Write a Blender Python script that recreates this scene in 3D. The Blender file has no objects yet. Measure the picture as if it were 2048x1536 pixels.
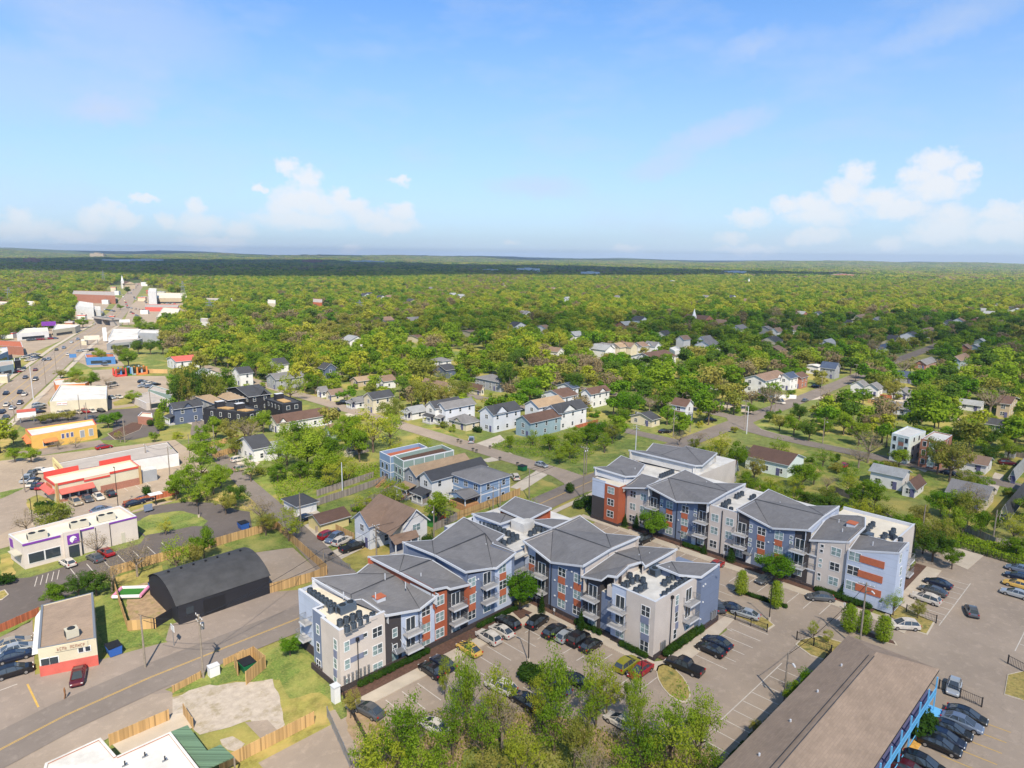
import bpy,bmesh,math,random
from mathutils import Vector
sc=bpy.context.scene
R=math.radians
rnd=random.Random(7)
# ---------------------------------------------------------------- camera
H,F=60.0,1366.0
PITCH,ROLL,HEAD=R(10.45),R(0.7),R(45)
cam=bpy.data.cameras.new("camera");cam_o=bpy.data.objects.new("camera",cam)
sc.collection.objects.link(cam_o);sc.camera=cam_o
cam.sensor_width=36;cam.lens=36*F/2048;cam.clip_start=0.5;cam.clip_end=80000
cam_o.location=(0,0,H)
_f=Vector((math.cos(HEAD)*math.cos(PITCH),math.sin(HEAD)*math.cos(PITCH),-math.sin(PITCH)))
_r0=Vector((math.sin(HEAD),-math.cos(HEAD),0));_u0=_r0.cross(_f)
_r=_r0*math.cos(ROLL)+_u0*math.sin(ROLL);_u=_u0*math.cos(ROLL)-_r0*math.sin(ROLL)
from mathutils import Matrix
cam_o.matrix_world=Matrix(((_r.x,_u.x,-_f.x,0),(_r.y,_u.y,-_f.y,0),(_r.z,_u.z,-_f.z,H),(0,0,0,1)))
# ---------------------------------------------------------------- sky, sun, exposure
SUN_EL=49.0;SUN_AZ=235.5
w=bpy.data.worlds.new("World");sc.world=w;w.use_nodes=True
nt=w.node_tree;N=nt.nodes;L=nt.links;N.clear()
out=N.new('ShaderNodeOutputWorld');bg=N.new('ShaderNodeBackground');sky=N.new('ShaderNodeTexSky')
sky.sky_type='NISHITA';sky.sun_disc=False;sky.sun_elevation=R(SUN_EL)
sky.sun_rotation=R(90-SUN_AZ);sky.altitude=100;sky.air_density=1.0;sky.dust_density=0.6;sky.ozone_density=2.5
def wmath(op,a,b=None,c=None,clamp=False):
 n=N.new('ShaderNodeMath');n.operation=op;n.use_clamp=clamp
 for i,v in enumerate((a,b,c)):
  if v is None:continue
  if isinstance(v,(int,float)):n.inputs[i].default_value=v
  else:L.new(v,n.inputs[i])
 return n.outputs[0]
tc=N.new('ShaderNodeTexCoord');vr=N.new('ShaderNodeVectorRotate');vr.rotation_type='Z_AXIS'
vr.inputs['Angle'].default_value=-HEAD
L.new(tc.outputs['Generated'],vr.inputs['Vector'])
sep=N.new('ShaderNodeSeparateXYZ');L.new(vr.outputs[0],sep.inputs[0])
az=wmath('MULTIPLY',wmath('ARCTAN2',sep.outputs['Y'],sep.outputs['X']),-57.2958)
el=wmath('MULTIPLY',wmath('ARCSINE',sep.outputs['Z']),57.2958)
comb=N.new('ShaderNodeCombineXYZ');L.new(az,comb.inputs[0]);L.new(el,comb.inputs[1])
def noise(vec,scale,detail=6,rough=.55,sx=1,sy=1,off=0):
 m=N.new('ShaderNodeMapping');m.inputs['Scale'].default_value=(sx,sy,1);m.inputs['Location'].default_value=(off,off*.7,0)
 L.new(vec,m.inputs[0]);n=N.new('ShaderNodeTexNoise');n.inputs['Scale'].default_value=scale
 n.inputs['Detail'].default_value=detail;n.inputs['Roughness'].default_value=rough;L.new(m.outputs[0],n.inputs['Vector'])
 return n.outputs[0]
def skydir(px,py):
 d=_f+_r*((px-1024)/F)+_u*((768-py)/F);return HEADd-math.degrees(math.atan2(d.y,d.x)),math.degrees(math.atan2(d.z,math.hypot(d.x,d.y)))
HEADd=45
CUM=[(575,335,.9,.8),(612,355,1.2,1.1),(600,400,2.3,1.3),(650,410,1.8,1),(700,415,1.6,.8),(740,435,1.8,.8),(800,425,1.4,.9),(780,450,2.5,.8),(600,440,4,.8),(680,395,.8,.8),(560,420,1.2,.9),(390,415,.8,.8),(400,450,1.8,1),(480,460,1.2,.7),(430,485,2.5,.5),(330,440,.8,.7),(220,420,1,.8),(190,440,1.2,1),(250,440,1,.8),(40,435,1,.7),(60,460,2.4,.8),(130,470,2.5,.6),(290,398,1.1,.35),(435,495,.9,.4),(700,497,.9,.4),(520,378,.5,.4),(800,362,.9,.45),(1715,350,1.1,1.1),(1690,385,1.5,1.2),(1620,410,1.6,.9),(1570,410,1.3,.7),(1500,435,1.7,.7),(1640,430,2.6,.9),(1460,475,1.2,.6),(1640,470,2,.7),(1590,478,.7,.6),(1760,400,1.6,1),(1870,325,1.6,1.1),(1840,350,1.5,.8),(1930,345,.9,.8),(1870,375,2.2,1),(1800,415,2.4,.9),(1900,440,1.9,1.2),(1880,465,2.4,.9),(2010,425,1.6,.8),(2040,455,2,1),(1780,490,.9,.5),(1990,460,2,.8),(1250,497,1.2,.35),(1020,485,.8,.3),(1500,500,2.5,.4)]
wob=N.new('ShaderNodeTexNoise');wob.inputs['Scale'].default_value=1.1;wob.inputs['Detail'].default_value=7;wob.inputs['Roughness'].default_value=.62
L.new(comb.outputs[0],wob.inputs['Vector'])
wv=N.new('ShaderNodeVectorMath');wv.operation='MULTIPLY_ADD';L.new(wob.outputs['Color'],wv.inputs[0])
wv.inputs[1].default_value=(2.2,1.6,0);wv.inputs[2].default_value=(-1.1,-.8,0)
wa=N.new('ShaderNodeVectorMath');L.new(comb.outputs[0],wa.inputs[0]);L.new(wv.outputs[0],wa.inputs[1])
s2=N.new('ShaderNodeSeparateXYZ');L.new(wa.outputs[0],s2.inputs[0])
cov=None
for(ca,ce,hw,hh)in CUM:
 ca,ce=skydir(ca,ce);dx=wmath('DIVIDE',wmath('SUBTRACT',s2.outputs[0],ca),hw*1.15);dy=wmath('DIVIDE',wmath('SUBTRACT',s2.outputs[1],ce),hh*1.1)
 d=wmath('SUBTRACT',1.0,wmath('ADD',wmath('MULTIPLY',dx,dx),wmath('MULTIPLY',dy,dy)))
 cov=d if cov is None else wmath('SMOOTH_MAX',cov,d,.35)
lump=noise(comb.outputs[0],.9,8,.6,1,1.3,3)
cum=wmath('MULTIPLY',wmath('ADD',cov,wmath('MULTIPLY',wmath('SUBTRACT',lump,.5),1.1)),1.15,clamp=True)
fade=wmath('MULTIPLY',el,.22,clamp=True)
cum=wmath('MULTIPLY',cum,wmath('MULTIPLY_ADD',fade,.5,.36))
ci1=noise(comb.outputs[0],.1,7,.55,1.0,2.6,11)
ci2=noise(comb.outputs[0],.33,7,.6,.8,2.2,5)
ci=wmath('MULTIPLY',wmath('SUBTRACT',wmath('ADD',ci1,wmath('MULTIPLY',ci2,.5)),.72),1.9,clamp=True)
ci=wmath('MULTIPLY',ci,.5)
def ell(ca,ce,hw,hh,k,rot=0.0):
 ca,ce=skydir(ca,ce)
 ax=wmath('SUBTRACT',s2.outputs[0],ca);ay=wmath('SUBTRACT',s2.outputs[1],ce)
 cx=wmath('ADD',wmath('MULTIPLY',ax,math.cos(rot)),wmath('MULTIPLY',ay,math.sin(rot)))
 cy=wmath('SUBTRACT',wmath('MULTIPLY',ay,math.cos(rot)),wmath('MULTIPLY',ax,math.sin(rot)))
 dx=wmath('DIVIDE',cx,hw);dy=wmath('DIVIDE',cy,hh)
 return wmath('MULTIPLY',wmath('SUBTRACT',1.0,wmath('ADD',wmath('MULTIPLY',dx,dx),wmath('MULTIPLY',dy,dy)),clamp=True),k)
for e_ in((1430,265,5.5,1.3,.6,.3),(1320,335,3.2,1.1,.5,.2),(225,222,3.4,1.2,.45,.15),(250,40,9,3.5,.4,-.15),(1080,375,5,1.1,.4,0),(1750,110,7,1.0,.12,.3),(1500,90,3,1,.25,.3),(60,160,9,3,.3,.1),(1950,20,6,1.5,.3,.3)):ci=wmath('ADD',ci,ell(*e_))
ci=wmath('MINIMUM',ci,.75)
grad=N.new('ShaderNodeMapRange');grad.inputs['From Min'].default_value=-2;grad.inputs['From Max'].default_value=21
grad.inputs['To Min'].default_value=.85;grad.inputs['To Max'].default_value=.0;L.new(el,grad.inputs['Value'])
hsv=N.new('ShaderNodeHueSaturation');hsv.inputs['Saturation'].default_value=1.12;hsv.inputs['Value'].default_value=1.0;L.new(sky.outputs[0],hsv.inputs['Color'])
def wmix(f,a,b):
 m=N.new('ShaderNodeMix');m.data_type='RGBA';L.new(f,m.inputs[0])
 for i,v in((6,a),(7,b)):
  if isinstance(v,tuple):m.inputs[i].default_value=v
  else:L.new(v,m.inputs[i])
 return m.outputs[2]
tint=N.new('ShaderNodeMix');tint.data_type='RGBA';tint.blend_type='MULTIPLY';tint.inputs[0].default_value=1;L.new(hsv.outputs[0],tint.inputs[6]);tint.inputs[7].default_value=(.36,.49,.60,1)
c1=wmix(grad.outputs[0],tint.outputs[2],(1.55,1.82,2.34,1))
c2=wmix(ci,c1,(1.75,2.0,2.5,1))
c3=wmix(cum,c2,(2.55,2.58,2.66,1))
L.new(c3,bg.inputs['Color']);bg.inputs['Strength'].default_value=0.15
L.new(bg.outputs[0],out.inputs['Surface'])
sl=bpy.data.lights.new("sun",'SUN');sl.energy=3.15;sl.angle=R(.8);sl.color=(1.0,.90,.73)
so=bpy.data.objects.new("sun",sl);sc.collection.objects.link(so)
sd=Vector((math.cos(R(SUN_AZ))*math.cos(R(SUN_EL)),math.sin(R(SUN_AZ))*math.cos(R(SUN_EL)),math.sin(R(SUN_EL))))
so.rotation_euler=sd.to_track_quat('Z','Y').to_euler()
sc.view_settings.view_transform='Standard';sc.view_settings.look='None';sc.view_settings.gamma=1
sc.view_settings.use_curve_mapping=False;sc.view_settings.exposure=1.27
cy=sc.cycles;cy.max_bounces=5;cy.diffuse_bounces=2;cy.glossy_bounces=2;cy.transmission_bounces=2;cy.transparent_max_bounces=6;cy.volume_bounces=0
cy.use_denoising=True
# ================================================================ helpers
def ray(px,py):
 u=(px-1024)/F;v=(768-py)/F
 return _f+_r*u+_u*v
def P(px,py,z=0.0):
 "the point of the level z that the photo shows at this pixel"
 d=ray(px,py);t=(z-H)/d.z
 return(d.x*t,d.y*t)
def onx(px,py,x):
 d=ray(px,py);t=x/d.x;return(d.y*t,H+d.z*t)
def ony(px,py,y):
 d=ray(px,py);t=y/d.y;return(d.x*t,H+d.z*t)
def I(x,y,z):
 p=Vector((x,y,z-H));f=p.dot(_f)
 if f<.1:return(-9999,-9999)
 return(1024+F*p.dot(_r)/f,768-F*p.dot(_u)/f)
def height(bx,by,ty):
 x,y=P(bx,by);lo,hi=0,59
 for _ in range(30):
  m=(lo+hi)/2
  if I(x,y,m)[1]>ty:lo=m
  else:hi=m
 return lo
MATS={}
def srgb(h):
 h=h.lstrip('#');c=[int(h[i:i+2],16)/255 for i in(0,2,4)]
 return tuple(x/12.92 if x<=.04045 else((x+.055)/1.055)**2.4 for x in c)
def mat(name,col,rough=.8,metal=0.0,noise=None,kind=None,col2=None,world=True,spec=.3,coat=0,emit=None,sc2=1.0):
 if name in MATS:return MATS[name]
 if isinstance(col,str):col=srgb(col)
 if isinstance(col2,str):col2=srgb(col2)
 m=bpy.data.materials.new(name);m.use_nodes=True;nt=m.node_tree;b=nt.nodes['Principled BSDF']
 b.inputs['Base Color'].default_value=(*col,1);b.inputs['Roughness'].default_value=rough;b.inputs['Metallic'].default_value=metal
 b.inputs['Specular IOR Level'].default_value=spec;b.inputs['Coat Weight'].default_value=coat
 n_=nt.nodes.new;l_=nt.links.new
 if noise or kind:
  if world:g=n_('ShaderNodeNewGeometry');vec=g.outputs['Position']
  else:g=n_('ShaderNodeTexCoord');vec=g.outputs['Object']
  def ns(scale,det=4,vec=vec,rough=.6):
   t=n_('ShaderNodeTexNoise');t.inputs['Scale'].default_value=scale;t.inputs['Detail'].default_value=det;t.inputs['Roughness'].default_value=rough
   l_(vec,t.inputs['Vector']);return t.outputs[0]
  def mx(f,a,bb):
   x=n_('ShaderNodeMix');x.data_type='RGBA'
   if isinstance(f,float):x.inputs[0].default_value=f
   else:l_(f,x.inputs[0])
   for i,v in((6,a),(7,bb)):
    if isinstance(v,tuple):x.inputs[i].default_value=(*v[:3],1)
    else:l_(v,x.inputs[i])
   return x.outputs[2]
  def rng(v,a,bb,c=0.,d=1.):
   x=n_('ShaderNodeMapRange');l_(v,x.inputs[0]);x.inputs[1].default_value=a;x.inputs[2].default_value=bb;x.inputs[3].default_value=c;x.inputs[4].default_value=d;return x.outputs[0]
  def mt(op,a,bb=0.):
   x=n_('ShaderNodeMath');x.operation=op
   for i,v in enumerate((a,bb)):
    if isinstance(v,(int,float)):x.inputs[i].default_value=v
    else:l_(v,x.inputs[i])
   return x.outputs[0]
  dk=tuple(c*.6 for c in col);lt=tuple(min(1,c*1.35)for c in col)
  c=None
  if kind=='grass':
   c2=col2 or(.30,.25,.07)
   c=mx(rng(ns(.55,6),.38,.62),col,tuple(x*.62 for x in col));c=mx(rng(ns(.13*sc2,6),.47,.63),c,c2);c=mx(rng(ns(3.0,3),.45,.75,0,.45),c,(.36,.34,.10))
  elif kind=='asphalt':
   c=mx(rng(ns(.09,6),.38,.66),col,tuple(x*.80 for x in col));c=mx(rng(ns(.7,8,rough=.7),.52,.72,0,.55),c,lt);c=mx(rng(ns(.32,8,rough=.8),.60,.70,0,.5),c,dk);c=mx(rng(ns(14,2),.4,.7,0,.12),c,dk)
   v=n_('ShaderNodeTexVoronoi');v.feature='DISTANCE_TO_EDGE';v.inputs['Scale'].default_value=.07;l_(vec,v.inputs['Vector'])
   vn=n_('ShaderNodeVectorMath');vn.operation='ADD';t=n_('ShaderNodeTexNoise');t.inputs['Scale'].default_value=.6;l_(vec,t.inputs['Vector']);vm=n_('ShaderNodeVectorMath');vm.operation='SCALE';vm.inputs['Scale'].default_value=2.0;l_(t.outputs['Color'],vm.inputs[0]);l_(vec,vn.inputs[0]);l_(vm.outputs[0],vn.inputs[1]);l_(vn.outputs[0],v.inputs['Vector'])
   c=mx(rng(v.outputs['Distance'],0,.006,.3,0),c,dk)
  elif kind=='shingle':
   c=mx(rng(ns(.35,5),.3,.7),tuple(x*.88 for x in col),tuple(x*1.12 for x in col))
   br=n_('ShaderNodeTexBrick');br.inputs['Scale'].default_value=1.0;br.inputs['Brick Width'].default_value=.9;br.inputs['Row Height'].default_value=.28;br.inputs['Mortar Size'].default_value=.02
   br.inputs['Color1'].default_value=(.72,.72,.72,1);br.inputs['Color2'].default_value=(1.12,1.12,1.12,1);br.inputs['Mortar'].default_value=(.6,.6,.6,1);l_(vec,br.inputs['Vector'])
   x=n_('ShaderNodeMix');x.data_type='RGBA';x.blend_type='MULTIPLY';x.inputs[0].default_value=.35;l_(c,x.inputs[6]);l_(br.outputs[0],x.inputs[7]);c=x.outputs[2]
   c=mx(rng(ns(.9,6,rough=.7),.55,.75,0,.2),c,lt)
  elif kind in('siding','panel','brick'):
   s=n_('ShaderNodeSeparateXYZ');l_(vec,s.inputs[0])
   c=mx(rng(ns(.3,4),.3,.7),tuple(x*.9 for x in col),tuple(min(1,x*1.06)for x in col))
   per={'siding':.22,'panel':1.45,'brick':.16}[kind]
   fr=mt('FRACT',mt('DIVIDE',s.outputs[2],per));ln=rng(fr,0,.16 if kind!='panel' else .05,.55,0)
   c=mx(ln,c,tuple(x*.55 for x in col))
   if kind=='panel':
    fr2=mt('FRACT',mt('DIVIDE',mt('ADD',s.outputs[0],s.outputs[1]),2.9));c=mx(rng(fr2,0,.025,.5,0),c,tuple(x*.55 for x in col))
   if kind=='brick':
    c=mx(rng(ns(6,3),.4,.7),c,col2 or lt)
  elif kind=='planks':
   s=n_('ShaderNodeSeparateXYZ');l_(vec,s.inputs[0]);ad=mt('ADD',s.outputs[0],mt('MULTIPLY',s.outputs[1],1.0))
   wn=n_('ShaderNodeTexWhiteNoise');wn.noise_dimensions='1D';l_(mt('FLOOR',mt('MULTIPLY',ad,5.)),wn.inputs['W']);c=mx(wn.outputs[0],tuple(x*.72 for x in col),lt)
   c=mx(rng(mt('FRACT',mt('DIVIDE',ad,2.4)),0,.05,.8,0),c,tuple(x*.45 for x in col))
  else:
   sc_,am=noise
   c=mx(rng(ns(sc_,5),.32,.68),tuple(x*(1-am)for x in col),tuple(min(1,x*(1+am))for x in col))
   if col2:c=mx(rng(ns(sc_*.37,6,rough=.7),.52,.66),c,col2)
  l_(c,b.inputs['Base Color'])
 if emit:b.inputs['Emission Color'].default_value=(*emit,1);b.inputs['Emission Strength'].default_value=1
 MATS[name]=m;return m
def foliage(name,cols,rough=.7):
 m=bpy.data.materials.new(name);m.use_nodes=True;nt=m.node_tree;nt.nodes.clear();n_=nt.nodes.new;l_=nt.links.new
 o=n_('ShaderNodeOutputMaterial');oi=n_('ShaderNodeObjectInfo');g=n_('ShaderNodeNewGeometry')
 t=n_('ShaderNodeTexNoise');t.inputs['Scale'].default_value=.45;t.inputs['Detail'].default_value=4;l_(g.outputs['Position'],t.inputs['Vector'])
 wn=n_('ShaderNodeTexNoise');wn.inputs['Scale'].default_value=5.0;l_(g.outputs['Position'],wn.inputs['Vector'])
 a=n_('ShaderNodeMath');a.operation='MULTIPLY_ADD';l_(t.outputs[0],a.inputs[0]);a.inputs[1].default_value=.9;a.inputs[2].default_value=-.45
 a2=n_('ShaderNodeMath');a2.operation='ADD';l_(a.outputs[0],a2.inputs[0]);rs_=n_('ShaderNodeMapRange');rs_.inputs[3].default_value=.12;rs_.inputs[4].default_value=.88;l_(oi.outputs['Random'],rs_.inputs[0]);l_(rs_.outputs[0],a2.inputs[1])
 a3=n_('ShaderNodeMath');a3.operation='MULTIPLY_ADD';l_(wn.outputs[0],a3.inputs[0]);a3.inputs[1].default_value=.5;l_(a2.outputs[0],a3.inputs[2])
 a4=n_('ShaderNodeMath');a4.operation='SUBTRACT';l_(a3.outputs[0],a4.inputs[0]);a4.inputs[1].default_value=.25
 cr=n_('ShaderNodeValToRGB');l_(a4.outputs[0],cr.inputs[0])
 while len(cr.color_ramp.elements)<len(cols):cr.color_ramp.elements.new(.5)
 for i,c in enumerate(cols):
  cr.color_ramp.elements[i].position=i/(len(cols)-1);cr.color_ramp.elements[i].color=(*c,1)
 d=n_('ShaderNodeBsdfDiffuse');tr=n_('ShaderNodeBsdfTranslucent');mx=n_('ShaderNodeMixShader');mx.inputs[0].default_value=.48
 l_(cr.outputs[0],d.inputs[0]);l_(cr.outputs[0],tr.inputs[0]);l_(d.outputs[0],mx.inputs[1]);l_(tr.outputs[0],mx.inputs[2]);l_(mx.outputs[0],o.inputs[0])
 MATS[name]=m;return m
class M:
 def __init__(s):s.v=[];s.f=[];s.m=[];s.ml=[]
 def mi(s,m):
  m=MATS[m]if isinstance(m,str)else m
  if m not in s.ml:s.ml.append(m)
  return s.ml.index(m)
 def poly(s,pts,m):
  i=len(s.v);s.v+=[tuple(p)for p in pts];s.f.append(tuple(range(i,i+len(pts))));s.m.append(s.mi(m));return s
 def box(s,x0,x1,y0,y1,z0,z1,m,top=None):
  if x1<x0:x0,x1=x1,x0
  if y1<y0:y0,y1=y1,y0
  return s.prism([(x0,y0),(x1,y0),(x1,y1),(x0,y1)],z0,z1,m,top)
 def prism(s,pl,z0,z1,m,top=None):
  a=sum(pl[i][0]*pl[(i+1)%len(pl)][1]-pl[(i+1)%len(pl)][0]*pl[i][1]for i in range(len(pl)))
  if a<0:pl=pl[::-1]
  i=len(s.v);n=len(pl);s.v+=[(p[0],p[1],z0)for p in pl]+[(p[0],p[1],z1)for p in pl];k=s.mi(m);kt=s.mi(top)if top else k
  s.f.append(tuple(range(i+n-1,i-1,-1)));s.m.append(k);s.f.append(tuple(range(i+n,i+2*n)));s.m.append(kt)
  for j in range(n):s.f.append((i+j,i+(j+1)%n,i+n+(j+1)%n,i+n+j));s.m.append(k)
  return s
 def obox(s,c,sx,sy,z0,z1,ang,m,top=None):
  ca,sa=math.cos(ang),math.sin(ang)
  return s.prism([(c[0]+dx*ca-dy*sa,c[1]+dx*sa+dy*ca)for dx,dy in((-sx/2,-sy/2),(sx/2,-sy/2),(sx/2,sy/2),(-sx/2,sy/2))],z0,z1,m,top)
 def tube(s,p0,p1,r0,r1,m,n=8,cap=True):
  p0=Vector(p0);p1=Vector(p1);d=(p1-p0).normalized();a=d.orthogonal().normalized();b=d.cross(a);i=len(s.v);k=s.mi(m)
  for p,r in((p0,r0),(p1,r1)):
   for j in range(n):
    t=2*math.pi*j/n;s.v.append(tuple(p+(a*math.cos(t)+b*math.sin(t))*r))
  for j in range(n):s.f.append((i+j,i+(j+1)%n,i+n+(j+1)%n,i+n+j));s.m.append(k)
  if cap:s.f.append(tuple(range(i+n-1,i-1,-1)));s.m.append(k);s.f.append(tuple(range(i+n,i+2*n)));s.m.append(k)
  return s
 def rings(s,rs,m,cap=True,mf=None):
  i=len(s.v);n=len(rs[0])
  for r in rs:s.v+=[tuple(p)for p in r]
  for a in range(len(rs)-1):
   for j in range(n):
    s.f.append((i+a*n+j,i+a*n+(j+1)%n,i+(a+1)*n+(j+1)%n,i+(a+1)*n+j));s.m.append(s.mi(mf(a,j)if mf else m))
  if cap:s.f.append(tuple(range(i+n-1,i-1,-1)));s.m.append(s.mi(m));k=i+(len(rs)-1)*n;s.f.append(tuple(range(k,k+n)));s.m.append(s.mi(m))
  return s
 def build(s,name,parent=None,smooth=False):
  off=Vector((0,0,0));q=parent
  while q is not None:off+=q.location;q=q.parent
  me=bpy.data.meshes.new(name);me.from_pydata([(a-off.x,b-off.y,c-off.z)for a,b,c in s.v],[],s.f)
  for m in s.ml:me.materials.append(m)
  me.polygons.foreach_set('material_index',s.m)
  if smooth:me.polygons.foreach_set('use_smooth',[True]*len(s.f))
  me.update();o=bpy.data.objects.new(name,me);sc.collection.objects.link(o)
  if parent:o.parent=parent
  return o
LABELS={}
def tag(o,label=None,cat=None,group=None,kind=None):
 if label:o['label']=label;LABELS.setdefault(label,[]).append(o)
 if cat:o['category']=cat
 if group:o['group']=group
 if kind:o['kind']=kind
 return o
def T(name,label,cat,loc=(0,0,0),group=None):
 o=bpy.data.objects.new(name,None);sc.collection.objects.link(o);o.location=loc if len(loc)==3 else(*loc,0);o.empty_display_size=.3
 return tag(o,label,cat,group)
KIDS={}
def copy_tree(o,parent=None):
 c=o.copy();sc.collection.objects.link(c)
 if parent:c.parent=parent;
 for ch in KIDS.get(o.name)or KIDS.setdefault(o.name,list(o.children)):copy_tree(ch,c)
 return c
FOOT=[]
SHOW=[]
MARKS=[]
def show(pts,z=0,keep=1.0):
 ps=[I(*p)for p in pts];xs=[p[0]for p in ps];ys=[p[1]for p in ps]
 d=min(math.hypot(p[0],p[1])for p in pts)
 SHOW.append((min(xs),max(xs),min(ys),max(ys),d))
def dist(x,y):return math.hypot(x,y)
# ---------------------------------------------------------------- materials
mat('shingle_gray',(.165,.160,.165),.9,kind='shingle');mat('shingle_dark',(.05,.052,.060),.9,kind='shingle');mat('shingle_brown',(.20,.135,.10),.9,kind='shingle')
mat('shingle_tan',(.30,.215,.14),.9,kind='shingle');mat('shingle_umber',(.11,.065,.05),.9,kind='shingle');mat('shingle_motel',(.275,.205,.155),.9,kind='shingle');mat('shingle_light',(.26,.27,.28),.9,kind='shingle');mat('shingle_navy',(.05,.07,.12),.9,kind='shingle')
mat('fascia',(.52,.53,.56),.5);mat('roof_white',(.56,.54,.51),.7,noise=(.4,.14),col2=(.44,.42,.39));mat('roof_cream',(.62,.56,.46),.7,noise=(.35,.1),col2=(.60,.54,.44))
mat('cream',(.55,.485,.435),.8,kind='siding');mat('lightblue',(.44,.49,.60),.75,kind='panel');mat('slate',(.155,.19,.275),.75,kind='panel');mat('slatepanel',(.17,.19,.27),.75)
mat('darkbrown',(.055,.048,.05),.85,kind='siding');mat('rustred',(.36,.095,.045),.8,kind='siding');mat('rustpanel',(.40,.115,.055),.8,noise=(2.,.1));mat('plinth',(.045,.035,.036),.85,kind='brick',col2=(.07,.055,.055))
mat('trim_white',(.66,.66,.66),.5);mat('glass_dark',(.03,.04,.05),.12,spec=.6);mat('glass_blind',(.22,.30,.30),.18,spec=.6,noise=(1.3,.35),col2=(.08,.1,.11));mat('metal_gray',(.30,.31,.33),.45,.6);mat('metal_dark',(.03,.03,.035),.5,.5)
mat('deck_gray',(.38,.37,.37),.7);mat('black',(.012,.012,.014),.6);mat('ac_blue',(.075,.10,.135),.55);mat('ac_grille',(.02,.025,.03),.7);mat('ac_tan',(.45,.42,.34),.6)
mat('white_wall',(.64,.63,.62),.75,kind='siding');mat('lav_wall',(.56,.58,.63),.75,kind='siding');mat('blue_wall',(.22,.31,.46),.75,kind='siding');mat('navy_wall',(.09,.115,.18),.75,kind='siding');mat('black_wall',(.022,.022,.028),.75,kind='siding');mat('green_wall',(.26,.34,.30),.75,kind='siding')
mat('gray_wall',(.30,.31,.33),.75,kind='siding');mat('cream_wall',(.55,.49,.36),.75,kind='siding');mat('tan_wall',(.42,.34,.24),.75,kind='siding');mat('teal_wall',(.27,.36,.40),.75,kind='siding');mat('brick_wall',(.29,.13,.09),.85,kind='brick');mat('yellow_wall',(.66,.55,.26),.75,kind='siding');mat('white_brick',(.58,.63,.60),.8,kind='brick')
mat('gold_wall',(.66,.40,.10),.75,noise=(.5,.06));mat('purple',(.17,.04,.30),.5);mat('red_trim',(.52,.06,.045),.5);mat('red_roof',(.50,.11,.085),.6,noise=(.6,.12));mat('orange',(.60,.19,.06),.6);mat('sky_rail',(.13,.42,.72),.5);mat('mauve',(.10,.10,.20),.8)
mat('roof_pale',(.36,.32,.29),.8,noise=(.3,.12));mat('green_roof',(.10,.165,.105),.6,kind='planks');mat('fence_new',(.41,.26,.115),.8,kind='planks');mat('fence_old',(.26,.22,.19),.9,kind='planks');mat('fence_red',(.36,.11,.055),.8,kind='planks');mat('wood',(.42,.22,.10),.8,noise=(2,.2));mat('timber_gray',(.24,.20,.16),.9,noise=(2,.2));mat('blue_trim',(.07,.19,.42),.5)
mat('rubber',(.015,.015,.016),.9);mat('rim',(.45,.46,.48),.3,.8);mat('car_glass',(.04,.05,.06),.04,spec=.8);mat('lamp_red',(.4,.01,.01),.3);mat('lamp_clear',(.75,.75,.72),.2);mat('bark',(.115,.085,.06),.95,noise=(2,.25));mat('bark_pale',(.24,.19,.145),.95,noise=(2,.25))
mat('concrete',(.43,.37,.30),.85,noise=(.4,.1),col2=(.42,.35,.28));mat('kerb',(.46,.40,.32),.85,noise=(.8,.1));mat('drive',(.46,.40,.33),.85,noise=(.3,.1));mat('paint_white',(.47,.43,.385),.7,noise=(1.5,.15));mat('paint_yellow',(.50,.32,.08),.7,noise=(1.5,.12))
mat('asphalt_road',(.20,.168,.147),.9,kind='asphalt');mat('asphalt_lot',(.31,.25,.20),.9,kind='asphalt');mat('asphalt_dark',(.125,.105,.096),.9,kind='asphalt');mat('asphalt_tan',(.36,.285,.215),.9,kind='asphalt');mat('asphalt_apron',(.265,.215,.18),.9,kind='asphalt')
mat('gravel',(.385,.33,.275),.95,noise=(1.1,.14),col2=(.27,.225,.15));mat('dirt',(.30,.21,.13),.95,noise=(1.1,.22),col2=(.20,.18,.06));mat('mulch',(.10,.055,.04),.95,noise=(3,.3));mat('straw',(.55,.30,.07),.95,noise=(3,.3))
mat('grass',(.155,.215,.035),.95,kind='grass');mat('lawn_green',(.125,.185,.035),.95,kind='grass',col2=(.26,.25,.07));mat('grass_dry',(.27,.245,.06),.95,kind='grass',col2=(.40,.29,.10));mat('turf',(.03,.15,.02),.9,noise=(1,.15))
foliage('leaf_green',[(0.099,0.187,0.016),(0.174,0.281,0.021),(0.255,0.358,0.028),(0.336,0.402,0.043)])
foliage('leaf_yellow',[(0.244,0.319,0.030),(0.336,0.385,0.035),(0.418,0.429,0.046),(0.476,0.440,0.068)])
foliage('leaf_dark',[(0.058,0.116,0.017),(0.093,0.171,0.023),(0.145,0.226,0.032)])
foliage('leaf_olive',[(0.168,0.204,0.033),(0.238,0.264,0.043),(0.325,0.308,0.062),(0.371,0.330,0.090)])
foliage('leaf_rich',[(0.087,0.204,0.013),(0.139,0.275,0.019),(0.197,0.336,0.027)])
foliage('leaf_bare',[(0.220,0.176,0.095),(0.290,0.226,0.123),(0.336,0.275,0.142)])
foliage('leaf_hedge',[(.03,.075,.012),(.05,.11,.018),(.07,.13,.02)])
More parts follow.
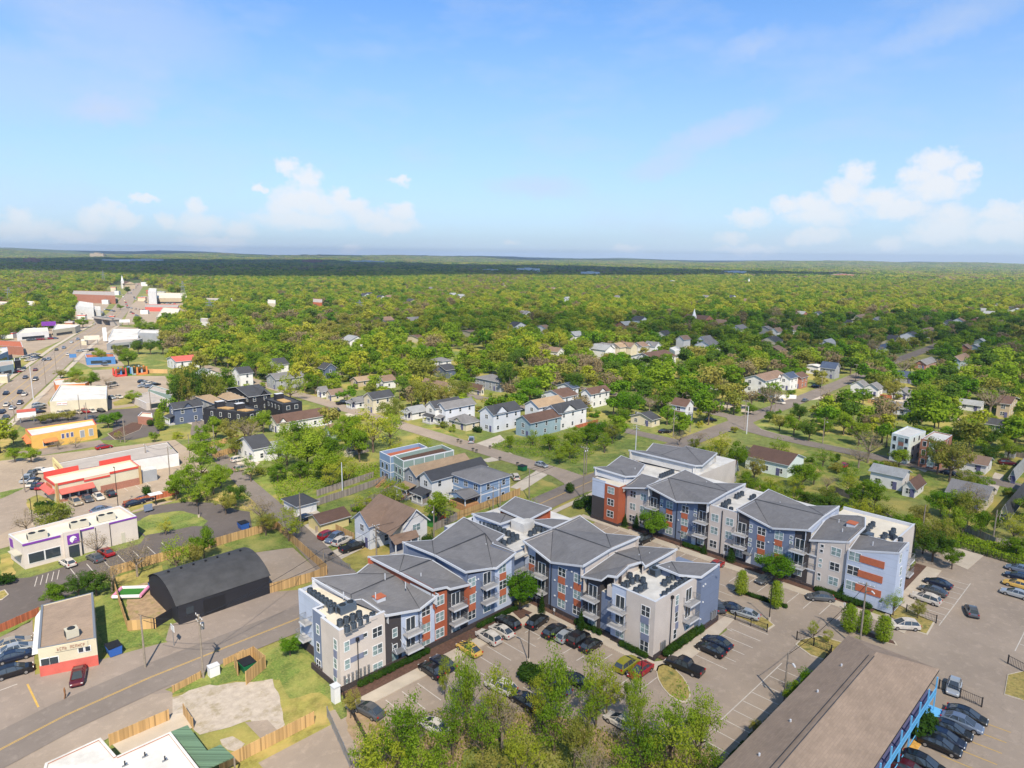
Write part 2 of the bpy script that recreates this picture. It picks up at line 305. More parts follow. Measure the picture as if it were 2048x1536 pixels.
# ================================================================ ground, roads, lots
def sheet(name,pts,m,z=.03,px=True):
 pl=[P(*p)for p in pts]if px else pts
 a=sum(pl[i][0]*pl[(i+1)%len(pl)][1]-pl[(i+1)%len(pl)][0]*pl[i][1]for i in range(len(pl)))
 if a<0:pl=pl[::-1]
 if m in('grass','lawn_green','grass_dry','gravel','dirt','leaf_litter'):
  q=[];gj=random.Random(int(abs(pl[0][0])*7))
  for(x0,y0),(x1,y1)in zip(pl,pl[1:]+pl[:1]):
   n=max(1,min(40,int(math.hypot(x1-x0,y1-y0)/1.1)))
   for i in range(n):t=i/n;k=.28 if i else 0;q.append((x0+(x1-x0)*t+gj.uniform(-k,k),y0+(y1-y0)*t+gj.uniform(-k,k)))
  pl=q
 b=M();b.poly([(x,y,z)for x,y in pl],m);o=b.build(name);tag(o,kind='structure');return o
def ribbon(name,cl,wd,m,z):
 b=M();prev=None
 for i,(x,y)in enumerate(cl):
  x0,y0=cl[max(0,i-1)];x1,y1=cl[min(len(cl)-1,i+1)];d=math.hypot(x1-x0,y1-y0);nx,ny=-(y1-y0)/d,(x1-x0)/d
  ww=wd[i]if isinstance(wd,list)else wd
  cur=((x-nx*ww/2,y-ny*ww/2,z),(x+nx*ww/2,y+ny*ww/2,z))
  if prev:b.poly([prev[0],cur[0],cur[1],prev[1]],m)
  prev=cur
 o=b.build(name);return tag(o,kind='structure')
BLOCK=[]
def block(pl,px=True):BLOCK.append([P(*p)for p in pl]if px else pl)
def inside(x,y,pl):
 c=False;j=len(pl)-1
 for i in range(len(pl)):
  if(pl[i][1]>y)!=(pl[j][1]>y)and x<(pl[j][0]-pl[i][0])*(y-pl[i][1])/(pl[j][1]-pl[i][1])+pl[i][0]:c=not c
  j=i
 return c
def rblock(cl,wd):
 for(a,b_)in zip(cl,cl[1:]):
  d=math.hypot(b_[0]-a[0],b_[1]-a[1]);nx,ny=-(b_[1]-a[1])/d*wd/2,(b_[0]-a[0])/d*wd/2
  BLOCK.append([(a[0]-nx,a[1]-ny),(b_[0]-nx,b_[1]-ny),(b_[0]+nx,b_[1]+ny),(a[0]+nx,a[1]+ny)])
b=M();rs=[0,1500,3000,4500,5600,6600,7600,8600,9600,10800,12000,14000];NA=120
def hill(x,y):
 r=math.hypot(x,y)
 if r<5000:return 0
 a=math.atan2(y,x)-R(45);h=0
 t=min(1,(r-5000)/4000)
 h+=t*(26+14*math.sin(a*9+r*.0007)+9*math.sin(a*23+1.3+r*.0011)+5*math.sin(a*51+r*.002))
 if r>8000:h+=min(1,(r-8000)/2500)*(34+10*math.sin(a*31+.4))*(1+.75*max(0,min(1,(a-.05)/.45)))
 return h
for i,r in enumerate(rs):
 for j in range(NA):
  a=R(45)+(j/NA-.5)*2*math.pi;x,y=r*math.cos(a),r*math.sin(a);b.v.append((x,y,hill(x,y)))
mat('ground',(.15,.19,.045),.95,kind='grass',sc2=.35)
mat('woodland',(.06,.09,.022),.95,noise=(.004,.35),col2=(.10,.11,.04))
k0=b.mi('ground');k1=b.mi('woodland')
for i in range(len(rs)-1):
 for j in range(NA):
  jj=(j+1)%NA;n=NA
  b.f.append((i*n+j,(i+1)*n+j,(i+1)*n+jj,i*n+jj)if i else(j,n+j,n+jj));b.m.append(k1 if rs[i]>=1500 else k0)
gr=b.build('ground');tag(gr,kind='structure')
MAIN=[(-45,88),(-12,93.2),(8,96.1),(15.6,98),(26.5,99.2),(49.3,99.6),(70,102),(95,105.4),(120,109),(144,111.4),(190,115),(238,117),(300,119),(360,122.5),(420,127),(545,132),(700,140)]
ribbon('main_street',MAIN,7.8,'asphalt_road',.10);rblock(MAIN,9)
def stripes(name,cl,m,z,wd=.14,offs=(0,),dash=None):
 b=M()
 for off in offs:
  for(a,c)in zip(cl,cl[1:]):
   d=math.hypot(c[0]-a[0],c[1]-a[1]);ux,uy=(c[0]-a[0])/d,(c[1]-a[1])/d;nx,ny=-uy,ux;t=0
   while t<d:
    e=min(d,t+(dash[0]if dash else d))
    b.poly([(a[0]+ux*t+nx*(off-wd),a[1]+uy*t+ny*(off-wd),z),(a[0]+ux*e+nx*(off-wd),a[1]+uy*e+ny*(off-wd),z),(a[0]+ux*e+nx*(off+wd),a[1]+uy*e+ny*(off+wd),z),(a[0]+ux*t+nx*(off+wd),a[1]+uy*t+ny*(off+wd),z)],m)
    t+=sum(dash)if dash else d+1
 return tag(b.build(name),kind='structure')
stripes('centre_line',MAIN[:11],'paint_yellow',.112,.05,(-.11,.11))
ALLEY=[(61,104),(63.5,112),(67.5,135),(70,150),(73,172),(77,195),(80.5,219),(84,235),(95,262),(105,300)]
ribbon('alley',ALLEY,[9,6,5,5,4.8,4.8,4.8,4.8,4.8,4.8],'asphalt_road',.09);rblock(ALLEY,6)
ST2=[(136,106),(140,114),(141.6,122),(141.6,190),(141.5,230),(141,300),(141,380)]
ribbon('side_street',ST2,[12,9,7,7,7,7,7],'asphalt_lot',.085);rblock(ST2,8)
ST3=[(196,110),(196,150),(196,230)]
ribbon('side_street',ST3,6,'asphalt_road',.08);rblock(ST3,7)
ST5=[(244,120),(237,115),(231,108),(228.5,100),(227,85),(226.5,50),(225,28),(224,-60),(223,-140)]
ribbon('cross_street',ST5,[9,9,8,7,6.6,6.6,6.6,6.6,6.6],'asphalt_road',.095);rblock(ST5,8);stripes('edge_line',ST5[2:],'paint_white',.104,.08,(3.6,))
ST6=[(244,117),(247,140),(247,260)]
ribbon('side_street',ST6,6.5,'asphalt_road',.088);rblock(ST6,7)
ribbon('side_street',[P(1900,838),P(1980,846),P(2048,860)],6,'asphalt_lot',.07)
he=[((-160,905),(-60,990)),((0,779),(20,839)),((66,737),(117,737)),((133,686),(155,702)),((173,664),(189,672)),((205,645),(224,652)),((226,622),(250,625)),((240,600),(268,600)),((262,578),(284,578)),((275,566),(288,566))]
hl=[P(*a)for a,b_ in he];hr=[P(*b_)for a,b_ in he]
HW=[P(0,812),P(92,737),P(144,694),P(182,668),P(214,648),P(238,623),P(254,600),P(272,578),P(281,566)]
d0=Vector((HW[1][0]-HW[0][0],HW[1][1]-HW[0][1])).normalized();HW=[(HW[0][0]-d0.x*60,HW[0][1]-d0.y*60)]+HW
ribbon('highway',HW,17,'asphalt_lot',.11);rblock(HW,30);stripes('lane_line',HW[:7],'paint_white',.125,.1,(-5.4,5.4),(3,9));stripes('centre_line',HW[:7],'paint_yellow',.125,.12,(-1.7,1.7))
stripes('pavement',HW[:6],'concrete',.14,1.2,(-10.6,10.6))
LOTS=[('parking_lot',[(-60,760),(0,722),(60,708),(130,678),(178,655),(190,640),(150,646),(60,668),(-60,700)],'asphalt_tan',.035),('parking_lot',[(115,757),(140,742),(240,738),(255,752),(330,752),(345,780),(262,788),(270,812),(225,818),(100,806)],'asphalt_tan',.035),('parking_lot',[(-60,860),(0,800),(40,770),(-60,800)],'asphalt_tan',.034),('parking_lot',[(20,850),(100,775),(120,768),(95,806),(110,828),(60,840)],'asphalt_tan',.036),('parking_lot',[(140,716),(165,698),(196,664),(222,652),(330,660),(330,668),(240,690),(235,716),(250,732),(180,735)],'asphalt_tan',.034),('parking_lot',[(192,640),(222,605),(240,598),(232,594),(140,590),(150,616),(150,640)],'asphalt_tan',.034),('parking_lot',[(245,650),(360,642),(370,614),(385,598),(285,592),(262,610)],'asphalt_tan',.034),('parking_lot',[(-120,925),(0,922),(140,905),(350,880),(400,915),(420,950),(335,985),(345,1003),(250,1030),(120,1065),(0,1098),(-120,1120)],'asphalt_tan',.04),('side_road',[(-60,1010),(40,975),(110,990),(250,1012),(130,1060),(60,1040),(0,1070),(-60,1100)],'asphalt_lot',.05),('parking_lot',[(-80,1180),(0,1160),(60,1155),(280,1088),(300,1060),(345,1040),(470,1040),(500,1030),(505,1060),(450,1072),(235,1145),(200,1165),(62,1222),(0,1250),(-80,1290)],'asphalt_dark',.045),('drive',[(250,1050),(262,1030),(310,1012),(370,1004),(430,1006),(475,1020),(500,1024),(500,1045),(450,1052),(300,1080)],'asphalt_dark',.055),('parking_lot',[(200,880),(225,868),(228,832),(285,812),(330,822),(318,868),(265,880)],'asphalt_dark',.05),('parking_lot',[(30,905),(200,880),(210,890),(60,915)],'asphalt_apron',.05),('parking_lot',[(20,845),(110,825),(215,820),(290,815),(228,845),(60,860)],'asphalt_dark',.042),('road_apron',[(535,1185),(600,1180),(620,1250),(330,1380),(345,1385),(250,1440),(120,1470),(-80,1536),(-80,1250),(0,1275),(65,1240),(70,1350),(200,1320),(330,1285),(340,1250)],'asphalt_apron',.05),('road_apron',[(-80,1700),(-80,1545),(0,1530),(300,1390),(345,1385),(345,1430),(230,1470),(60,1560),(20,1700)],'asphalt_lot',.052),('yard',[(480,1110),(585,1095),(645,1150),(540,1175),(500,1165)],'asphalt_lot',.04),('yard',[(250,1175),(330,1160),(350,1230),(310,1255),(258,1260)],'dirt',.035),('gravel_lot',[(345,1395),(400,1375),(470,1365),(545,1358),(560,1395),(570,1450),(545,1480),(500,1440),(440,1460),(400,1470),(360,1430),(330,1425)],'gravel',.045),('concrete_slab',[(490,1445),(535,1440),(563,1470),(530,1487)],'asphalt_lot',.055),('concrete_slab',[(440,1480),(465,1473),(490,1488),(475,1505),(455,1500)],'gravel',.052),('forecourt',[(345,1430),(369,1425),(385,1456),(250,1515),(225,1490)],'concrete',.06)]
for i_,(n_,pl,m,z)in enumerate(LOTS):sheet(n_,pl,m,z if z>.0365 else .008+.004*i_);block(pl)
big=[(30,72.3),(80.5,72.3),(80.5,47.8),(99,47.8),(101.5,55),(101.5,92),(121,92),(121,36.5),(122,28.8),(127,28.8),(127,33),(148,33),(166,38),(168,15),(175,-60),(60,-60),(62,22),(45,22),(30,50)]
sheet('parking_lot',big,'asphalt_lot',.04,px=False);block([(46,79),(101,82),(101,96),(165,100),(170,20),(168,-60),(62,-60),(62,17),(46,20),(44,40),(48,60)],False)
block([(44,76),(60,76),(60,95),(44,95)],False)
GR=[('lawn',[(0,1275),(60,1245),(75,1225),(0,1250)],'lawn_green',.05),('lawn',[(190,1195),(225,1160),(258,1265),(310,1258),(335,1285),(205,1305),(195,1260)],'lawn_green',.056),('lawn',[(225,1155),(325,1130),(330,1160),(250,1175),(230,1185)],'grass_dry',.05),('lawn',[(440,1085),(552,1060),(590,1095),(480,1108)],'lawn_green',.05),('lawn',[(270,1045),(300,1030),(360,1022),(395,1030),(416,1042),(405,1053),(385,1053),(290,1072),(275,1062)],'lawn_green',.068),('lawn',[(255,1015),(355,990),(420,975),(480,985),(540,1000),(545,1030),(495,1022),(430,1001),(360,999),(300,1008),(262,1024)],'grass_dry',.058),('lawn',[(0,1110),(20,1105),(30,1150),(0,1158)],'grass_dry',.06),('lawn',[(52,1000),(75,990),(130,1010),(98,1027),(60,1020)],'grass_dry',.06),('lawn',[(0,985),(50,975),(30,985),(0,998)],'lawn_green',.06),('lawn',[(470,1330),(600,1275),(650,1380),(650,1450),(610,1440),(560,1360),(470,1362),(420,1375),(345,1390),(350,1380),(450,1335)],'lawn_green',.035),('lawn',[(450,1540),(630,1445),(660,1440),(760,1620),(500,1700)],'grass_dry',.037),('dry_patch',[(640,1385),(660,1400),(680,1460),(655,1440),(560,1470),(560,1400)],'grass_dry',.036),('lawn',[(410,1000),(545,940),(760,935),(770,960),(580,1015),(560,1015)],'grass',.033),('lawn',[(640,1010),(780,965),(800,975),(700,1020),(600,1040)],'lawn_green',.04),('lawn',[(845,1010),(905,985),(1040,1000),(915,1040),(870,1030)],'lawn_green',.042),('artificial_turf',[(858,1028),(898,1043),(862,1055),(848,1050)],'turf',.05),('lawn',[(1040,975),(1075,955),(1115,970),(1100,985),(1050,1000)],'grass',.045),('lawn',[(620,1110),(740,1085),(830,1090),(830,1110),(740,1135),(690,1140)],'grass_dry',.04),('lawn',[(575,1060),(600,1050),(640,1095),(625,1105)],'grass_dry',.04),('lawn',[(980,880),(1050,862),(1240,880),(1330,862),(1345,880),(1240,925),(1150,955),(1000,905)],'lawn_green',.045),('lawn',[(820,860),(870,848),(960,900),(900,890)],'grass',.046),('lawn',[(930,865),(990,858),(1000,880),(940,880)],'lawn_green',.047),('lawn',[(1500,850),(1560,845),(1640,865),(1740,880),(1760,910),(1700,900),(1560,872)],'lawn_green',.05),('lawn',[(1620,900),(1700,915),(1850,945),(1990,985),(1960,1010),(1880,1000),(1700,990),(1560,990),(1500,960)],'grass',.037),('lawn',[(1850,1090),(1960,1080),(2048,1100),(2060,1130),(1970,1105),(1930,1098)],'lawn_green',.046),('lawn',[(1500,960),(1900,1060),(1850,1080),(1700,1040),(1480,975)],'dirt',.034),('lawn',[(1960,960),(2048,940),(2060,985),(1990,985)],'grass',.04),('field',[(905,722),(985,720),(990,728),(935,733),(900,730)],'grass_dry',.05),('field',[(870,705),(945,700),(985,718),(905,722)],'lawn_green',.05),('field',[(278,716),(335,724),(330,732),(290,735)],'lawn_green',.05),('lawn',[(225,805),(270,788),(285,805),(230,812)],'grass_dry',.05),('lawn',[(95,760),(130,730),(180,735),(200,760),(110,765)],'grass',.05),('dirt_yard',[(1290,775),(1500,812),(1510,830),(1420,808),(1280,790)],'gravel',.04),('lawn',[(0,860),(40,850),(10,905),(0,912)],'grass_dry',.06),('woodland_floor',[(690,1400),(740,1440),(830,1480),(980,1420),(1150,1440),(1250,1480),(1420,1500),(1440,1620),(700,1620)],'dirt',.07),('woodland_floor',[(930,1500),(1050,1470),(1180,1490),(1190,1600),(900,1600)],'lawn_green',.075)]
for n_,pl,m,z in GR:sheet(n_,pl,m,z)
for i in(3,13,14,16,17,18,19):block(GR[i][1])
for i in(7,10,4,5,0,1,2,8,9,11):block(GR[i][1])
for pl in([(870,700),(990,700),(990,728),(905,731)],[(278,712),(335,724),(330,733),(288,735)],[(1500,850),(1560,845),(1640,865),(1740,885),(1700,900),(1560,872)],[(0,690),(120,660),(240,560),(300,560),(360,600),(360,640),(300,660),(340,700),(340,745),(300,800),(345,880),(0,920)]):block(pl)
def island(name,pl,m,px=True,kerb=True,h=.14):
 pl=[P(*p)for p in pl]if px else pl;b=M()
 cx=sum(p[0]for p in pl)/len(pl);cy=sum(p[1]for p in pl)/len(pl)
 if kerb:
  b.prism(pl,.0,h,'kerb');r=max(math.hypot(p[0]-cx,p[1]-cy)for p in pl);s=max(.5,1-.35/r)
  b.poly([(cx+(x-cx)*s,cy+(y-cy)*s,h+.02)for x,y in(pl if sum(pl[i][0]*pl[(i+1)%len(pl)][1]-pl[(i+1)%len(pl)][0]*pl[i][1]for i in range(len(pl)))>0 else pl[::-1])],m)
 else:b.prism(pl,.0,h,m)
 return tag(b.build(name),kind='structure')
def blob(px,py,rx,ry,ang=0,n=14):
 cx,cy=P(px,py);return[(cx+rx*math.cos(t)*math.cos(ang)-ry*math.sin(t)*math.sin(ang),cy+rx*math.cos(t)*math.sin(ang)+ry*math.sin(t)*math.cos(ang))for t in[2*math.pi*i/n for i in range(n)]]
mat('leaf_litter',(.28,.22,.07),.95,noise=(2.2,.3),col2=(.10,.12,.03))
island('pavement',[(43,72.2),(80.4,72.2),(80.4,47.6),(92,47.6),(103,48.6),(103,50.2),(83.5,50.2),(82.2,51),(82.2,59.5),(83,59.5),(83,65),(81.4,66),(81.4,76.5),(75,76.5),(75,74.6),(43,74.4)],'concrete',False,False)
island('pavement',[(120.0,97),(121.6,97),(121.6,84),(122.2,84),(122.2,60),(122.2,31.5),(120.5,27),(118.8,27),(120.0,32),(120.0,60)],'concrete',False,False)
island('pavement',[(134,31.6),(150,31.6),(150,29),(127,29),(121.5,28),(122.4,31.2)],'concrete',False,False)
ribbon('pavement',[(50,94.5),(75,97),(120,103.2),(150,106)],1.6,'concrete',.13);ribbon('pavement',[(100,97.5),(112,97.3),(120.8,96.4)],2,'concrete',.13)
island('pavement',[(1925,1095),(1975,1105),(1935,1140),(1890,1120),(1880,1098)],'concrete',True,False,.1)
MUL=[([(44,74.4),(75,74.6),(75,77),(44,77)],'mulch'),([(81.4,66),(83,66),(83,76.5),(81.4,76.5)],'mulch'),([(83.5,50.2),(100,50.2),(100,51.5),(83.5,51.5)],'mulch'),([(122.2,33),(124,33),(124,85),(122.2,85)],'mulch'),([(127,31.6),(134,31.6),(150,31.6),(150,33.5),(127,33.5)],'mulch')]
for pl,m in MUL:sheet('planting_bed',pl,m,.16,px=False)
sheet('planting_bed',[(1021,1222),(1042,1217),(1065,1227),(1041,1240)],'mulch',.16)
island('traffic_island',blob(1346,1366,4.6,2.0,R(52)),'leaf_litter',False);island('traffic_island',[(1590,1290),(1600,1280),(1640,1272),(1700,1290),(1712,1310),(1660,1325),(1620,1312)],'leaf_litter')
island('traffic_island',[(1435,1222),(1480,1238),(1535,1262),(1550,1252),(1535,1240),(1500,1224),(1450,1210)],'leaf_litter');island('traffic_island',[(1463,1182),(1470,1176),(1575,1213),(1570,1219),(1480,1190)],'mulch')
island('traffic_island',[(1672,1252),(1690,1248),(1790,1284),(1795,1292),(1750,1280)],'mulch');island('traffic_island',[(1800,1212),(1870,1245),(1855,1271),(1835,1265),(1780,1235),(1775,1215)],'leaf_litter')
island('traffic_island',blob(1890,1153,3.4,1.0,R(-18)),'leaf_litter');island('traffic_island',blob(1962,1200,2.6,.8,R(-10)),'leaf_litter');island('traffic_island',blob(1936,1300,2.8,1.1,R(40)),'leaf_litter')
island('traffic_island',[(2008,1390),(2015,1350),(2060,1340),(2080,1420),(2040,1400)],'leaf_litter');island('traffic_island',blob(1440,1084,3.2,1.0,R(90)),'leaf_litter');island('traffic_island',blob(1060,1365,5.5,2.2,R(5)),'leaf_litter');island('traffic_island',blob(735,1440,3.5,1.4,R(20)),'leaf_litter')
island('traffic_island',blob(1450,1150,2.3,.8,R(0)),'mulch');island('traffic_island',blob(175,845,9,2,R(10)),'leaf_litter');island('traffic_island',[(215,868),(265,845),(288,845),(280,860),(230,880)],'mulch');island('traffic_island',[(1170,1010),(1192,998),(1215,1020),(1245,1040),(1235,1048),(1195,1030)],'leaf_litter')
island('traffic_island',[(-20,1190),(10,1180),(18,1190),(5,1200),(-20,1205)],'leaf_litter');island('traffic_island',[(1800,1520),(1822,1490),(1858,1430),(1866,1430),(1870,1450),(1830,1510),(1815,1540)],'straw')
DR=[[(604,1052),(632,1042),(690,1080),(640,1100)],[(645,1110),(735,1075),(750,1085),(660,1130)],[(560,1030),(615,1010),(640,1025),(600,1045)],[(963,920),(1020,905),(1035,915),(975,925)],[(930,895),(1000,870),(1010,880),(960,905)],[(1020,975),(1075,940),(1095,950),(1045,982)],[(1780,915),(1800,905),(1870,930),(1850,945)],[(440,935),(480,915),(520,925),(500,945)],[(370,845),(400,835),(400,855)],[(1965,985),(1990,945),(2008,950),(1992,990)],[(1790,800),(1830,800),(1825,810),(1785,808)],[(690,828),(760,815),(765,822),(700,840)],[(835,905),(880,920),(875,928),(820,915)],[(1560,800),(1640,790),(1650,797),(1590,805)]]
for pl in DR:sheet('driveway',pl,'drive',.062);block(pl)
def bays(x,y,n,dx,dy,lx,ly,m='paint_white',z=.052,base=None,w=.07):
 b=M()
 for i in range(n):
  X,Y=x+dx*i,y+dy*i;l=math.hypot(lx,ly);nx,ny=-ly/l*w,lx/l*w
  q=[(X-nx,Y-ny,z),(X+lx-nx,Y+ly-ny,z),(X+lx+nx,Y+ly+ny,z),(X+nx,Y+ny,z)]
  b.poly(q,m)
 if base:b.poly([(*base[0],z),(*base[1],z),(base[1][0]+base[2],base[1][1]+base[3],z),(base[0][0]+base[2],base[0][1]+base[3],z)],m)
 return tag(b.build('parking_lines'),kind='structure')
bays(47.8,71.6,12,2.72,0,0,-5.3);bays(79.3,70.3,9,0,-2.72,-5.3,0)
bays(99,47,1,1,0,0,1);bays(88.5,47.6,6,2.75,0,0,-5.2);bays(120,88,9,0,-2.8,-5,0);bays(120,56,8,0,-2.8,-5,0);bays(101.6,88,7,0,-2.8,4.6,0)
bays(64,37.2,12,2.75,0,0,-5.2,base=((62,37.3),(96,37.3),0,.14));bays(58,60.5,6,2.75,0,0,-5.2);bays(102,52.8,5,2.7,0,0,5)
bays(128,28.8,8,2.7,0,0,-5.2,base=((126,23.6),(148,23.6),0,.14));bays(129,13,9,2.7,0,0,-5.2,base=((126,13.1),(152,13.1),0,.14));bays(128,38,2,1,0,0,1);bays(147,36,5,2.7,.0,0,-5)
bays(80,15,9,2.75,0,.4,-5.2,'paint_yellow');
bays(10,146.5,3,2.8,.1,0,-5);bays(27,147,7,2.8,.15,0,-5);bays(20.5,143,5,.9,.1,1.2,4.2,w=.06);bays(35,192.5,8,2.75,0,0,-4.8);bays(3,125,7,2.8,0,0,-5)
bays(3.5,110,1,3,0,9,.5,w=.08);bays(13.5,109.5,1,2.8,0,0,-7,'paint_yellow',w=.12);bays(13.5,124,1,2.8,0,0,-10,'paint_yellow',w=.12)
# ================================================================ shared building parts
def pane_window(parent,ax,c,s,z,w_,h_,out=-1,cols=2,rows=2,glass='glass_blind',name='window',depth=.06):
 """window on the plane ax=c ('x' or 'y'); s = position along it; frame with its panes as sub-part"""
 f=M();g=M();t=.09
 def bx(b,s0,s1,z0,z1,d0,d1,m):
  a0,a1=c+out*d0,c+out*d1
  if ax=='y':b.box(s0,s1,a0,a1,z0,z1,m)
  else:b.box(a0,a1,s0,s1,z0,z1,m)
 s0,s1,z0,z1=s-w_/2,s+w_/2,z-h_/2,z+h_/2
 bx(f,s0-t,s0,z0-t,z1+t,0,depth,'trim_white');bx(f,s1,s1+t,z0-t,z1+t,0,depth,'trim_white');bx(f,s0,s1,z0-t,z0,0,depth,'trim_white');bx(f,s0,s1,z1,z1+t,0,depth,'trim_white')
 for i in range(1,cols):x=s0+w_*i/cols;bx(f,x-.05,x+.05,z0,z1,.0,depth-.01,'trim_white')
 for i in range(1,rows):zz=z0+h_*i/rows;bx(f,s0,s1,zz-.03,zz+.03,.0,depth-.015,'trim_white')
 bx(g,s0,s1,z0,z1,.0,.02,glass)
 fo=f.build(name,parent);g.build('pane',fo);return fo
def balcony(parent,ax,c,s,z,w_=2.9,d_=1.35,out=-1):
 b=M();r=M()
 def bx(b,s0,s1,z0,z1,d0,d1,m):
  a0,a1=c+out*d0,c+out*d1
  if ax=='y':b.box(s0,s1,a0,a1,z0,z1,m)
  else:b.box(a0,a1,s0,s1,z0,z1,m)
 s0,s1=s-w_/2,s+w_/2
 bx(b,s0,s1,z-.22,z,0,d_,'deck_gray');bx(b,s0-.03,s1+.03,z-.26,z-.04,d_,d_+.05,'fascia')
 bo=b.build('balcony',parent)
 for zz in(1.05,):bx(r,s0,s1,z+zz-.03,z+zz+.03,d_-.05,d_,'metal_gray');bx(r,s0,s0+.05,z+zz-.03,z+zz+.03,0,d_,'metal_gray');bx(r,s1-.05,s1,z+zz-.03,z+zz+.03,0,d_,'metal_gray')
 n=int(w_/.22)
 for i in range(n+1):x=s0+(w_-.02)*i/n;bx(r,x,x+.025,z,z+1.05,d_-.04,d_-.015,'metal_gray')
 for i in range(6):bx(r,s0,s0+.025,z,z+1.05,d_*i/6,d_*i/6+.025,'metal_gray');bx(r,s1-.025,s1,z,z+1.05,d_*i/6,d_*i/6+.025,'metal_gray')
 r.build('railing',bo);return bo
def canopy(parent,ax,c,s,z,w_=1.7,out=-1):
 b=M()
 def bx(s0,s1,z0,z1,d0,d1,m):
  a0,a1=c+out*d0,c+out*d1
  if ax=='y':b.box(s0,s1,a0,a1,z0,z1,m)
  else:b.box(a0,a1,s0,s1,z0,z1,m)
 bx(s-w_/2,s+w_/2,z-.06,z,0,1.3,'metal_gray');
 for k in(-1,1):
  x=s+k*(w_/2-.08)
  p0=(x,c+out*1.2,z)if ax=='y' else(c+out*1.2,x,z);p1=(x,c,z+1.3)if ax=='y' else(c,x,z+1.3)
  b.tube(p0,p1,.035,.035,'fascia',5)
 return b.build('door_canopy',parent)
def door(parent,ax,c,s,w_=1.0,h_=2.15,m='trim_white',out=-1,z=0.15):
 b=M();a0,a1=c,c+out*.07
 if ax=='y':b.box(s-w_/2,s+w_/2,a0,a1,z,z+h_,m)
 else:b.box(a0,a1,s-w_/2,s+w_/2,z,z+h_,m)
 o=b.build('door',parent);k=M();a2=c+out*.12
 if ax=='y':k.box(s+w_*.3,s+w_*.4,a1,a2,z+1,z+1.15,'metal_gray')
 else:k.box(a1,a2,s+w_*.3,s+w_*.4,z+1,z+1.15,'metal_gray')
 k.build('handle',o);return o
def panelbox(parent,ax,c,secs,eave,base=.0,out=-1,thick=.35):
 """wall pieces side by side: secs = [(s0, s1, material, proud)]; their tops follow the eave line [(s, z)]"""
 def ez(s):
  e=sorted(eave)
  if s<=e[0][0]:return e[0][1]
  for(a,za),(b_,zb)in zip(e,e[1:]):
   if s<=b_:return za+(zb-za)*(s-a)/max(1e-6,b_-a)
  return e[-1][1]
 for(s0,s1,m,pr)in secs:
  if s1<s0:s0,s1=s1,s0
  cut=[s0]+sorted(e[0]for e in eave if s0+.01<e[0]<s1-.01)+[s1]
  b=M();a0=c+out*pr;a1=c-out*thick
  def pt(s,a,z):return(s,a,z)if ax=='y' else(a,s,z)
  for u0,u1 in zip(cut,cut[1:]):
   q=[pt(u0,a0,base),pt(u1,a0,base),pt(u1,a0,ez(u1)),pt(u0,a0,ez(u0))]
   b.poly(q,m)
  for s in(s0+.02,s1-.02):b.poly([pt(s,a0-out*.01,base),pt(s,a1,base),pt(s,a1,ez(s)-.02),pt(s,a0-out*.01,ez(s)-.02)],m)
  b.build('wall_panel',parent)
BIGV={(702,1189),(797,1148),(798,1145),(863,1119),(868,1110),(970,1067),(1106,1057),(1223,1098),(1230,1105),(1283,1124),(1336,955),(1457,984),(1508,998),(1650,1032),(1323,910),(1365,895)}
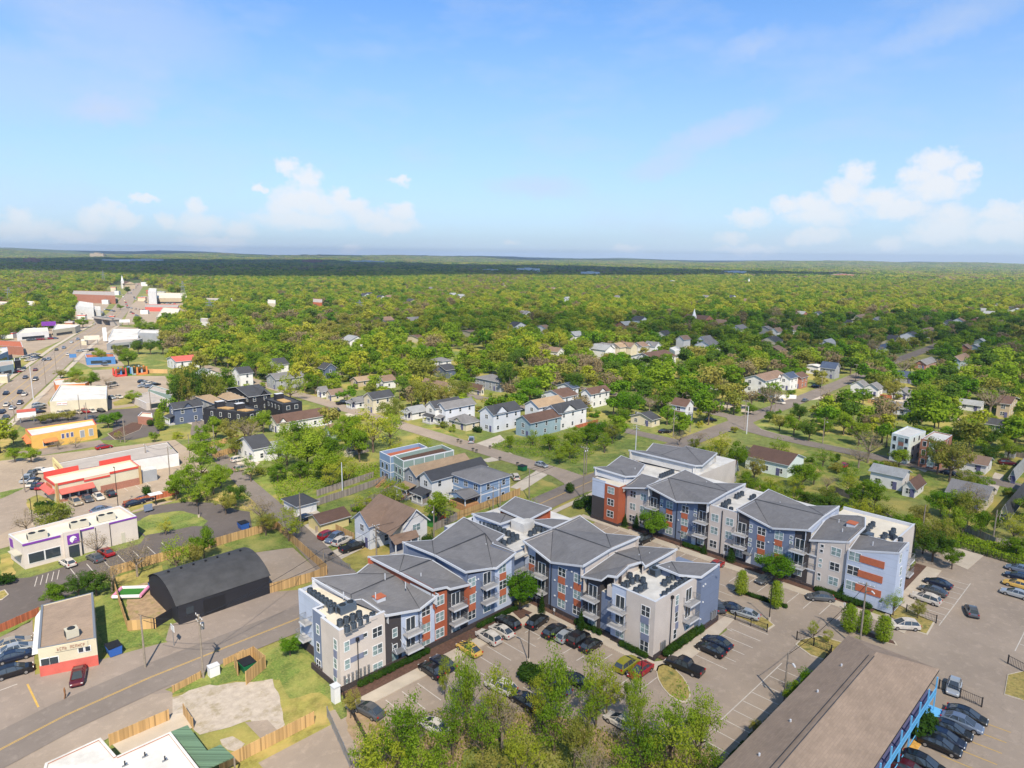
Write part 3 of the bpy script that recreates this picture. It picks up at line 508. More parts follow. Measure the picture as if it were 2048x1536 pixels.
def roof3(parent,faces,m='shingle_gray',th=.28,skirt=None,name='roof',drop=4.0,inset=.55,skip=None):
 """sloping roof of several planes given by picture points with their level; rim = outline with white fascia"""
 vs={};b=M();top=M()
 def key(p):return(round(p[0]),round(p[1]))
 def W(p):
  k=key(p)
  if k not in vs:x,y=P(p[0],p[1],p[2]);vs[k]=(x,y,p[2])
  return vs[k]
 edges={};inner=[]
 for f in faces:
  q=[W(p)for p in f]
  ar=sum(q[i][0]*q[(i+1)%len(q)][1]-q[(i+1)%len(q)][0]*q[i][1]for i in range(len(q)))
  ks=[key(p)for p in f]
  if ar<0:q=q[::-1];ks=ks[::-1]
  for i in range(1,len(q)-1):top.poly([q[0],q[i],q[i+1]],m)
  for i in range(len(ks)):
   e=(ks[i],ks[(i+1)%len(ks)]);
   if(e[1],e[0])in edges:edges.pop((e[1],e[0]));inner.append(e)
   else:edges[e]=1
 o=top.build(name,parent)
 vl=M()
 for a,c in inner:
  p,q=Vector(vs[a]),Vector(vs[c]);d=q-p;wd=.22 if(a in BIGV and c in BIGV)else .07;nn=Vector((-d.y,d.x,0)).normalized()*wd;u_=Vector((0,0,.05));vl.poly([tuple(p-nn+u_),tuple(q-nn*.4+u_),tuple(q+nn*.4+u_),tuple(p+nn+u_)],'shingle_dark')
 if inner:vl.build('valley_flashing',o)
 rim=M()
 for(a,c)in edges:
  p,q=vs[a],vs[c];rim.poly([(p[0],p[1],p[2]-th),(q[0],q[1],q[2]-th),(q[0],q[1],q[2]+.05),(p[0],p[1],p[2]+.05)],'fascia')
  d=Vector((q[0]-p[0],q[1]-p[1]));
  if d.length>.1:
   d.normalize();nx,ny=-d.y*.22,d.x*.22
   rim.poly([(p[0],p[1],p[2]+.05),(q[0],q[1],q[2]+.05),(q[0]+nx,q[1]+ny,q[2]+.05),(p[0]+nx,p[1]+ny,p[2]+.05)],'fascia')
 rim.build('fascia',o)
 if skirt:
  cx=sum(v[0]for v in vs.values())/len(vs);cyy=sum(v[1]for v in vs.values())/len(vs);sk=M()
  for(a,c)in edges:
   p,q=vs[a],vs[c];d=Vector((q[0]-p[0],q[1]-p[1]))
   if d.length<.3:continue
   d.normalize()
   if skip=='y' and-d.x<-.45:continue
   if skip=='x' and d.y<-.45:continue
   n=Vector((-d.y,d.x))*inset
   sk.poly([(p[0]+n.x,p[1]+n.y,p[2]-drop),(q[0]+n.x,q[1]+n.y,q[2]-drop),(q[0]+n.x,q[1]+n.y,q[2]-.06),(p[0]+n.x,p[1]+n.y,p[2]-.06)],skirt)
  sk.build('upper_wall',parent)
 return o
def vents(parent,pts,z=10.2):
 for px,py in pts:
  x,y=P(px,py,z);b=M();b.tube((x,y,z-.8),(x,y,z+.25),.09,.09,'fascia',7);b.build('vent_pipe',parent)
def fixtures(parent,ax,c,pts,out=-1):
 for px,py in pts:
  s,z=(ony if ax=='y' else onx)(px,py,c);b=M()
  if ax=='y':b.box(s-.12,s+.12,c,c+out*.16,z-.1,z+.1,'trim_white')
  else:b.box(c,c+out*.16,s-.12,s+.12,z-.1,z+.1,'trim_white')
  b.build('wall_lamp',parent)
# ================================================================ the near apartment building (L-shaped)
C=T('apartment_building','near L-shaped three-storey apartment block with folded gray roofs around the round green tree','building',(60,85))
YF,XF=77.4,82.6
def ez(pts,ax,c):return[(lambda r:(r[0],r[1]))((ony if ax=='y' else onx)(px,py,c))for px,py in pts]
body=M()
body.prism([(46.4,77.75),(78.6,77.75),(78.6,92),(46.4,92)],0,7.2,'slate','roof_white');body.box(82.95,98.5,51.8,79.5,0,7.3,'slate','roof_white');body.box(78.6,99.5,79.0,96.5,0,9.3,'slate','roof_white');body.box(78.6,82.95,82.5,84,0,9,'slate','roof_white');body.build('wall',C)
FOOT+=[(44,100.5,50,97)]
fl=M();fl.prism([(44.5,77.6),(52.2,77.6),(52.2,92),(46.3,92),(46.3,85.4),(44.9,85.4),(44.9,82.4),(44.5,82.4)],7.0,8.75,'cream','roof_cream');fl.build('flat_roof',C)
pp=M()
def parapet(b,pl,z0,z1,m,t=.32):
 for(a,c)in zip(pl,pl[1:]):
  d=Vector((c[0]-a[0],c[1]-a[1])).normalized();n=Vector((-d.y,d.x))*t
  b.prism([a,c,(c[0]+n.x,c[1]+n.y),(a[0]+n.x,a[1]+n.y)],z0,z1,m,'fascia')
panelbox(C,'x',44.3,[(77.3,82.3,'cream',0)],[(77,9.35),(83,9.35)],.9);panelbox(C,'x',44.7,[(82.3,85.3,'slate',0)],[(82,9.35),(86,9.35)],.9);panelbox(C,'x',46.1,[(85.3,92.2,'lightblue',0)],[(85,9.35),(93,9.35)],.9)
panelbox(C,'y',85.35,[(44.7,46.1,'lightblue',0)],[(44,9.35),(47,9.35)],.9,1,.3);panelbox(C,'y',92.2,[(46.1,52,'lightblue',0)],[(44,9.35),(53,9.35)],.9,1,.3)
pp2=M();pp2.prism([(44.3,77.3),(44.3,82.3),(44.7,82.3),(44.7,85.35),(46.1,85.35),(46.1,92.2),(46.5,92.2),(46.5,85.0),(45.1,85.0),(45.1,82.0),(44.7,82.0),(44.7,77.3)][::-1],9.35,9.42,'fascia');pp2.box(44.7,51.9,77.3,77.7,9.35,9.42,'fascia');pp2.build('parapet_cap',C)
pl0=M();pl0.box(44.15,44.5,77.2,85.4,0,.9,'plinth');pl0.box(45.95,46.5,85.35,92.3,0,1.5,'plinth');pl0.box(44.4,78.4,77.22,77.6,0,.9,'plinth');pl0.box(82.42,82.9,51.2,76.5,0,.9,'plinth');pl0.box(82.5,94,51.3,51.7,0,.9,'plinth');pl0.box(94.2,100.6,50.4,50.9,0,.9,'plinth');pl0.build('plinth',C)
EA=ez([(769,1233),(841,1221),(866,1200),(880,1190)],'y',YF)
def X_(px,py):return ony(px,py,YF)[0]
def Y_(px,py,c=XF):return onx(px,py,c)[0]
s1,s2,s3,s4,s5,s6,s7,s8=X_(770,1290),X_(803,1275),X_(869.5,1258),X_(894,1240),X_(936,1210),X_(952,1200),X_(989,1185),X_(1024,1160)
panelbox(C,'y',YF,[(44.3,s1,'cream',.1)],[(44,9.35),(53,9.35)],.9)
panelbox(C,'y',YF,[(s1,s2,'darkbrown',-.06),(s2,s3,'lightblue',0)],[(e[0],e[1]-.05)for e in EA],.3)
EB=ez([(866,1187),(893,1179),(901,1182),(940,1172)],'y',YF)
panelbox(C,'y',YF,[(s3,s4,'rustred',.05),(s4,s5,'darkbrown',0)],EB,.3)
EC=ez([(932,1150),(987,1140),(995,1139),(1033,1109)],'y',YF)
panelbox(C,'y',YF,[(s5,s7,'slate',.05),(s7,s8,'lightblue',0)],EC,.3)
def colpanel(ax,c,px,pys,w_,hs,m='rustpanel',out=-1):
 fn=ony if ax=='y' else onx
 for py,h_ in zip(pys,hs):
  s,z=fn(px[0]if isinstance(px,tuple)else px,py,c);b=M()
  if ax=='y':b.box(s-w_/2,s+w_/2,c,c+out*.09,z-h_/2,z+h_/2,m)
  else:b.box(c,c+out*.09,s-w_/2,s+w_/2,z-h_/2,z+h_/2,m)
  b.build('spandrel_panel',C if c<110 else RB)
def wins(root,ax,c,lst,w_=1.55,h_=1.45,out=-1,**k):
 for px,py in lst:
  s,z=(ony if ax=='y' else onx)(px,py,c-.06 if out<0 else c);pane_window(root,ax,c,s,z,w_,h_,out,glass=rnd.choice(['glass_blind','glass_blind','glass_dark']),**k)
def sliders(root,ax,c,lst,bal=True,out=-1):
 for px,py in lst:
  s,z=(ony if ax=='y' else onx)(px,py,c);z=round((z-1.15-.3)/2.62)*2.62+.3+1.12 if False else z
  pane_window(root,ax,c,s,z,1.6,2.05,out,rows=1,glass='glass_dark');
  if bal:balcony(root,ax,c,s,z-1.12,out=out)
wins(C,'y',YF-.1,[(694,1293),(695,1329),(696,1366)],.75,1.4,cols=1);wins(C,'y',YF-.1,[(755,1264),(755.4,1299),(756,1335)]);wins(C,'y',YF-.1,[(731,1270),(731.5,1306)],.55,.55,cols=1,rows=1)
for a,b_ in(((700,1284),(727,1272)),((701,1321),(727.5,1308))):
 u0,z0=ony(*a,YF-.1);u1,z1=ony(*b_,YF-.1);q=M();q.box(u0,u1,YF-.1,YF-.16,(z0+z1)/2-.4,(z0+z1)/2+.4,'slatepanel');q.build('accent_band',C)
wins(C,'y',YF+.06,[(790,1265.6),(790,1298)],.75,1.35,cols=1);canopy(C,'y',YF,ony(793,1318,YF)[0],2.6);door(C,'y',YF+.06,ony(791,1340,YF)[0],1.1,2.1,'glass_blind')
sliders(C,'y',YF,[(821,1247),(821,1279)]);wins(C,'y',YF,[(822,1307.5)])
wins(C,'y',YF,[(852,1222),(852.4,1256),(852,1290)]);colpanel('y',YF,852,(1239,1273),1.5,(1.2,1.2))
wins(C,'y',YF-.05,[(880,1201),(880,1233.6),(880,1266)]);sliders(C,'y',YF,[(911,1197),(912,1227)]);wins(C,'y',YF,[(912,1256)])
wins(C,'y',YF-.05,[(944,1165),(944,1198),(944,1229.5)]);colpanel('y',YF-.05,944,(1181,1214),1.5,(1.2,1.2))
sliders(C,'y',YF-.05,[(974,1156),(974,1186)]);wins(C,'y',YF-.05,[(974.5,1215)]);wins(C,'y',YF,[(1005,1136.7),(1005.6,1169.6),(1005.6,1198.6)]);colpanel('y',YF,1005.5,(1152.5,1184),1.5,(1.2,1.2))
for px,pys in((671,(1289,1327,1364)),):
 for py in pys:s,z=onx(px,py,44.3);pane_window(C,'x',44.3,s,z,.8,1.5,cols=1)
colpanel('x',44.3,671,(1308,1346),.8,(1.1,1.1),'slatepanel')
wins(C,'x',44.7,[(635,1259),(636,1295)],.7,1.4,cols=1);wins(C,'x',44.7,[(637,1329)],1.2,1.4);balcony(C,'x',46.1,onx(620,1276,46.1)[0],5.4,1.8,1.2);balcony(C,'x',46.1,onx(618,1320,46.1)[0],2.6,2.4,1.4)
EF=ez([(1046,1084),(1073,1104),(1098,1126),(1105,1127),(1168,1134)],'x',XF);EG=ez([(1160,1155),(1203,1163),(1215,1155),(1236,1157)],'x',XF)
t1,t2,t3,t4,t5,t6=Y_(1050,1130),Y_(1071,1130),Y_(1098.5,1160),Y_(1166.5,1180),Y_(1200,1200),Y_(1224,1200)
panelbox(C,'x',XF,[(t2,t1,'lightblue',0),(t3,t2,'darkbrown',.05),(t4,t3,'slate',.08)],EF,.3)
panelbox(C,'x',XF,[(t5,t4,'darkbrown',0)],EG,.3);panelbox(C,'x',XF+1.6,[(59.2,t5,'darkbrown',0)],EG,.3);panelbox(C,'y',t5,[(XF,XF+1.6,'darkbrown',0)],[(82,9.8),(85,9.8)],.3)
panelbox(C,'x',XF,[(56.7,59.5,'lightblue',.12),(51.4,56.7,'cream',.25)],[(50,9.6),(60,9.6)],.6)
wins(C,'x',XF,[(1063.5,1119),(1062.5,1150)],1.3);colpanel('x',XF,1063.5,(1135,),1.3,(1.2,))
sliders(C,'x',XF-.05,[(1084,1137),(1083,1168)]);wins(C,'x',XF-.05,[(1079,1196)],.8,cols=1)
wins(C,'x',XF-.08,[(1123.7,1144.5),(1123,1177),(1122.4,1207),(1155.5,1157.6),(1154,1190),(1153,1221)]);colpanel('x',XF-.08,1123.3,(1161,1192),1.5,(1.2,1.2));colpanel('x',XF-.08,1154.7,(1174,1206),1.5,(1.2,1.2))
sliders(C,'x',XF,[(1186,1182),(1185.4,1214.5)]);wins(C,'x',XF,[(1184,1242.7)])
wins(C,'x',XF+1.6,[(1221,1189.6),(1220,1221)],.9,cols=1);canopy(C,'x',XF+1.6,60.2,2.7)
sliders(C,'x',XF-.12,[(1240.5,1204.4),(1239.6,1235.7)]);wins(C,'x',XF-.12,[(1239,1266)])
wins(C,'x',XF-.25,[(1291,1222.7),(1289,1257),(1287.8,1291.7)],1.45,1.6);colpanel('x',XF-.25,1289.7,(1240,1274.5),1.45,(1.15,1.15),'slatepanel')
YE=51.4
panelbox(C,'y',YE,[(XF-.25,94.3,'cream',0)],[(80,9.6),(96,9.6)],.6);sb=M();sb.prism([(94.3,50.6),(100.4,50.6),(100.4,58.5),(94.3,58.5)],.8,8.9,'slate');sb.build('wall_panel',C)
wins(C,'y',YE,[(1354.7,1200.5),(1353,1234),(1350,1268)],.8,1.6,cols=1);colpanel('y',YE,1353,(1217,1251),.8,(1.1,1.1),'slatepanel');sliders(C,'y',YE,[(1377,1188.8),(1375,1222)]);wins(C,'y',YE,[(1375.5,1250)],1.0,cols=1)
rfl=M();rfl.box(XF-.1,94.2,51.55,60.5,7.2,9.0,'cream','roof_white');rfl.build('flat_roof',C)
pc=M();pc.box(XF-.25,94.3,51.4,51.75,9.6,9.67,'fascia');pc.box(XF-.25,XF+.15,51.75,59.5,9.6,9.67,'fascia');pc.box(XF+.05,XF+.15,51.75,59.4,9.0,9.6,'fascia');pc.box(XF,94.2,51.65,51.75,9.0,9.6,'fascia');pc.build('parapet_cap',C)
for z in(2.9,5.8,8.9):
 b=M();b.prism([(78.9,77.6),(82.5,77.9),(82.9,82),(78.9,82)],z-.3,z,'deck_gray' if z<8 else 'roof_white',None);b.build('walkway',C)
 if z<8:b=M();[b.box(79+.25*i,79.03+.25*i,77.7,77.75,z,z+1.05,'metal_gray')for i in range(14)];b.box(79,82.5,77.68,77.74,z+1.03,z+1.08,'metal_gray');b.build('railing',C)
roof3(C,[[(623,1156,10.3),(703,1202,9.4),(702,1189,9.2)],[(623,1156,10.3),(702,1189,9.2),(797,1148,9.4),(712,1147,9.8)],[(712,1147,9.8),(797,1148,9.4),(742,1123,10.2)],[(703,1202,9.4),(723,1199,9.3),(771,1231,9.0),(840,1219,7.8),(797,1148,9.4),(702,1189,9.2)],[(797,1148,9.4),(840,1219,7.8),(878,1189,8.9),(867,1183,9.2)]],skirt='fascia',drop=1.6,skip='y')
roof3(C,[[(735,1113,11.2),(798,1145,10.6),(809,1108,10.9)],[(798,1145,10.6),(863,1119,10.7),(809,1108,10.9)],[(798,1145,10.6),(865,1180,10.0),(893,1174,9.4),(900,1178,9.1),(943,1168,8.4),(863,1119,10.7)]],skirt='rustred',drop=3.5,skip='y')
roof3(C,[[(804,1084,11.9),(868,1110,11.2),(864,1080,11.0)],[(864,1080,11.0),(868,1110,11.2),(970,1067,10.8),(927,1034,11.6)],[(868,1110,11.2),(930,1144,10.7),(985,1136,9.3),(970,1067,10.8)],[(970,1067,10.8),(985,1136,9.3),(994,1136,9.2),(1033,1105,10.4),(985,1087,10.5)],[(970,1067,10.8),(985,1087,10.5),(1010,1069,10.6),(927,1034,11.6)]],skirt='slate',drop=4,skip='y')
roof3(C,[[(1045,1081,11.1),(1072,1101,10.4),(1101,1124,9.2),(1106,1057,11.2)],[(1106,1057,11.2),(1101,1124,9.2),(1167,1132,11.0),(1223,1098,11.4)],[(1106,1057,11.2),(1223,1098,11.4),(1212,1067,10.4),(1160,1031,11.8)],[(1212,1067,10.4),(1223,1098,11.4),(1281,1073,11.8)]],skirt='cream',drop=3,skip='x')
roof3(C,[[(1162,1152,9.1),(1203,1160,9.9),(1215,1151,10.8),(1235,1154,11.0),(1260,1131,10.9),(1283,1124,10.6),(1230,1105,10.2)],[(1230,1105,10.2),(1283,1124,10.6),(1276,1092,9.8),(1238,1097,10.2)],[(1276,1092,9.8),(1283,1124,10.6),(1290,1134,10.5),(1355,1098,11.2)]],skirt='cream',drop=2.8,skip='x')
roof3(C,[[(1312,1131,10.6),(1358,1150,10.4),(1342,1122,10.0)],[(1342,1122,10.0),(1358,1150,10.4),(1404,1154,9.9),(1440,1128,10.6)]],skirt='slate',drop=2.0)
roof3(C,[[(943,1027,11.6),(1000,1048,11.0),(1011,1029,10.8),(985,1024,10.9)],[(1011,1029,10.8),(1000,1048,11.0),(1042,1034,10.6),(985,1024,10.9)]],skirt='lightblue',drop=1.9)
roof3(C,[[(997,1017,11.6),(1054,1042,11.0),(1104,1016,11.4),(1030,993,12.0)]],skirt='rustred',drop=4)
roof3(C,[[(1056,1040,10.9),(1106,1056,10.8),(1142,1040,11.0),(1103,1037,10.6)]],skirt='fascia',drop=2)
b=M();x0,y0=P(1045,1046,10.6);b.box(x0-1.3,x0+1.7,y0-1.6,y0+1.8,9.3,11.1,'roof_white');b.build('stair_head',C)
vents(C,[(687,1187),(751,1188),(811,1167),(770,1150),(809,1128),(842,1149),(867,1099),(894,1089),(946,1065),(910,1115),(928,1104),(972,1090),(1114,1086),(1152,1098),(1195,1106),(1210,1078),(1299,1108),(1278,1111),(1338,1136),(1064,1034),(1000,1036)])
fixtures(C,'x',XF-.08,[(1110,1160),(1134,1139),(1144,1143),(1134,1172),(1143,1175),(1110,1191),(1133,1202)]);fixtures(C,'y',YF-.05,[(951,1160),(956,1158),(951,1184)]);fixtures(C,'y',50.6,[(1406,1172),(1410,1168),(1405,1204),(1400,1238)])
for px,py0,py1,ax,c in((715,1280,1378,'y',77.1),(838,1222,1320,'y',77.2),(1345,1196,1285,'y',51.2),(1103,1126,1215,'x',82.3)):
 fn=ony if ax=='y' else onx;s,z=fn(px,py0,c);b=M();p=(s,c)if ax=='y' else(c,s);b.tube((*p,.1),(*p,z),.07,.07,'metal_dark',6);b.box(p[0]-.22,p[0]+.22,p[1]-.18,p[1]+.18,z-.1,z+.35,'metal_dark');b.build('downpipe',C)
b=M()
for i in range(7):
 s=ony(688+i*8,1366-i*4,YF)[0]
 for k in range(3):b.box(s-.14,s+.14,YF-.12,YF-.3,1.0+k*.5,1.35+k*.5,'metal_gray')
b.build('electric_meters',C)
b=M()
for i in range(3):b.box(84.2+i*.45,84.5+i*.45,51.1,51.3,1.0,2.3,'metal_gray');b.box(98+i*.6,98.35+i*.6,50.3,50.55,1.0,2.4,'metal_gray')
b.build('electric_meters',C)
for px,py,z,m in((758,1192,8.9,'rustpanel'),):
 x,y=P(px,py,z+.6);b=M();b.obox((x,y),1.5,1.3,z-.4,z+.5,0,'fascia',m);b.obox((x,y),1.65,1.45,z+.5,z+.62,0,m);b.build('roof_hatch',C)
# ================================================================ the far long apartment building
RB=T('apartment_building','long three-storey apartment block across the inner lot with butterfly roofs and a white flat roof','building',(135,65));XR=124.0
FOOT+=[(120,149,30,98),(140,168,78,102)]
b=M();b.box(124.3,144,38,96,0,8.9,'cream','roof_white');b.box(144,163,80,97,0,8.9,'cream','roof_white');b.box(127.3,145.8,33.8,47,0,9.0,'cream','roof_cream');b.build('wall',RB)
def YR(px,py,c=XR):return onx(px,py,c)[0]
XL=121.3
panelbox(RB,'x',XL,[(YR(1209,1000,XL),YR(1183.5,1000,XL),'lightblue',0)],[(80,10.0),(100,10.0)],5.8);panelbox(RB,'x',XL,[(YR(1209,1000,XL),YR(1183.5,1000,XL),'darkbrown',-.05)],[(80,5.8),(100,5.8)],.2)
panelbox(RB,'x',XL,[(YR(1237,1000,XL),YR(1209,1000,XL),'rustred',.08)],[(80,9.5),(100,9.5)],.8);yr=YR(1237,1000,XL);panelbox(RB,'y',yr,[(XL-.08,XR,'rustred',0)],[(120,9.5),(124,9.5)],.8)
yl=YR(1183.5,1000,XL);b=M();b.box(XL+.3,125,yr+.1,yl-.05,0,9.0,'darkbrown','roof_cream');b.box(XL-.1,XR,yr-.1,yl+.1,0,.8,'plinth');b.box(123.75,124.2,46,yr,0,.7,'plinth');b.box(123.7,124.2,38,46,0,.5,'plinth');b.build('plinth',RB)
EDr=ez([(1244,979),(1297,980)],'x',XR);EEr=ez([(1295,976),(1352,1006),(1390,1007),(1420,1008)],'x',XR);EFr=ez([(1471,1021),(1540,1058),(1588,1062),(1620,1064)],'x',XR);EGr=ez([(1619,1083),(1702,1087)],'x',XR);EHr=ez([(1697,1103),(1802,1110)],'x',XR-.5)
b0=YR(1253.5,1010);b1=YR(1297.5,1020);b2=YR(1319,1020);b3=YR(1394,1040);b4=YR(1418.5,1040);b5=YR(1472.5,1060);b6=YR(1497,1070);b7=YR(1588,1090);b8=YR(1619,1090);b9=YR(1634,1110);b10=YR(1695,1120)
panelbox(RB,'x',XR,[(b1,b0,'cream',0)],EDr,.5);panelbox(RB,'x',XR,[(b2,b1,'darkbrown',-.04),(b3,b2,'slate',.04),(b4,b3,'darkbrown',-.04)],EEr,.5)
panelbox(RB,'x',XR,[(b5,b4,'cream',.1)],[(40,10.4),(90,10.4)],.5);panelbox(RB,'x',XR,[(b6,b5,'darkbrown',-.04),(b7,b6,'slate',.04),(b8,b7,'darkbrown',-.04)],EFr,.5)
panelbox(RB,'x',XR+1.4,[(b9,b8,'darkbrown',0)],EGr,.2);panelbox(RB,'x',XR+1.4,[(b0,yr,'darkbrown',0)],EDr,.2);panelbox(RB,'x',XR,[(b10,b9,'cream',.06)],EGr,.5)
yA=YR(1795,1130,XR-.5);panelbox(RB,'x',XR-.5,[(yA,b10,'lightblue',.0)],EHr,.4);panelbox(RB,'y',yA,[(XR-.5,129.5,'lightblue',0)],[(122,10.9),(130,10.3)],.4);b=M();b.box(124,129,yA+.2,b10,.3,8.7,'lightblue');b.build('wall',RB)
panelbox(RB,'y',33.6,[(129.5,146,'cream',0)],[(120,9.6),(150,9.6)],.4);b=M();b.box(145.6,146,33.6,47,9.0,9.6,'fascia');b.box(129,146,33.6,33.9,9.6,9.68,'fascia');b.box(129,145.6,33.9,34,9,9.6,'fascia');b.box(XR-.1,XR+.3,b5,b4,10.4,10.48,'fascia');b.box(XL-.08,XL+.3,yr,yl,9.5,9.58,'fascia');b.build('parapet_cap',RB)
b=M();b.box(XR+.35,141,b5,b4,8.9,9.6,'cream','roof_white');b.build('flat_roof',RB)
wins(RB,'x',XL-.08,[(1221.8,981),(1221,1004.5),(1220,1028)],1.7);wins(RB,'x',XR,[(1266,988.4),(1286.7,994.5),(1265,1013),(1285.5,1019),(1263.7,1036.7),(1284,1043)],1.45)
sliders(RB,'x',XR+1.4,[(1247,982),(1246.4,1007)]);sliders(RB,'x',XR,[(1307.5,1004.5),(1305,1030),(1405.4,1032.3),(1403,1059.4),(1483.8,1056),(1481,1081),(1599.8,1089),(1597,1119)]);sliders(RB,'x',XR+1.4,[(1625,1092),(1622.8,1121)])
wins(RB,'x',XR-.04,[(1339,1010),(1338.4,1036),(1337.5,1061),(1370.5,1019),(1368.7,1044),(1367.7,1070.4),(1523,1062.7),(1521,1089.5),(1517,1115.8),(1557.9,1071.7),(1556,1099.6),(1554,1126)]);wins(RB,'x',XR,[(1401,1081.4),(1478.4,1107),(1595,1143)],1.4)
for px,pys in((1338.5,(1023,1048)),(1369,(1032,1058)),(1522,(1076,1103)),(1556.5,(1086,1113))):colpanel('x',XR-.04,px,pys,1.5,(1.15,1.15))
wins(RB,'x',XR-.1,[(1429.8,1035.7),(1428,1061),(1426,1088),(1459,1044),(1457.4,1070.6),(1454.8,1097)],1.5);wins(RB,'x',XR-.06,[(1672,1104),(1669,1133.6),(1666,1162.4)],1.6);wins(RB,'x',XR-.5,[(1709.4,1113.6),(1706,1141.5),(1703,1171.6)],1.9,1.6)
wins(RB,'x',XR-.04,[(1323.5,1001.6),(1323,1010.8),(1390.7,1021),(1390,1030.4),(1389,1046.7),(1388.5,1055.8),(1502,1052.4),(1501,1062),(1500,1079.7),(1498.8,1089.5),(1582.6,1075),(1582,1085),(1580,1102.4),(1579.4,1112)],.5,.5,cols=1,rows=1);wins(RB,'x',XR-.06,[(1644.5,1092),(1642.8,1102),(1641,1120.7),(1640,1131),(1638,1149),(1637.4,1157)],.5,.5,cols=1,rows=1)
for(p0,p1,py)in((1720,1769,1124),(1716,1765,1153),(1711,1762,1181)):
 y0_,z0_=onx(p0,py-8,XR-.5);y1_,z1_=onx(p1,py+8,XR-.5);b=M();zc=(z0_+z1_)/2;b.box(XR-.5,XR-.62,y1_,y0_,zc-.62,zc+.62,'rustpanel');b.build('accent_panel',RB)
canopy(RB,'x',XR,YR(1385,1061.6),2.9);door(RB,'x',XR-.04,YR(1387,1081));canopy(RB,'x',XR,YR(1497.7,1100),2.9);door(RB,'x',XR-.04,YR(1497,1115));door(RB,'x',XR+1.4,YR(1618.7,1149,XR+1.4))
for px,pys in((1801,(1117,1142,1166)),):
 for py in pys:s,z=ony(px,py,yA);pane_window(RB,'y',yA,s,z,.9,1.5,cols=1)
sliders(RB,'y',33.6,[(1811,1108),(1809,1134)])
roof3(RB,[[(1187,934,11.4),(1251,953,10.6),(1240,938,10.4),(1213,933,10.6)],[(1213,933,10.6),(1240,938,10.4),(1251,953,10.6),(1274,952,10.3),(1291,929,10.4),(1242,911,11.0)]],skirt='fascia',drop=2)
roof3(RB,[[(1243,975,9.1),(1295.5,976,10.5),(1322,958,10.4),(1282,947,10.0),(1262,962,9.8)]],skirt='cream',drop=1,skip='x')
roof3(RB,[[(1293,971.5,11.2),(1352,1003,9.6),(1336,955,11.2)],[(1336,955,11.2),(1352,1003,9.6),(1388,1004.5,10.4),(1419,1006,11.3),(1457,984,11.2)],[(1336,955,11.2),(1457,984,11.2),(1429,966,10.6),(1370,939,11.6)],[(1429,966,10.6),(1457,984,11.2),(1492,967,11.6)]],skirt='fascia',drop=2.4,skip='x')
roof3(RB,[[(1472,1018,11.2),(1540,1054,9.6),(1508,998,11.0)],[(1508,998,11.0),(1540,1054,9.6),(1544,1056,9.6),(1618,1060,11.2),(1650,1032,11.2)],[(1508,998,11.0),(1650,1032,11.2),(1616,1012,10.4),(1537,978,11.7)],[(1616,1012,10.4),(1650,1032,11.2),(1680,1012,11.8)]],skirt='lightblue',drop=2.4,skip='x')
roof3(RB,[[(1618,1080,9.2),(1700,1084,11.0),(1732,1054,11.0),(1653,1035,9.8)],[(1653,1035,9.8),(1732,1054,11.0),(1732,1035,11.2),(1716,1031,10.8),(1675,1029,10.2)]],skirt='cream',drop=2.2,skip='x')
roof3(RB,[[(1696,1100,9.5),(1800,1106,11.5),(1819,1085,11.0),(1780,1083,10.6),(1720,1067,9.8)]],skirt='lightblue',drop=2.2,skip='x')
roof3(RB,[[(1257,900,12.0),(1390,931,11.4),(1323,910,11.0),(1292,902,11.0)],[(1292,902,11.0),(1323,910,11.0),(1365,895,11.2),(1345,892.5,11.2),(1306,886,11.6)],[(1323,910,11.0),(1390,931,11.4),(1406,931,11.0),(1371,892,11.6),(1365,895,11.2)],[(1371,892,11.6),(1406,931,11.0),(1435,906,11.6)]],skirt='roof_white',drop=2.4)
vents(RB,[(1270,937),(1347,967),(1380,951),(1413,965),(1404,990),(1454,977),(1542,1022),(1588,1031),(1560,1006),(1652,1021),(1678,1041),(1685,1060),(1746,1086),(1319,906),(1376,906)],10.6)
fixtures(RB,'x',XR-.04,[(1355,1005),(1357,1040),(1362,1024),(1373,1008),(1384,1050),(1537,1084),(1549,1085),(1541,1062),(1560,1062)])
b=M();x,y=P(1705,1045,11.2);b.obox((x,y),1.8,1.5,10.2,11.1,0,'fascia','rustpanel');b.obox((x,y),1.95,1.65,11.1,11.25,0,'rustpanel');b.build('roof_hatch',RB)
b=M();b.tube((XR-.2,YR(1442,1080),.3),(XR-.2,YR(1442,1080),10),.09,.09,'metal_dark',6);b.tube((XR-.2,YR(1352,1070),.3),(XR-.2,YR(1352,1070),9.3),.06,.06,'metal_dark',6);b.tube((145.8,33.4,.3),(145.8,33.4,9.4),.08,.08,'metal_dark',6);b.build('downpipe',RB)
MARKS+=[(700,1290,'left end of the near apartment block'),(870,1230,'near apartment block'),(1110,1110,'middle of the near apartment block'),(1310,1230,'cream corner of the near apartment block'),(1560,1090,'long far apartment block'),(1240,960,'left end of the far apartment block'),(1790,1120,'right end of the far apartment block'),(1340,920,'rear wing of the far apartment block')]
show([(121,97,0),(121,33,0),(121,97,10),(121,33,10),(146,33.6,10)]);show([(44,77,9),(78,77,9),(46,92,9)])
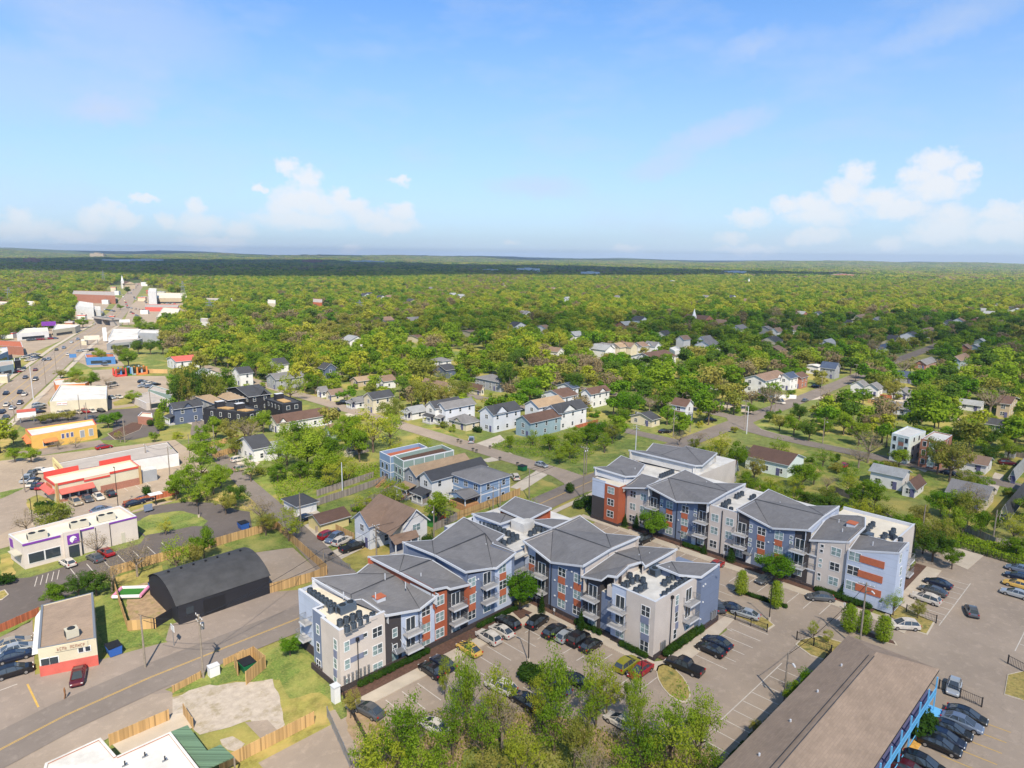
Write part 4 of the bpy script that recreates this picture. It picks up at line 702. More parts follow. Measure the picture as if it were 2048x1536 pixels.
# ================================================================ rooftop air conditioners
def make_ac():
 t=T('air_conditioner','x','air conditioner');LABELS.pop('x');rs_=[];n=12
 b=M();b.tube((0,0,.1),(0,0,.95),.43,.43,'ac_blue',12)
 for i in range(12):a=math.pi*2*i/12;b.tube((.43*math.cos(a),.43*math.sin(a),.1),(.43*math.cos(a),.43*math.sin(a),.95),.03,.03,'metal_dark',4,False)
 b.build('casing',t);b=M();b.tube((0,0,.95),(0,0,1.02),.38,.33,'ac_grille',12);b.tube((0,0,1.02),(0,0,1.06),.12,.12,'ac_blue',8);b.build('fan_grille',t);b=M();b.box(-.5,.5,-.5,.5,0,.1,'metal_gray');b.build('base',t);return t
AC0=make_ac();acn=0
ORD='first second third fourth fifth sixth seventh eighth ninth tenth eleventh twelfth thirteenth fourteenth fifteenth sixteenth seventeenth eighteenth nineteenth twentieth'.split()+['twenty-'+q for q in 'first second third fourth fifth'.split()]
def nth(l):return l
def ac_row(pts,z,label,group):
 global acn
 for px,py in sorted(pts):
  x,y=P(px,py,z+.6);o=AC0 if acn==0 else copy_tree(AC0);acn+=1
  o.location=(x,y,z);tag(o,nth(label),'air conditioner',group)
def lin(a,b_,n):return[(a[0]+(b_[0]-a[0])*i/(n-1),a[1]+(b_[1]-a[1])*i/(n-1))for i in range(n)]
ac_row(lin((620,1181),(675,1216),8),8.75,'dark blue condenser in the long diagonal row on the left flat roof','condensers in the long left roof row')
ac_row([(662,1217)]+lin((680,1244),(718,1227),4),8.75,'dark blue condenser in the middle row behind the left cream parapet','condensers in the middle row of the left flat roof')
ac_row(lin((694,1256),(745,1230),5),8.75,'dark blue condenser in the row against the front cream parapet','condensers behind the front parapet of the left flat roof')
ac_row(lin((1329,1188),(1378,1153),7),9.0,'dark condenser in the row along the right cream parapet','condensers behind the right cream parapet')
ac_row([(1272,1180),(1281,1175),(1289,1170),(1247,1170),(1254,1166),(1264,1160),(1274,1155),(1260,1150),(1286,1159)],9.0,'dark condenser in the cluster at the left of the right white flat roof','condensers on the left half of the right white roof')
ac_row([(1329,1164),(1337,1158),(1346,1152)],9.0,'dark condenser near the large rooftop unit on the white roof','condensers by the large rooftop unit')
ac_row(lin((948,1040),(992,1054),7)+lin((1000,1058),(1034,1073),5),9.3,'dark condenser in the row leading towards the white stair head','condensers beside the white stair head');ac_row([(999,1082),(1008,1085),(1018,1081),(1026,1077)],9.3,'dark condenser by the breezeway behind the folded roof','condensers above the breezeway')
ac_row([(1061,1066),(1069,1061),(1073,1056),(1079,1056),(1087,1061)],9.3,'dark condenser tucked right of the white stair head','condensers right of the stair head')
ac_row([(1446,1009),(1452,1005),(1458,1002),(1473,992),(1478,989),(1484,986),(1451,1015),(1462,1018),(1503,995),(1508,992)],9.6,'dark condenser on the white roof between the two big butterfly roofs','condensers between the butterfly roofs')
ac_row([(1736,1056),(1741,1051),(1746,1047),(1766,1074),(1770,1069),(1783,1066),(1787,1060),(1786,1072),(1790,1075),(1801,1079)],9.0,'dark condenser on the flat roof at the far right end','condensers on the far right flat roof')
ac_row(lin((1330,926),(1346,929),5)+lin((1272,912),(1290,920),7)+lin((1322,951),(1345,942),6),8.9,'dark condenser against the tall white parapet of the rear roof','condensers on the rear white roof')
def big_ac(px,py,z,sx,sy,label,m='ac_blue',fans=2):
 x,y=P(px,py,z+.7);t=T('rooftop_unit',label,'air handler',(x,y,z));b=M();b.box(x-sx/2,x+sx/2,y-sy/2,y+sy/2,z+.12,z+1.3,m);b.box(x-sx/2-.05,x-sx/2,y-sy/3,y+sy/3,z+.3,z+1.1,'ac_grille');b.build('casing',t)
 b=M()
 for i in range(fans):xx=x-sx/2+sx*(i+.5)/fans;b.tube((xx,y,z+1.3),(xx,y,z+1.42),min(sx/fans,sy)*.38,min(sx/fans,sy)*.36,'ac_grille',12)
 b.build('fan_grille',t);b=M();b.box(x-sx/2,x+sx/2,y-sy/2,y-sy/2+.15,z,z+.12,'metal_gray');b.box(x-sx/2,x+sx/2,y+sy/2-.15,y+sy/2,z,z+.12,'metal_gray');b.build('base',t)
big_ac(693,1214,8.75,2.6,1.3,'large blue-gray unit beside the long condenser row on the left flat roof');big_ac(1314,1140,9.0,2.6,1.5,'large blue-gray unit under the small folded roof at the right end');big_ac(1729,1070,9.0,1.6,2.8,'large blue-gray unit on the far right flat roof')
# ================================================================ other buildings
def flat(name,label,cat,corners,h,wall,roof='roof_white',par=.5,px=True,parts=None,win=None,cap='fascia',rot=False):
 pl=[P(x,y,h)for x,y in corners]if px else corners
 a=sum(pl[i][0]*pl[(i+1)%len(pl)][1]-pl[(i+1)%len(pl)][0]*pl[i][1]for i in range(len(pl)))
 if a<0:pl=pl[::-1]
 cx=sum(p[0]for p in pl)/len(pl);cy_=sum(p[1]for p in pl)/len(pl)
 t=T(name,label,cat,(cx,cy_));b=M();b.prism(pl,0,h-par,wall,roof)
 b.build('wall',t);b=M();n=len(pl)
 for i in range(n):
  p,q=Vector(pl[i]),Vector(pl[(i+1)%n]);d=(q-p).normalized();nn=Vector((-d.y,d.x))*.3
  b.prism([tuple(p),tuple(q),tuple(q+nn),tuple(p+nn)],h-par,h+.001*i,wall,cap)
 b.build('parapet',t)
 xs=[p[0]for p in pl];ys=[p[1]for p in pl];FOOT.append((min(xs),max(xs),min(ys),max(ys)));show([(p[0],p[1],z)for p in pl for z in(h*.3,h)])
 i=sum(I(p[0],p[1],h)[0]for p in pl)/n,sum(I(p[0],p[1],h)[1]for p in pl)/n
 MARKS.append((*i,name_of(label)));t['_pl']=[c for p in pl for c in p]
 return t,pl
def name_of(label):
 w_=label.split();return ' '.join(w_[:4])if len(w_)>4 else label
def wall_pts(p,q,u,z):
 return(p[0]+(q[0]-p[0])*u,p[1]+(q[1]-p[1])*u,z)
def wall_box(t,name,p,q,u0,u1,z0,z1,m,d=.06,sub=None,name2=None):
 "thin piece proud of the wall that runs p->q with its outside on the right of that direction"
 dx,dy=q[0]-p[0],q[1]-p[1];l=math.hypot(dx,dy);nx,ny=dy/l,-dx/l
 a=(p[0]+dx*u0,p[1]+dy*u0);c=(p[0]+dx*u1,p[1]+dy*u1)
 b=M();b.prism([a,c,(c[0]+nx*d,c[1]+ny*d),(a[0]+nx*d,a[1]+ny*d)],z0,z1,m);return b.build(name,t)
def wwin(t,p,q,us,z,w_=1.2,h_=1.4,glass='glass_dark',name='window'):
 l=math.hypot(q[0]-p[0],q[1]-p[1])
 for u in us:
  du=w_/l/2;f=wall_box(t,name,p,q,u-du-.1/l,u+du+.1/l,z-h_/2-.1,z+h_/2+.1,'trim_white',.05);wall_box(f,'pane',p,q,u-du,u+du,z-h_/2,z+h_/2,glass,.07)
def house(label,cx,ty,L_,R_,h,ax='x',rh=1.8,roof='shingle_gray',wall='white_wall',detail=1,porch=None,hip=False,name='house',cat='house',ov=.5,xw=None,chim=False,z0=0):
 x0,y0=P(cx,ty,h)
 def solve(fn,target,sgn):
  lo,hi=.5,60
  for _ in range(30):
   m=(lo+hi)/2
   if(fn(m)-target)*sgn>0:hi=m
   else:lo=m
  return lo
 lx=solve(lambda m:I(x0+m,y0,h)[0],R_,1);ly=solve(lambda m:I(x0,y0+m,h)[0],L_,-1)
 if x0+y0>420:lx=min(max(lx,6),30);ly=min(max(ly,6),24)
 x1,y1=x0+lx,y0+ly;t=T(name,label,cat,(x0+lx/2,y0+ly/2));b=M();b.box(x0,x1,y0,y1,z0,h,wall)
 if not hip:
  if ax=='x':
   ym=(y0+y1)/2
   for x in(x0,x1):b.poly([(x,y0,h),(x,y1,h),(x,ym,h+rh)],wall)
  else:
   xm=(x0+x1)/2
   for y in(y0,y1):b.poly([(x0,y,h),(x1,y,h),(xm,y,h+rh)],wall)
 b.build('wall',t);r=M();k=rh/((ly if ax=='x' else lx)/2);e=h-ov*k+.05;th=.16
 def slab(q):
  r.poly(q,roof);n=len(q);r.poly([(p[0],p[1],p[2]-th)for p in q][::-1],'fascia')
  for i in range(n):a,c=q[i],q[(i+1)%n];r.poly([(a[0],a[1],a[2]-th),(c[0],c[1],c[2]-th),c,a],'fascia')
 X0,X1,Y0,Y1=x0-ov,x1+ov,y0-ov,y1+ov;z1_=h+rh+.08
 if hip:
  if ax=='x':i_=min(ly/2,lx/2-.3);ym=(y0+y1)/2;A,B_=(x0+i_,ym,z1_),(x1-i_,ym,z1_)
  else:i_=min(lx/2,ly/2-.3);xm=(x0+x1)/2;A,B_=(xm,y0+i_,z1_),(xm,y1-i_,z1_)
  c=[(X0,Y0,e),(X1,Y0,e),(X1,Y1,e),(X0,Y1,e)]
  if ax=='x':slab([c[0],c[1],B_,A]);slab([c[1],c[2],B_]);slab([c[2],c[3],A,B_]);slab([c[3],c[0],A])
  else:slab([c[0],c[1],A]);slab([c[1],c[2],B_,A]);slab([c[2],c[3],B_]);slab([c[3],c[0],A,B_])
 elif ax=='x':ym=(y0+y1)/2;slab([(X0,Y0,e),(X1,Y0,e),(X1,ym,z1_),(X0,ym,z1_)]);slab([(X1,Y1,e),(X0,Y1,e),(X0,ym,z1_),(X1,ym,z1_)])
 else:xm=(x0+x1)/2;slab([(X0,Y1,e),(X0,Y0,e),(xm,Y0,z1_),(xm,Y1,z1_)]);slab([(X1,Y0,e),(X1,Y1,e),(xm,Y1,z1_),(xm,Y0,z1_)])
 ro=r.build('roof',t)
 if chim:b=M();b.box((x0+x1)/2-.4,(x0+x1)/2+.4,(y0+y1)/2+1,(y0+y1)/2+1.8,h,h+rh+1,'brick_wall');b.build('chimney',ro)
 if xw:
  f,u0,u1,gh=xw;g=M();gg=M()
  if f=='y':a,c=x0+lx*u0,x0+lx*u1;m_=(a+c)/2;g.poly([(a,y0-.25,h-.3),(c,y0-.25,h-.3),(m_,y0-.25,h+gh)],wall);yy=y0+ly*.5;gg.poly([(a-.3,y0-.6,h-.35),(m_,y0-.6,h+gh+.1),(m_,yy,h+gh+.1),(a-.3,yy,h-.3)],roof);gg.poly([(c+.3,y0-.6,h-.35),(c+.3,yy,h-.3),(m_,yy,h+gh+.1),(m_,y0-.6,h+gh+.1)],roof)
  else:a,c=y0+ly*u0,y0+ly*u1;m_=(a+c)/2;g.poly([(x0-.25,a,h-.3),(x0-.25,c,h-.3),(x0-.25,m_,h+gh)],wall);xx=x0+lx*.5;gg.poly([(x0-.6,a-.3,h-.35),(x0-.6,m_,h+gh+.1),(xx,m_,h+gh+.1),(xx,a-.3,h-.3)],roof);gg.poly([(x0-.6,c+.3,h-.35),(xx,c+.3,h-.3),(xx,m_,h+gh+.1),(x0-.6,m_,h+gh+.1)],roof)
  g.build('gable',t);gg.build('gable_roof',t)
 if detail:
  fl=[1.6]if h<4.6 else[1.6,h-1.5]
  nx=max(1,int(lx/4));ny=max(1,int(ly/3.6))
  for z in fl:
   for i in range(nx):pane_window(t,'y',y0,x0+lx*(i+.5)/nx+rnd.uniform(-.4,.4),z,.95,1.35,cols=1,glass='glass_dark')
   for i in range(ny):
    if porch and z<2.5:continue
    pane_window(t,'x',x0,y0+ly*(i+.5)/ny,z,1.3,1.35,cols=2,glass='glass_dark')
  if not porch:door(t,'x',x0,y0+ly*.22,m='mauve')
 if porch:
  pd,pm=porch;b=M();b.box(x0-pd,x0,y0+.3,y1-.3,0,.5,'deck_gray');
  for yy in(y0+.5,(y0+y1)/2,y1-.5):b.box(x0-pd+.1,x0-pd+.3,yy-.1,yy+.1,.5,2.7,'trim_white')
  for i in range(int((ly-.8)/.3)):b.box(x0-pd+.15,x0-pd+.2,y0+.5+i*.3,y0+.55+i*.3,.5,1.4,'trim_white')
  po=b.build('porch',t);b=M();b.poly([(x0-pd-.3,y0,2.7),(x0+.05,y0,3.4),(x0+.05,y1,3.4),(x0-pd-.3,y1,2.7)][::-1],roof);b.box(x0-pd-.3,x0-pd-.25,y0,y1,2.5,2.72,'fascia');b.build('porch_roof',po);door(t,'x',x0,y0+ly*.35,m='mauve',z=.5)
 FOOT.append((x0-1,x1+1,y0-1,y1+1));show([(x0,y0,h*.35),(x1,y0,h*.5),(x0,y1,h*.5),(x0,y0,h+rh)])
 i=I(x0+lx/2,y0+ly/2,h);MARKS.append((i[0],i[1],name_of(label)));t['_b']=[x0,x1,y0,y1]
 return t,(x0,x1,y0,y1)
# --- near middle houses
tw,q=house('blue two-storey house with gray hip roof behind the reddish deck',961.6,966,903.5,1019.7,6.4,'x',1.5,'shingle_gray','blue_wall',hip=True)
x0,x1,y0,y1=q
for s0,s1 in((x0,x1),):b=M();b.box(x0-.03,x1+.03,y0-.04,y0-.02,3.2,3.45,'trim_white');b.box(x0-.04,x0-.02,y0,y1,3.2,3.45,'trim_white');b.box(x0-.06,x0+.1,y0-.06,y0+.1,0,6.2,'trim_white');b.box(x0+6,x0+6.15,y0-.05,y0,0,6.2,'trim_white');b.box(x1-.1,x1+.05,y0-.05,y0+.05,0,6.2,'trim_white');b.build('trim_board',tw)
b=M();b.box(x0-4.5,x0-.2,y0+.5,y0+6.5,.0,1.5,'wood');b.build('deck',tw);b=M();b.poly([(x0-5,y0,3.3),(x0,y0,3.3),(x0,y0+3.4,4.3),(x0-5,y0+3.4,4.3)],'shingle_gray');b.poly([(x0-5,y0+6.8,3.3),(x0-5,y0+3.4,4.3),(x0,y0+3.4,4.3),(x0,y0+6.8,3.3)],'shingle_gray');[b.box(x0-4.6,x0-4.4,yy-.1,yy+.1,1.5,3.3,'trim_white')for yy in(y0+.6,y0+6.4)];b.poly([(x0-4.8,y0+.1,3.2),(x0-4.8,y0+3.4,4.2),(x0-4.8,y0+6.7,3.2)],'blue_wall');b.build('porch_roof',tw)
house('white two-storey house with long dark gray roof beside the blue one',863.7,959.6,839.6,971.6,6.2,'x',1.6,'shingle_dark','white_wall',porch=(3,0));house('gray house with long tan shingle roof next to the green house',833,950.5,809,939,6.0,'x',1.7,'shingle_tan','gray_wall',porch=(3,0))
for lab,cn,h,wl in(('narrow pale green three-storey house with flat roof terrace',[(806,922),(908,900),(884,889),(787,911)],7.6,'green_wall'),('narrow blue three-storey house with red terrace floor',[(780,913),(855,894),(838,886),(759,903)],7.6,'blue_wall')):
 t,pl=flat('house',lab,'house',cn,h,wl,'mulch' if 'green' in lab else 'rustpanel',1.0,cap='trim_white')
 i0=min(range(4),key=lambda i:pl[i][0]+pl[i][1]);p=pl[i0];nx_=pl[(i0+1)%4];pv=pl[(i0-1)%4]
 for z in(3.0,5.4):wall_box(t,'trim_board',p,nx_,0,1,z,z+.22,'trim_white',.04);wall_box(t,'trim_board',pv,p,0,1,z,z+.22,'trim_white',.04)
 for u in(0,.2,.4,.6,.8,.985):wall_box(t,'trim_board',p,nx_,u,u+.012,0,h-.1,'trim_white',.05)
 wall_box(t,'trim_board',p,nx_,0,1,h-.25,h+.02,'trim_white',.05);wwin(t,p,nx_,(.3,.5,.7),4.3,.9,1.3);wwin(t,pv,p,(.3,.7),4.3,1.0,1.4);wwin(t,pv,p,(.3,.7),1.7,1.0,1.4);wall_box(t,'door',pv,p,.45,.58,.1,2.2,'mauve')
h1,q=house('large pale gray two-storey house with brown roof behind the near apartments',739,1049,709,800,5.6,'x',2.1,'shingle_brown','lav_wall',detail=1)
x0,x1,y0,y1=q;b=M();b.box(x0-.05,x0,y0+.6,y1-.6,.1,2.3,'trim_white');b.build('garage_door',h1)
b=M();xa,ya=P(806,1052,5.6)
def solvex(target,X,Y,h):
 lo,hi=.5,30
 for _ in range(30):
  m=(lo+hi)/2
  if I(X+m,Y,h)[0]>target:hi=m
  else:lo=m
 return lo
wl=solvex(854,xa,ya,5.6);b.box(xa,xa+wl,ya,ya+11,0,5.6,'white_wall');b.poly([(xa,ya,5.6),(xa+wl,ya,5.6),(xa+wl/2,ya,8.3)],'white_wall');b.build('wing_wall',h1)
b=M();b.poly([(xa-3.4,ya-.5,4.6),(xa+wl/2,ya-.5,8.5),(xa+wl/2,ya+13,8.5),(xa-3.4,ya+13,4.6)],'shingle_brown');b.poly([(xa+wl+.5,ya-.5,5.2),(xa+wl+.5,ya+13,5.2),(xa+wl/2,ya+13,8.5),(xa+wl/2,ya-.5,8.5)],'shingle_brown');b.poly([(xa-3.6,ya-2.2,3.2),(xa+2.5,ya-2.2,3.2),(xa+3.3,ya,3.9),(xa-3.6,ya,4.5)],'shingle_brown');b.build('wing_roof',h1)
for z in(1.7,4.4):pane_window(h1,'y',ya,xa+wl*.55,z,1.9,1.4)
b=M();b.box(xa-3.4,xa+2.4,ya-2.1,ya,0,.7,'deck_gray');[b.box(xx,xx+.2,ya-2.1,ya-1.9,.7,3.2,'trim_white')for xx in(xa-3.4,xa-1.5,xa+.4,xa+2.2)];b.box(xa-3.4,xa+2.4,ya-.1,ya,.7,3.2,'navy_wall');b.build('porch',h1);FOOT.append((xa-4,xa+wl+1,ya-3,ya+12))
b=M();b.poly([(xa,ya-.52,5.3),(xa+wl/2,ya-.52,8.3),(xa+wl/2,ya-.52,8.6),(xa-.5,ya-.52,5.35)],'trim_white');b.poly([(xa+wl/2,ya-.52,8.3),(xa+wl+.5,ya-.52,5.0),(xa+wl+.5,ya-.52,5.3),(xa+wl/2,ya-.52,8.6)],'trim_white');b.build('barge_board',h1)
house('yellow open carport with long brown roof beside parked cars',641.5,1046,616.6,697,2.5,'x',1.2,'shingle_umber','yellow_wall',0,name='garage',cat='garage');house('small garage with dark hip roof and white door by the alley',594.6,1011,567,632.7,2.6,'x',1.3,'shingle_dark','white_wall',0,hip=True,name='garage',cat='garage')
# --- middle distance, left of centre
HS=[('navy two-storey house with white porch left of the tall pines',348.5,817,338,404,6,'x',1.6,'shingle_dark','navy_wall',1,(2,0),False,('y',.3,.65,1.4)),('dark townhouse with tan hip roof nearest the navy house',428.6,806,392,449,6.4,'x',1.6,'shingle_tan','gray_wall',1,None,True,None),('dark townhouse with tan hip roof in the middle of the row',457,799.6,430,488,6.6,'x',1.6,'shingle_tan','black_wall',1,None,True,None),('dark gabled townhouse at the right of the tan hip roofs',498,793,451,541,6.2,'x',2.2,'shingle_dark','black_wall',1,None,False,('y',.5,.85,1.8)),('long white cottage with dark brown roof above the white gabled pair',554.6,845.5,537,662,3.8,'x',2.0,'shingle_umber','white_wall',1,None,False,('y',.02,.16,1.4)),('white gabled house with black roof facing left by the new fence',507,897,474.5,541,4.2,'x',2.4,'shingle_dark','white_wall',1,None,False,None),('low white house with pale gray roof touching the black-roofed gable',534,903,506,582,3.0,'x',1.4,'shingle_light','white_wall',1,None,False,None),('pale green cottage with brown roof half hidden by trees',662,862,650,691,3.8,'x',1.8,'shingle_brown','green_wall',1,None,False,None),('tiny cream shed with dark roof under the big trees',697,901,688,706,2.4,'x',1.1,'shingle_dark','cream_wall',0,None,False,None),('white building with long red metal roof by the grass field',353,723,334,398,4.6,'x',1.8,'red_roof','white_wall',1,None,False,None),('white gabled house with charcoal roof behind the dark townhouses',480,747,464,502,6,'x',2.3,'shingle_dark','white_wall',1,None,False,None),('tall white gabled house left of the big round tree',554,729,535,566,6.4,'x',2.4,'shingle_dark','white_wall',1,None,False,None),('gray-blue house behind the pale leafy tree',552,758.6,533,609,5.0,'x',2,'shingle_gray','gray_wall',1,None,False,None),('small dark navy gabled house under the trees',650,737,639,664,5.2,'y',2.2,'shingle_dark','navy_wall',1,None,False,None),('brown-roofed bungalow with low front gable by the curb',663,789,652,687,3,'x',1.7,'shingle_brown','cream_wall',1,None,False,None),('small white bungalow left of the brown-roofed one',642.5,782,634,655,3,'x',1.6,'shingle_gray','white_wall',1,None,False,None),('gray-roofed bungalow with white porch beside the black car',712,804,700,729,2.9,'x',1.4,'shingle_gray','white_wall',1,(2,0),False,None),('two-storey cream house with dark roof and stacked balconies',746,797,728,786,6,'x',1.9,'shingle_dark','cream_wall',1,None,False,None),('tan bungalow among trees left of the white gable',716,762,703,743,2.9,'x',1.4,'shingle_tan','tan_wall',1,None,False,None),('white gabled cottage right of the tan bungalow',768,762,752,791,3.8,'x',1.9,'shingle_brown','white_wall',1,None,False,None),('white two-storey house with charcoal gable left of the pale blue one',870.5,815,852,924,6.2,'x',1.9,'shingle_dark','white_wall',1,(2,0),False,None),('long pale blue two-storey house with dark gray roof',891,816.7,873,949.5,6.2,'x',1.7,'shingle_gray','lav_wall',1,(2,0),False,None),('white bungalow with light gray roof at the left of the street row',824.5,824.5,808,852,3,'x',1.6,'shingle_light','white_wall',1,(2,0),False,None),('cream bungalow with wide gray hip roof behind a bare tree',932,846,898,959,3,'x',2.0,'shingle_gray','cream_wall',1,None,True,('x',.2,.7,1.2)),('large lavender-white house with charcoal cross gable',987,828,960,1041,6.8,'x',2.2,'shingle_dark','lav_wall',1,None,False,('y',.05,.5,2.3)),('pale blue house with sandy tan roof behind the white one',1077.6,813.8,1050,1128,5.6,'x',2,'shingle_tan','lav_wall',1,None,False,None),('bright blue house with taupe roof near the street corner',1061,845,1032,1121.5,5.6,'x',1.9,'shingle_umber','teal_wall',1,None,False,None),('large white house with charcoal roof beside the timber pergola',1117.6,825.5,1088,1173,6.6,'x',2.3,'shingle_dark','white_wall',1,None,False,('y',.1,.6,2.2)),('house with rust brown roof and light blue gable',1125.5,794,1082.5,1155,4.8,'x',2,'shingle_umber','lav_wall',1,None,False,None),('white and gray two-storey house with brown roof and small balcony',1182,787.5,1162.6,1219,6.2,'x',1.8,'shingle_umber','white_wall',1,None,False,('y',.35,.8,1.5)),('small navy-roofed house behind the rust brown roof',1145,776,1115,1157,5,'x',1.7,'shingle_navy','lav_wall',1,None,False,None),('low white bungalow with dark roof right of the green tree',1304,839,1262,1320,3,'x',1.6,'shingle_dark','cream_wall',1,None,False,None),('pale blue two-storey gabled house with brown roof by the crossing',1371.6,812,1344,1387,5.8,'y',2,'shingle_umber','lav_wall',1,(2,0),False,None),('dark-roofed house with two white front gables',1309,718,1262,1352,4.8,'x',2.6,'shingle_umber','white_wall',1,None,False,('x',.3,.7,2)),('white gabled house with brown roof among bright trees',1367.6,679,1353,1381,6.4,'x',2.3,'shingle_brown','white_wall',1,None,False,None),('white house with a small cupola on its ridge',1410,681,1395,1427,5.6,'x',2.6,'shingle_gray','white_wall',1,None,False,None),('big white three-part house with brown roof behind the white fence',1531,761,1490,1573,6.4,'x',1.9,'shingle_brown','white_wall',1,None,False,('y',.5,.75,1.6)),('white two-storey house with navy roof right of the big white one',1580.5,756,1570,1597,6.2,'x',1.8,'shingle_navy','white_wall',1,None,False,None),('brick and blue house right of the navy-roofed house',1602,755,1597,1616,5.6,'x',1.7,'shingle_umber','brick_wall',1,None,False,None),('gray gabled house with navy roof on the rise',1670,737,1641,1680,5.6,'y',2.6,'shingle_navy','gray_wall',1,None,False,None),('white-roofed box house left of the gray gable',1636,733,1624,1643,4.4,'x',.4,'roof_white','white_wall',1,None,False,None),('white cottage with gray roof at the bend of the street',1729,772,1702,1736,3.8,'x',1.9,'shingle_gray','white_wall',1,None,False,None),('white house with gray gable next to the bend cottage',1756.6,777,1731,1766,4,'x',1.9,'shingle_gray','white_wall',1,None,False,None),('white bungalow with front gable and brown side fences',1817,787.5,1782,1827,3,'x',1.9,'shingle_gray','white_wall',1,None,False,('x',.1,.6,1.5)),('very long low white house with dark gray roof',1844.5,822.7,1766,1858,2.8,'y',1.5,'shingle_gray','lav_wall',1,None,False,None),('white cottage with blue-gray roof left of the bare tree',1962.7,811,1918,1968,2.9,'y',1.4,'shingle_light','white_wall',1,None,False,None),('tan two-storey house at the right edge with blue bin',2020,808,1995,2036,5.8,'y',1.8,'shingle_umber','tan_wall',1,None,False,None),('white low house with dark roof behind the bare tree trunk',2004.6,850,1967.5,2010,2.9,'y',1.5,'shingle_dark','white_wall',1,None,False,None),('gray house with wide navy roof among right-hand trees',1827,756,1789,1846,3.2,'y',1.9,'shingle_navy','gray_wall',1,None,False,None),('white gable house with dark red porch',1852,728,1829,1873,3.4,'x',1.9,'shingle_gray','brick_wall',1,None,False,('x',.2,.8,1.5)),('light blue and white house with brown roof far right',1920.7,721,1898,1941,5.2,'x',2,'shingle_brown','teal_wall',1,None,False,None),('pale teal gabled house in the far right trees',1969.5,684,1948,1974,5,'x',2,'shingle_light','green_wall',1,None,False,None),('red brick house left of the small blue house',1938,695.7,1922,1944,3.5,'x',2,'shingle_brown','brick_wall',1,None,False,None),('small bright blue house with pale roof',1958,694,1944,1964,3,'x',1.4,'shingle_light','teal_wall',1,None,False,None),('white long gabled house with brown roof above the street end',1860,664,1827,1877,5,'x',2,'shingle_brown','white_wall',1,None,False,None),('white gabled house highest on the right street',1895,647,1880,1909,5.6,'x',2.4,'shingle_dark','white_wall',1,None,False,None),('white house with steep gray gables in bright trees',1756.6,641,1737,1769,5.6,'x',2.6,'shingle_gray','white_wall',1,None,False,None),('pinkish house left of the steep gray gables',1719.5,635,1703,1736,5.6,'x',2.2,'shingle_brown','cream_wall',1,None,False,None),('long white house with navy roof in the dark trees',1764,697,1747,1783,3.2,'x',1.8,'shingle_navy','white_wall',1,None,False,None),('gray house leftmost of the trio in the clearing',1538.6,658,1517,1546,5,'x',2,'shingle_gray','gray_wall',1,None,False,None),('white gabled house in the middle of the clearing trio',1555,663,1541,1566,5,'x',2.6,'shingle_brown','white_wall',1,None,False,None),('cream gabled house rightmost in the clearing trio',1586,659,1575,1605,5.2,'x',2.4,'shingle_brown','white_wall',1,None,False,None),('long whitewashed building with rusty brown roof behind the far apartments',1576,929,1492,1608,4.0,'y',2.0,'shingle_umber','white_brick',1,None,False,None),('dark gray gabled house beside the rear apartment wing',1466.6,938,1440,1474,4,'y',2.2,'shingle_umber','gray_wall',1,None,False,None),('white house with pale blue metal roof by the right street',1806,953,1742,1820,4.2,'y',1.2,'shingle_light','white_wall',1,None,False,None),('white lower wing with dark brown roof and white chimney',1831,976,1806,1849,2.8,'x',1.6,'shingle_umber','white_wall',1,None,False,None),('white cottage with brown roof behind the olive tree',1973,930,1908,1985,2.9,'y',1.5,'shingle_brown','white_wall',1,None,False,('x',.6,.95,1.2)),('pale mint cottage at the right picture edge',2030,948,2022,2066,2.9,'x',1.4,'shingle_light','green_wall',1,None,False,None),('cream house with dark charcoal roof and red deck at the right edge',2016,1025,2002,2068,2.9,'x',2.0,'shingle_dark','cream_wall',1,None,False,None),('gray-roofed house behind thin trees right of the apartments',1972,998,1895,1990,3.4,'y',2.0,'shingle_gray','cream_wall',1,None,False,None),('tan house with gray roof behind tall trees at centre',893,775,845,905,5,'y',1.8,'shingle_brown','cream_wall',1,None,False,None),('white flat-topped house with gray hip roof by the field',885,722,862,896,6,'x',1.2,'shingle_gray','white_wall',1,None,True,None),('charcoal-roofed house just below the field',892,740,866,912,4.4,'x',2,'shingle_dark','navy_wall',1,None,False,None),('gray house with wide slate roof left of the round green tree',1000,764,950,1015,4.8,'x',2.2,'shingle_gray','gray_wall',1,None,True,None),('small cream gable between trees under the wide slate roof',962,778,937,968,3,'y',1.6,'shingle_umber','cream_wall',1,None,False,None),('white cottage left of the sunlit terrace',1115,703,1095,1119,4,'y',2,'shingle_brown','white_wall',1,None,False,None),('white pair of gables high above the centre',1092,657,1070,1103,5,'x',2.2,'shingle_brown','white_wall',1,None,False,None),('long white ranch house with gray roof among centre trees',950,667,903,964,3.2,'x',1.4,'shingle_brown','cream_wall',1,None,False,None),('brown-roofed cottage in the trees left of the ranch house',842,678,806,848,3.2,'x',1.8,'shingle_umber','cream_wall',1,None,False,None)]
for h_ in HS:
 lab,cx,ty,l_,r_,hh,ax,rh,rf,wl,de,po,hp,xw=h_
 dd=dist(*P(cx,ty,hh));house(lab,cx,ty,l_,r_,hh,ax,rh,rf,wl,1 if(de and dd<480)else 0,po if dd<330 else None,hp,xw=xw)
for i,px in enumerate((1200,1219,1240,1262,1285,1310)):
 tt,_q=house(['grey-white','white','pale yellow','cream','bright white','ivory'][i]+' gabled house, '+['leftmost','second','third','fourth','fifth','rightmost'][i]+' of the sunlit terrace',px,696-i*.8,px-22,px+12,6.2,'y' if i%2 else 'x',2.2,['shingle_gray','shingle_gray','shingle_tan','shingle_brown','shingle_brown','shingle_gray'][i],['white_wall','white_wall','cream_wall','cream_wall','white_wall','white_wall'][i],0,xw=('x',.2,.8,2));tag(tt,group='terrace houses in the sun')
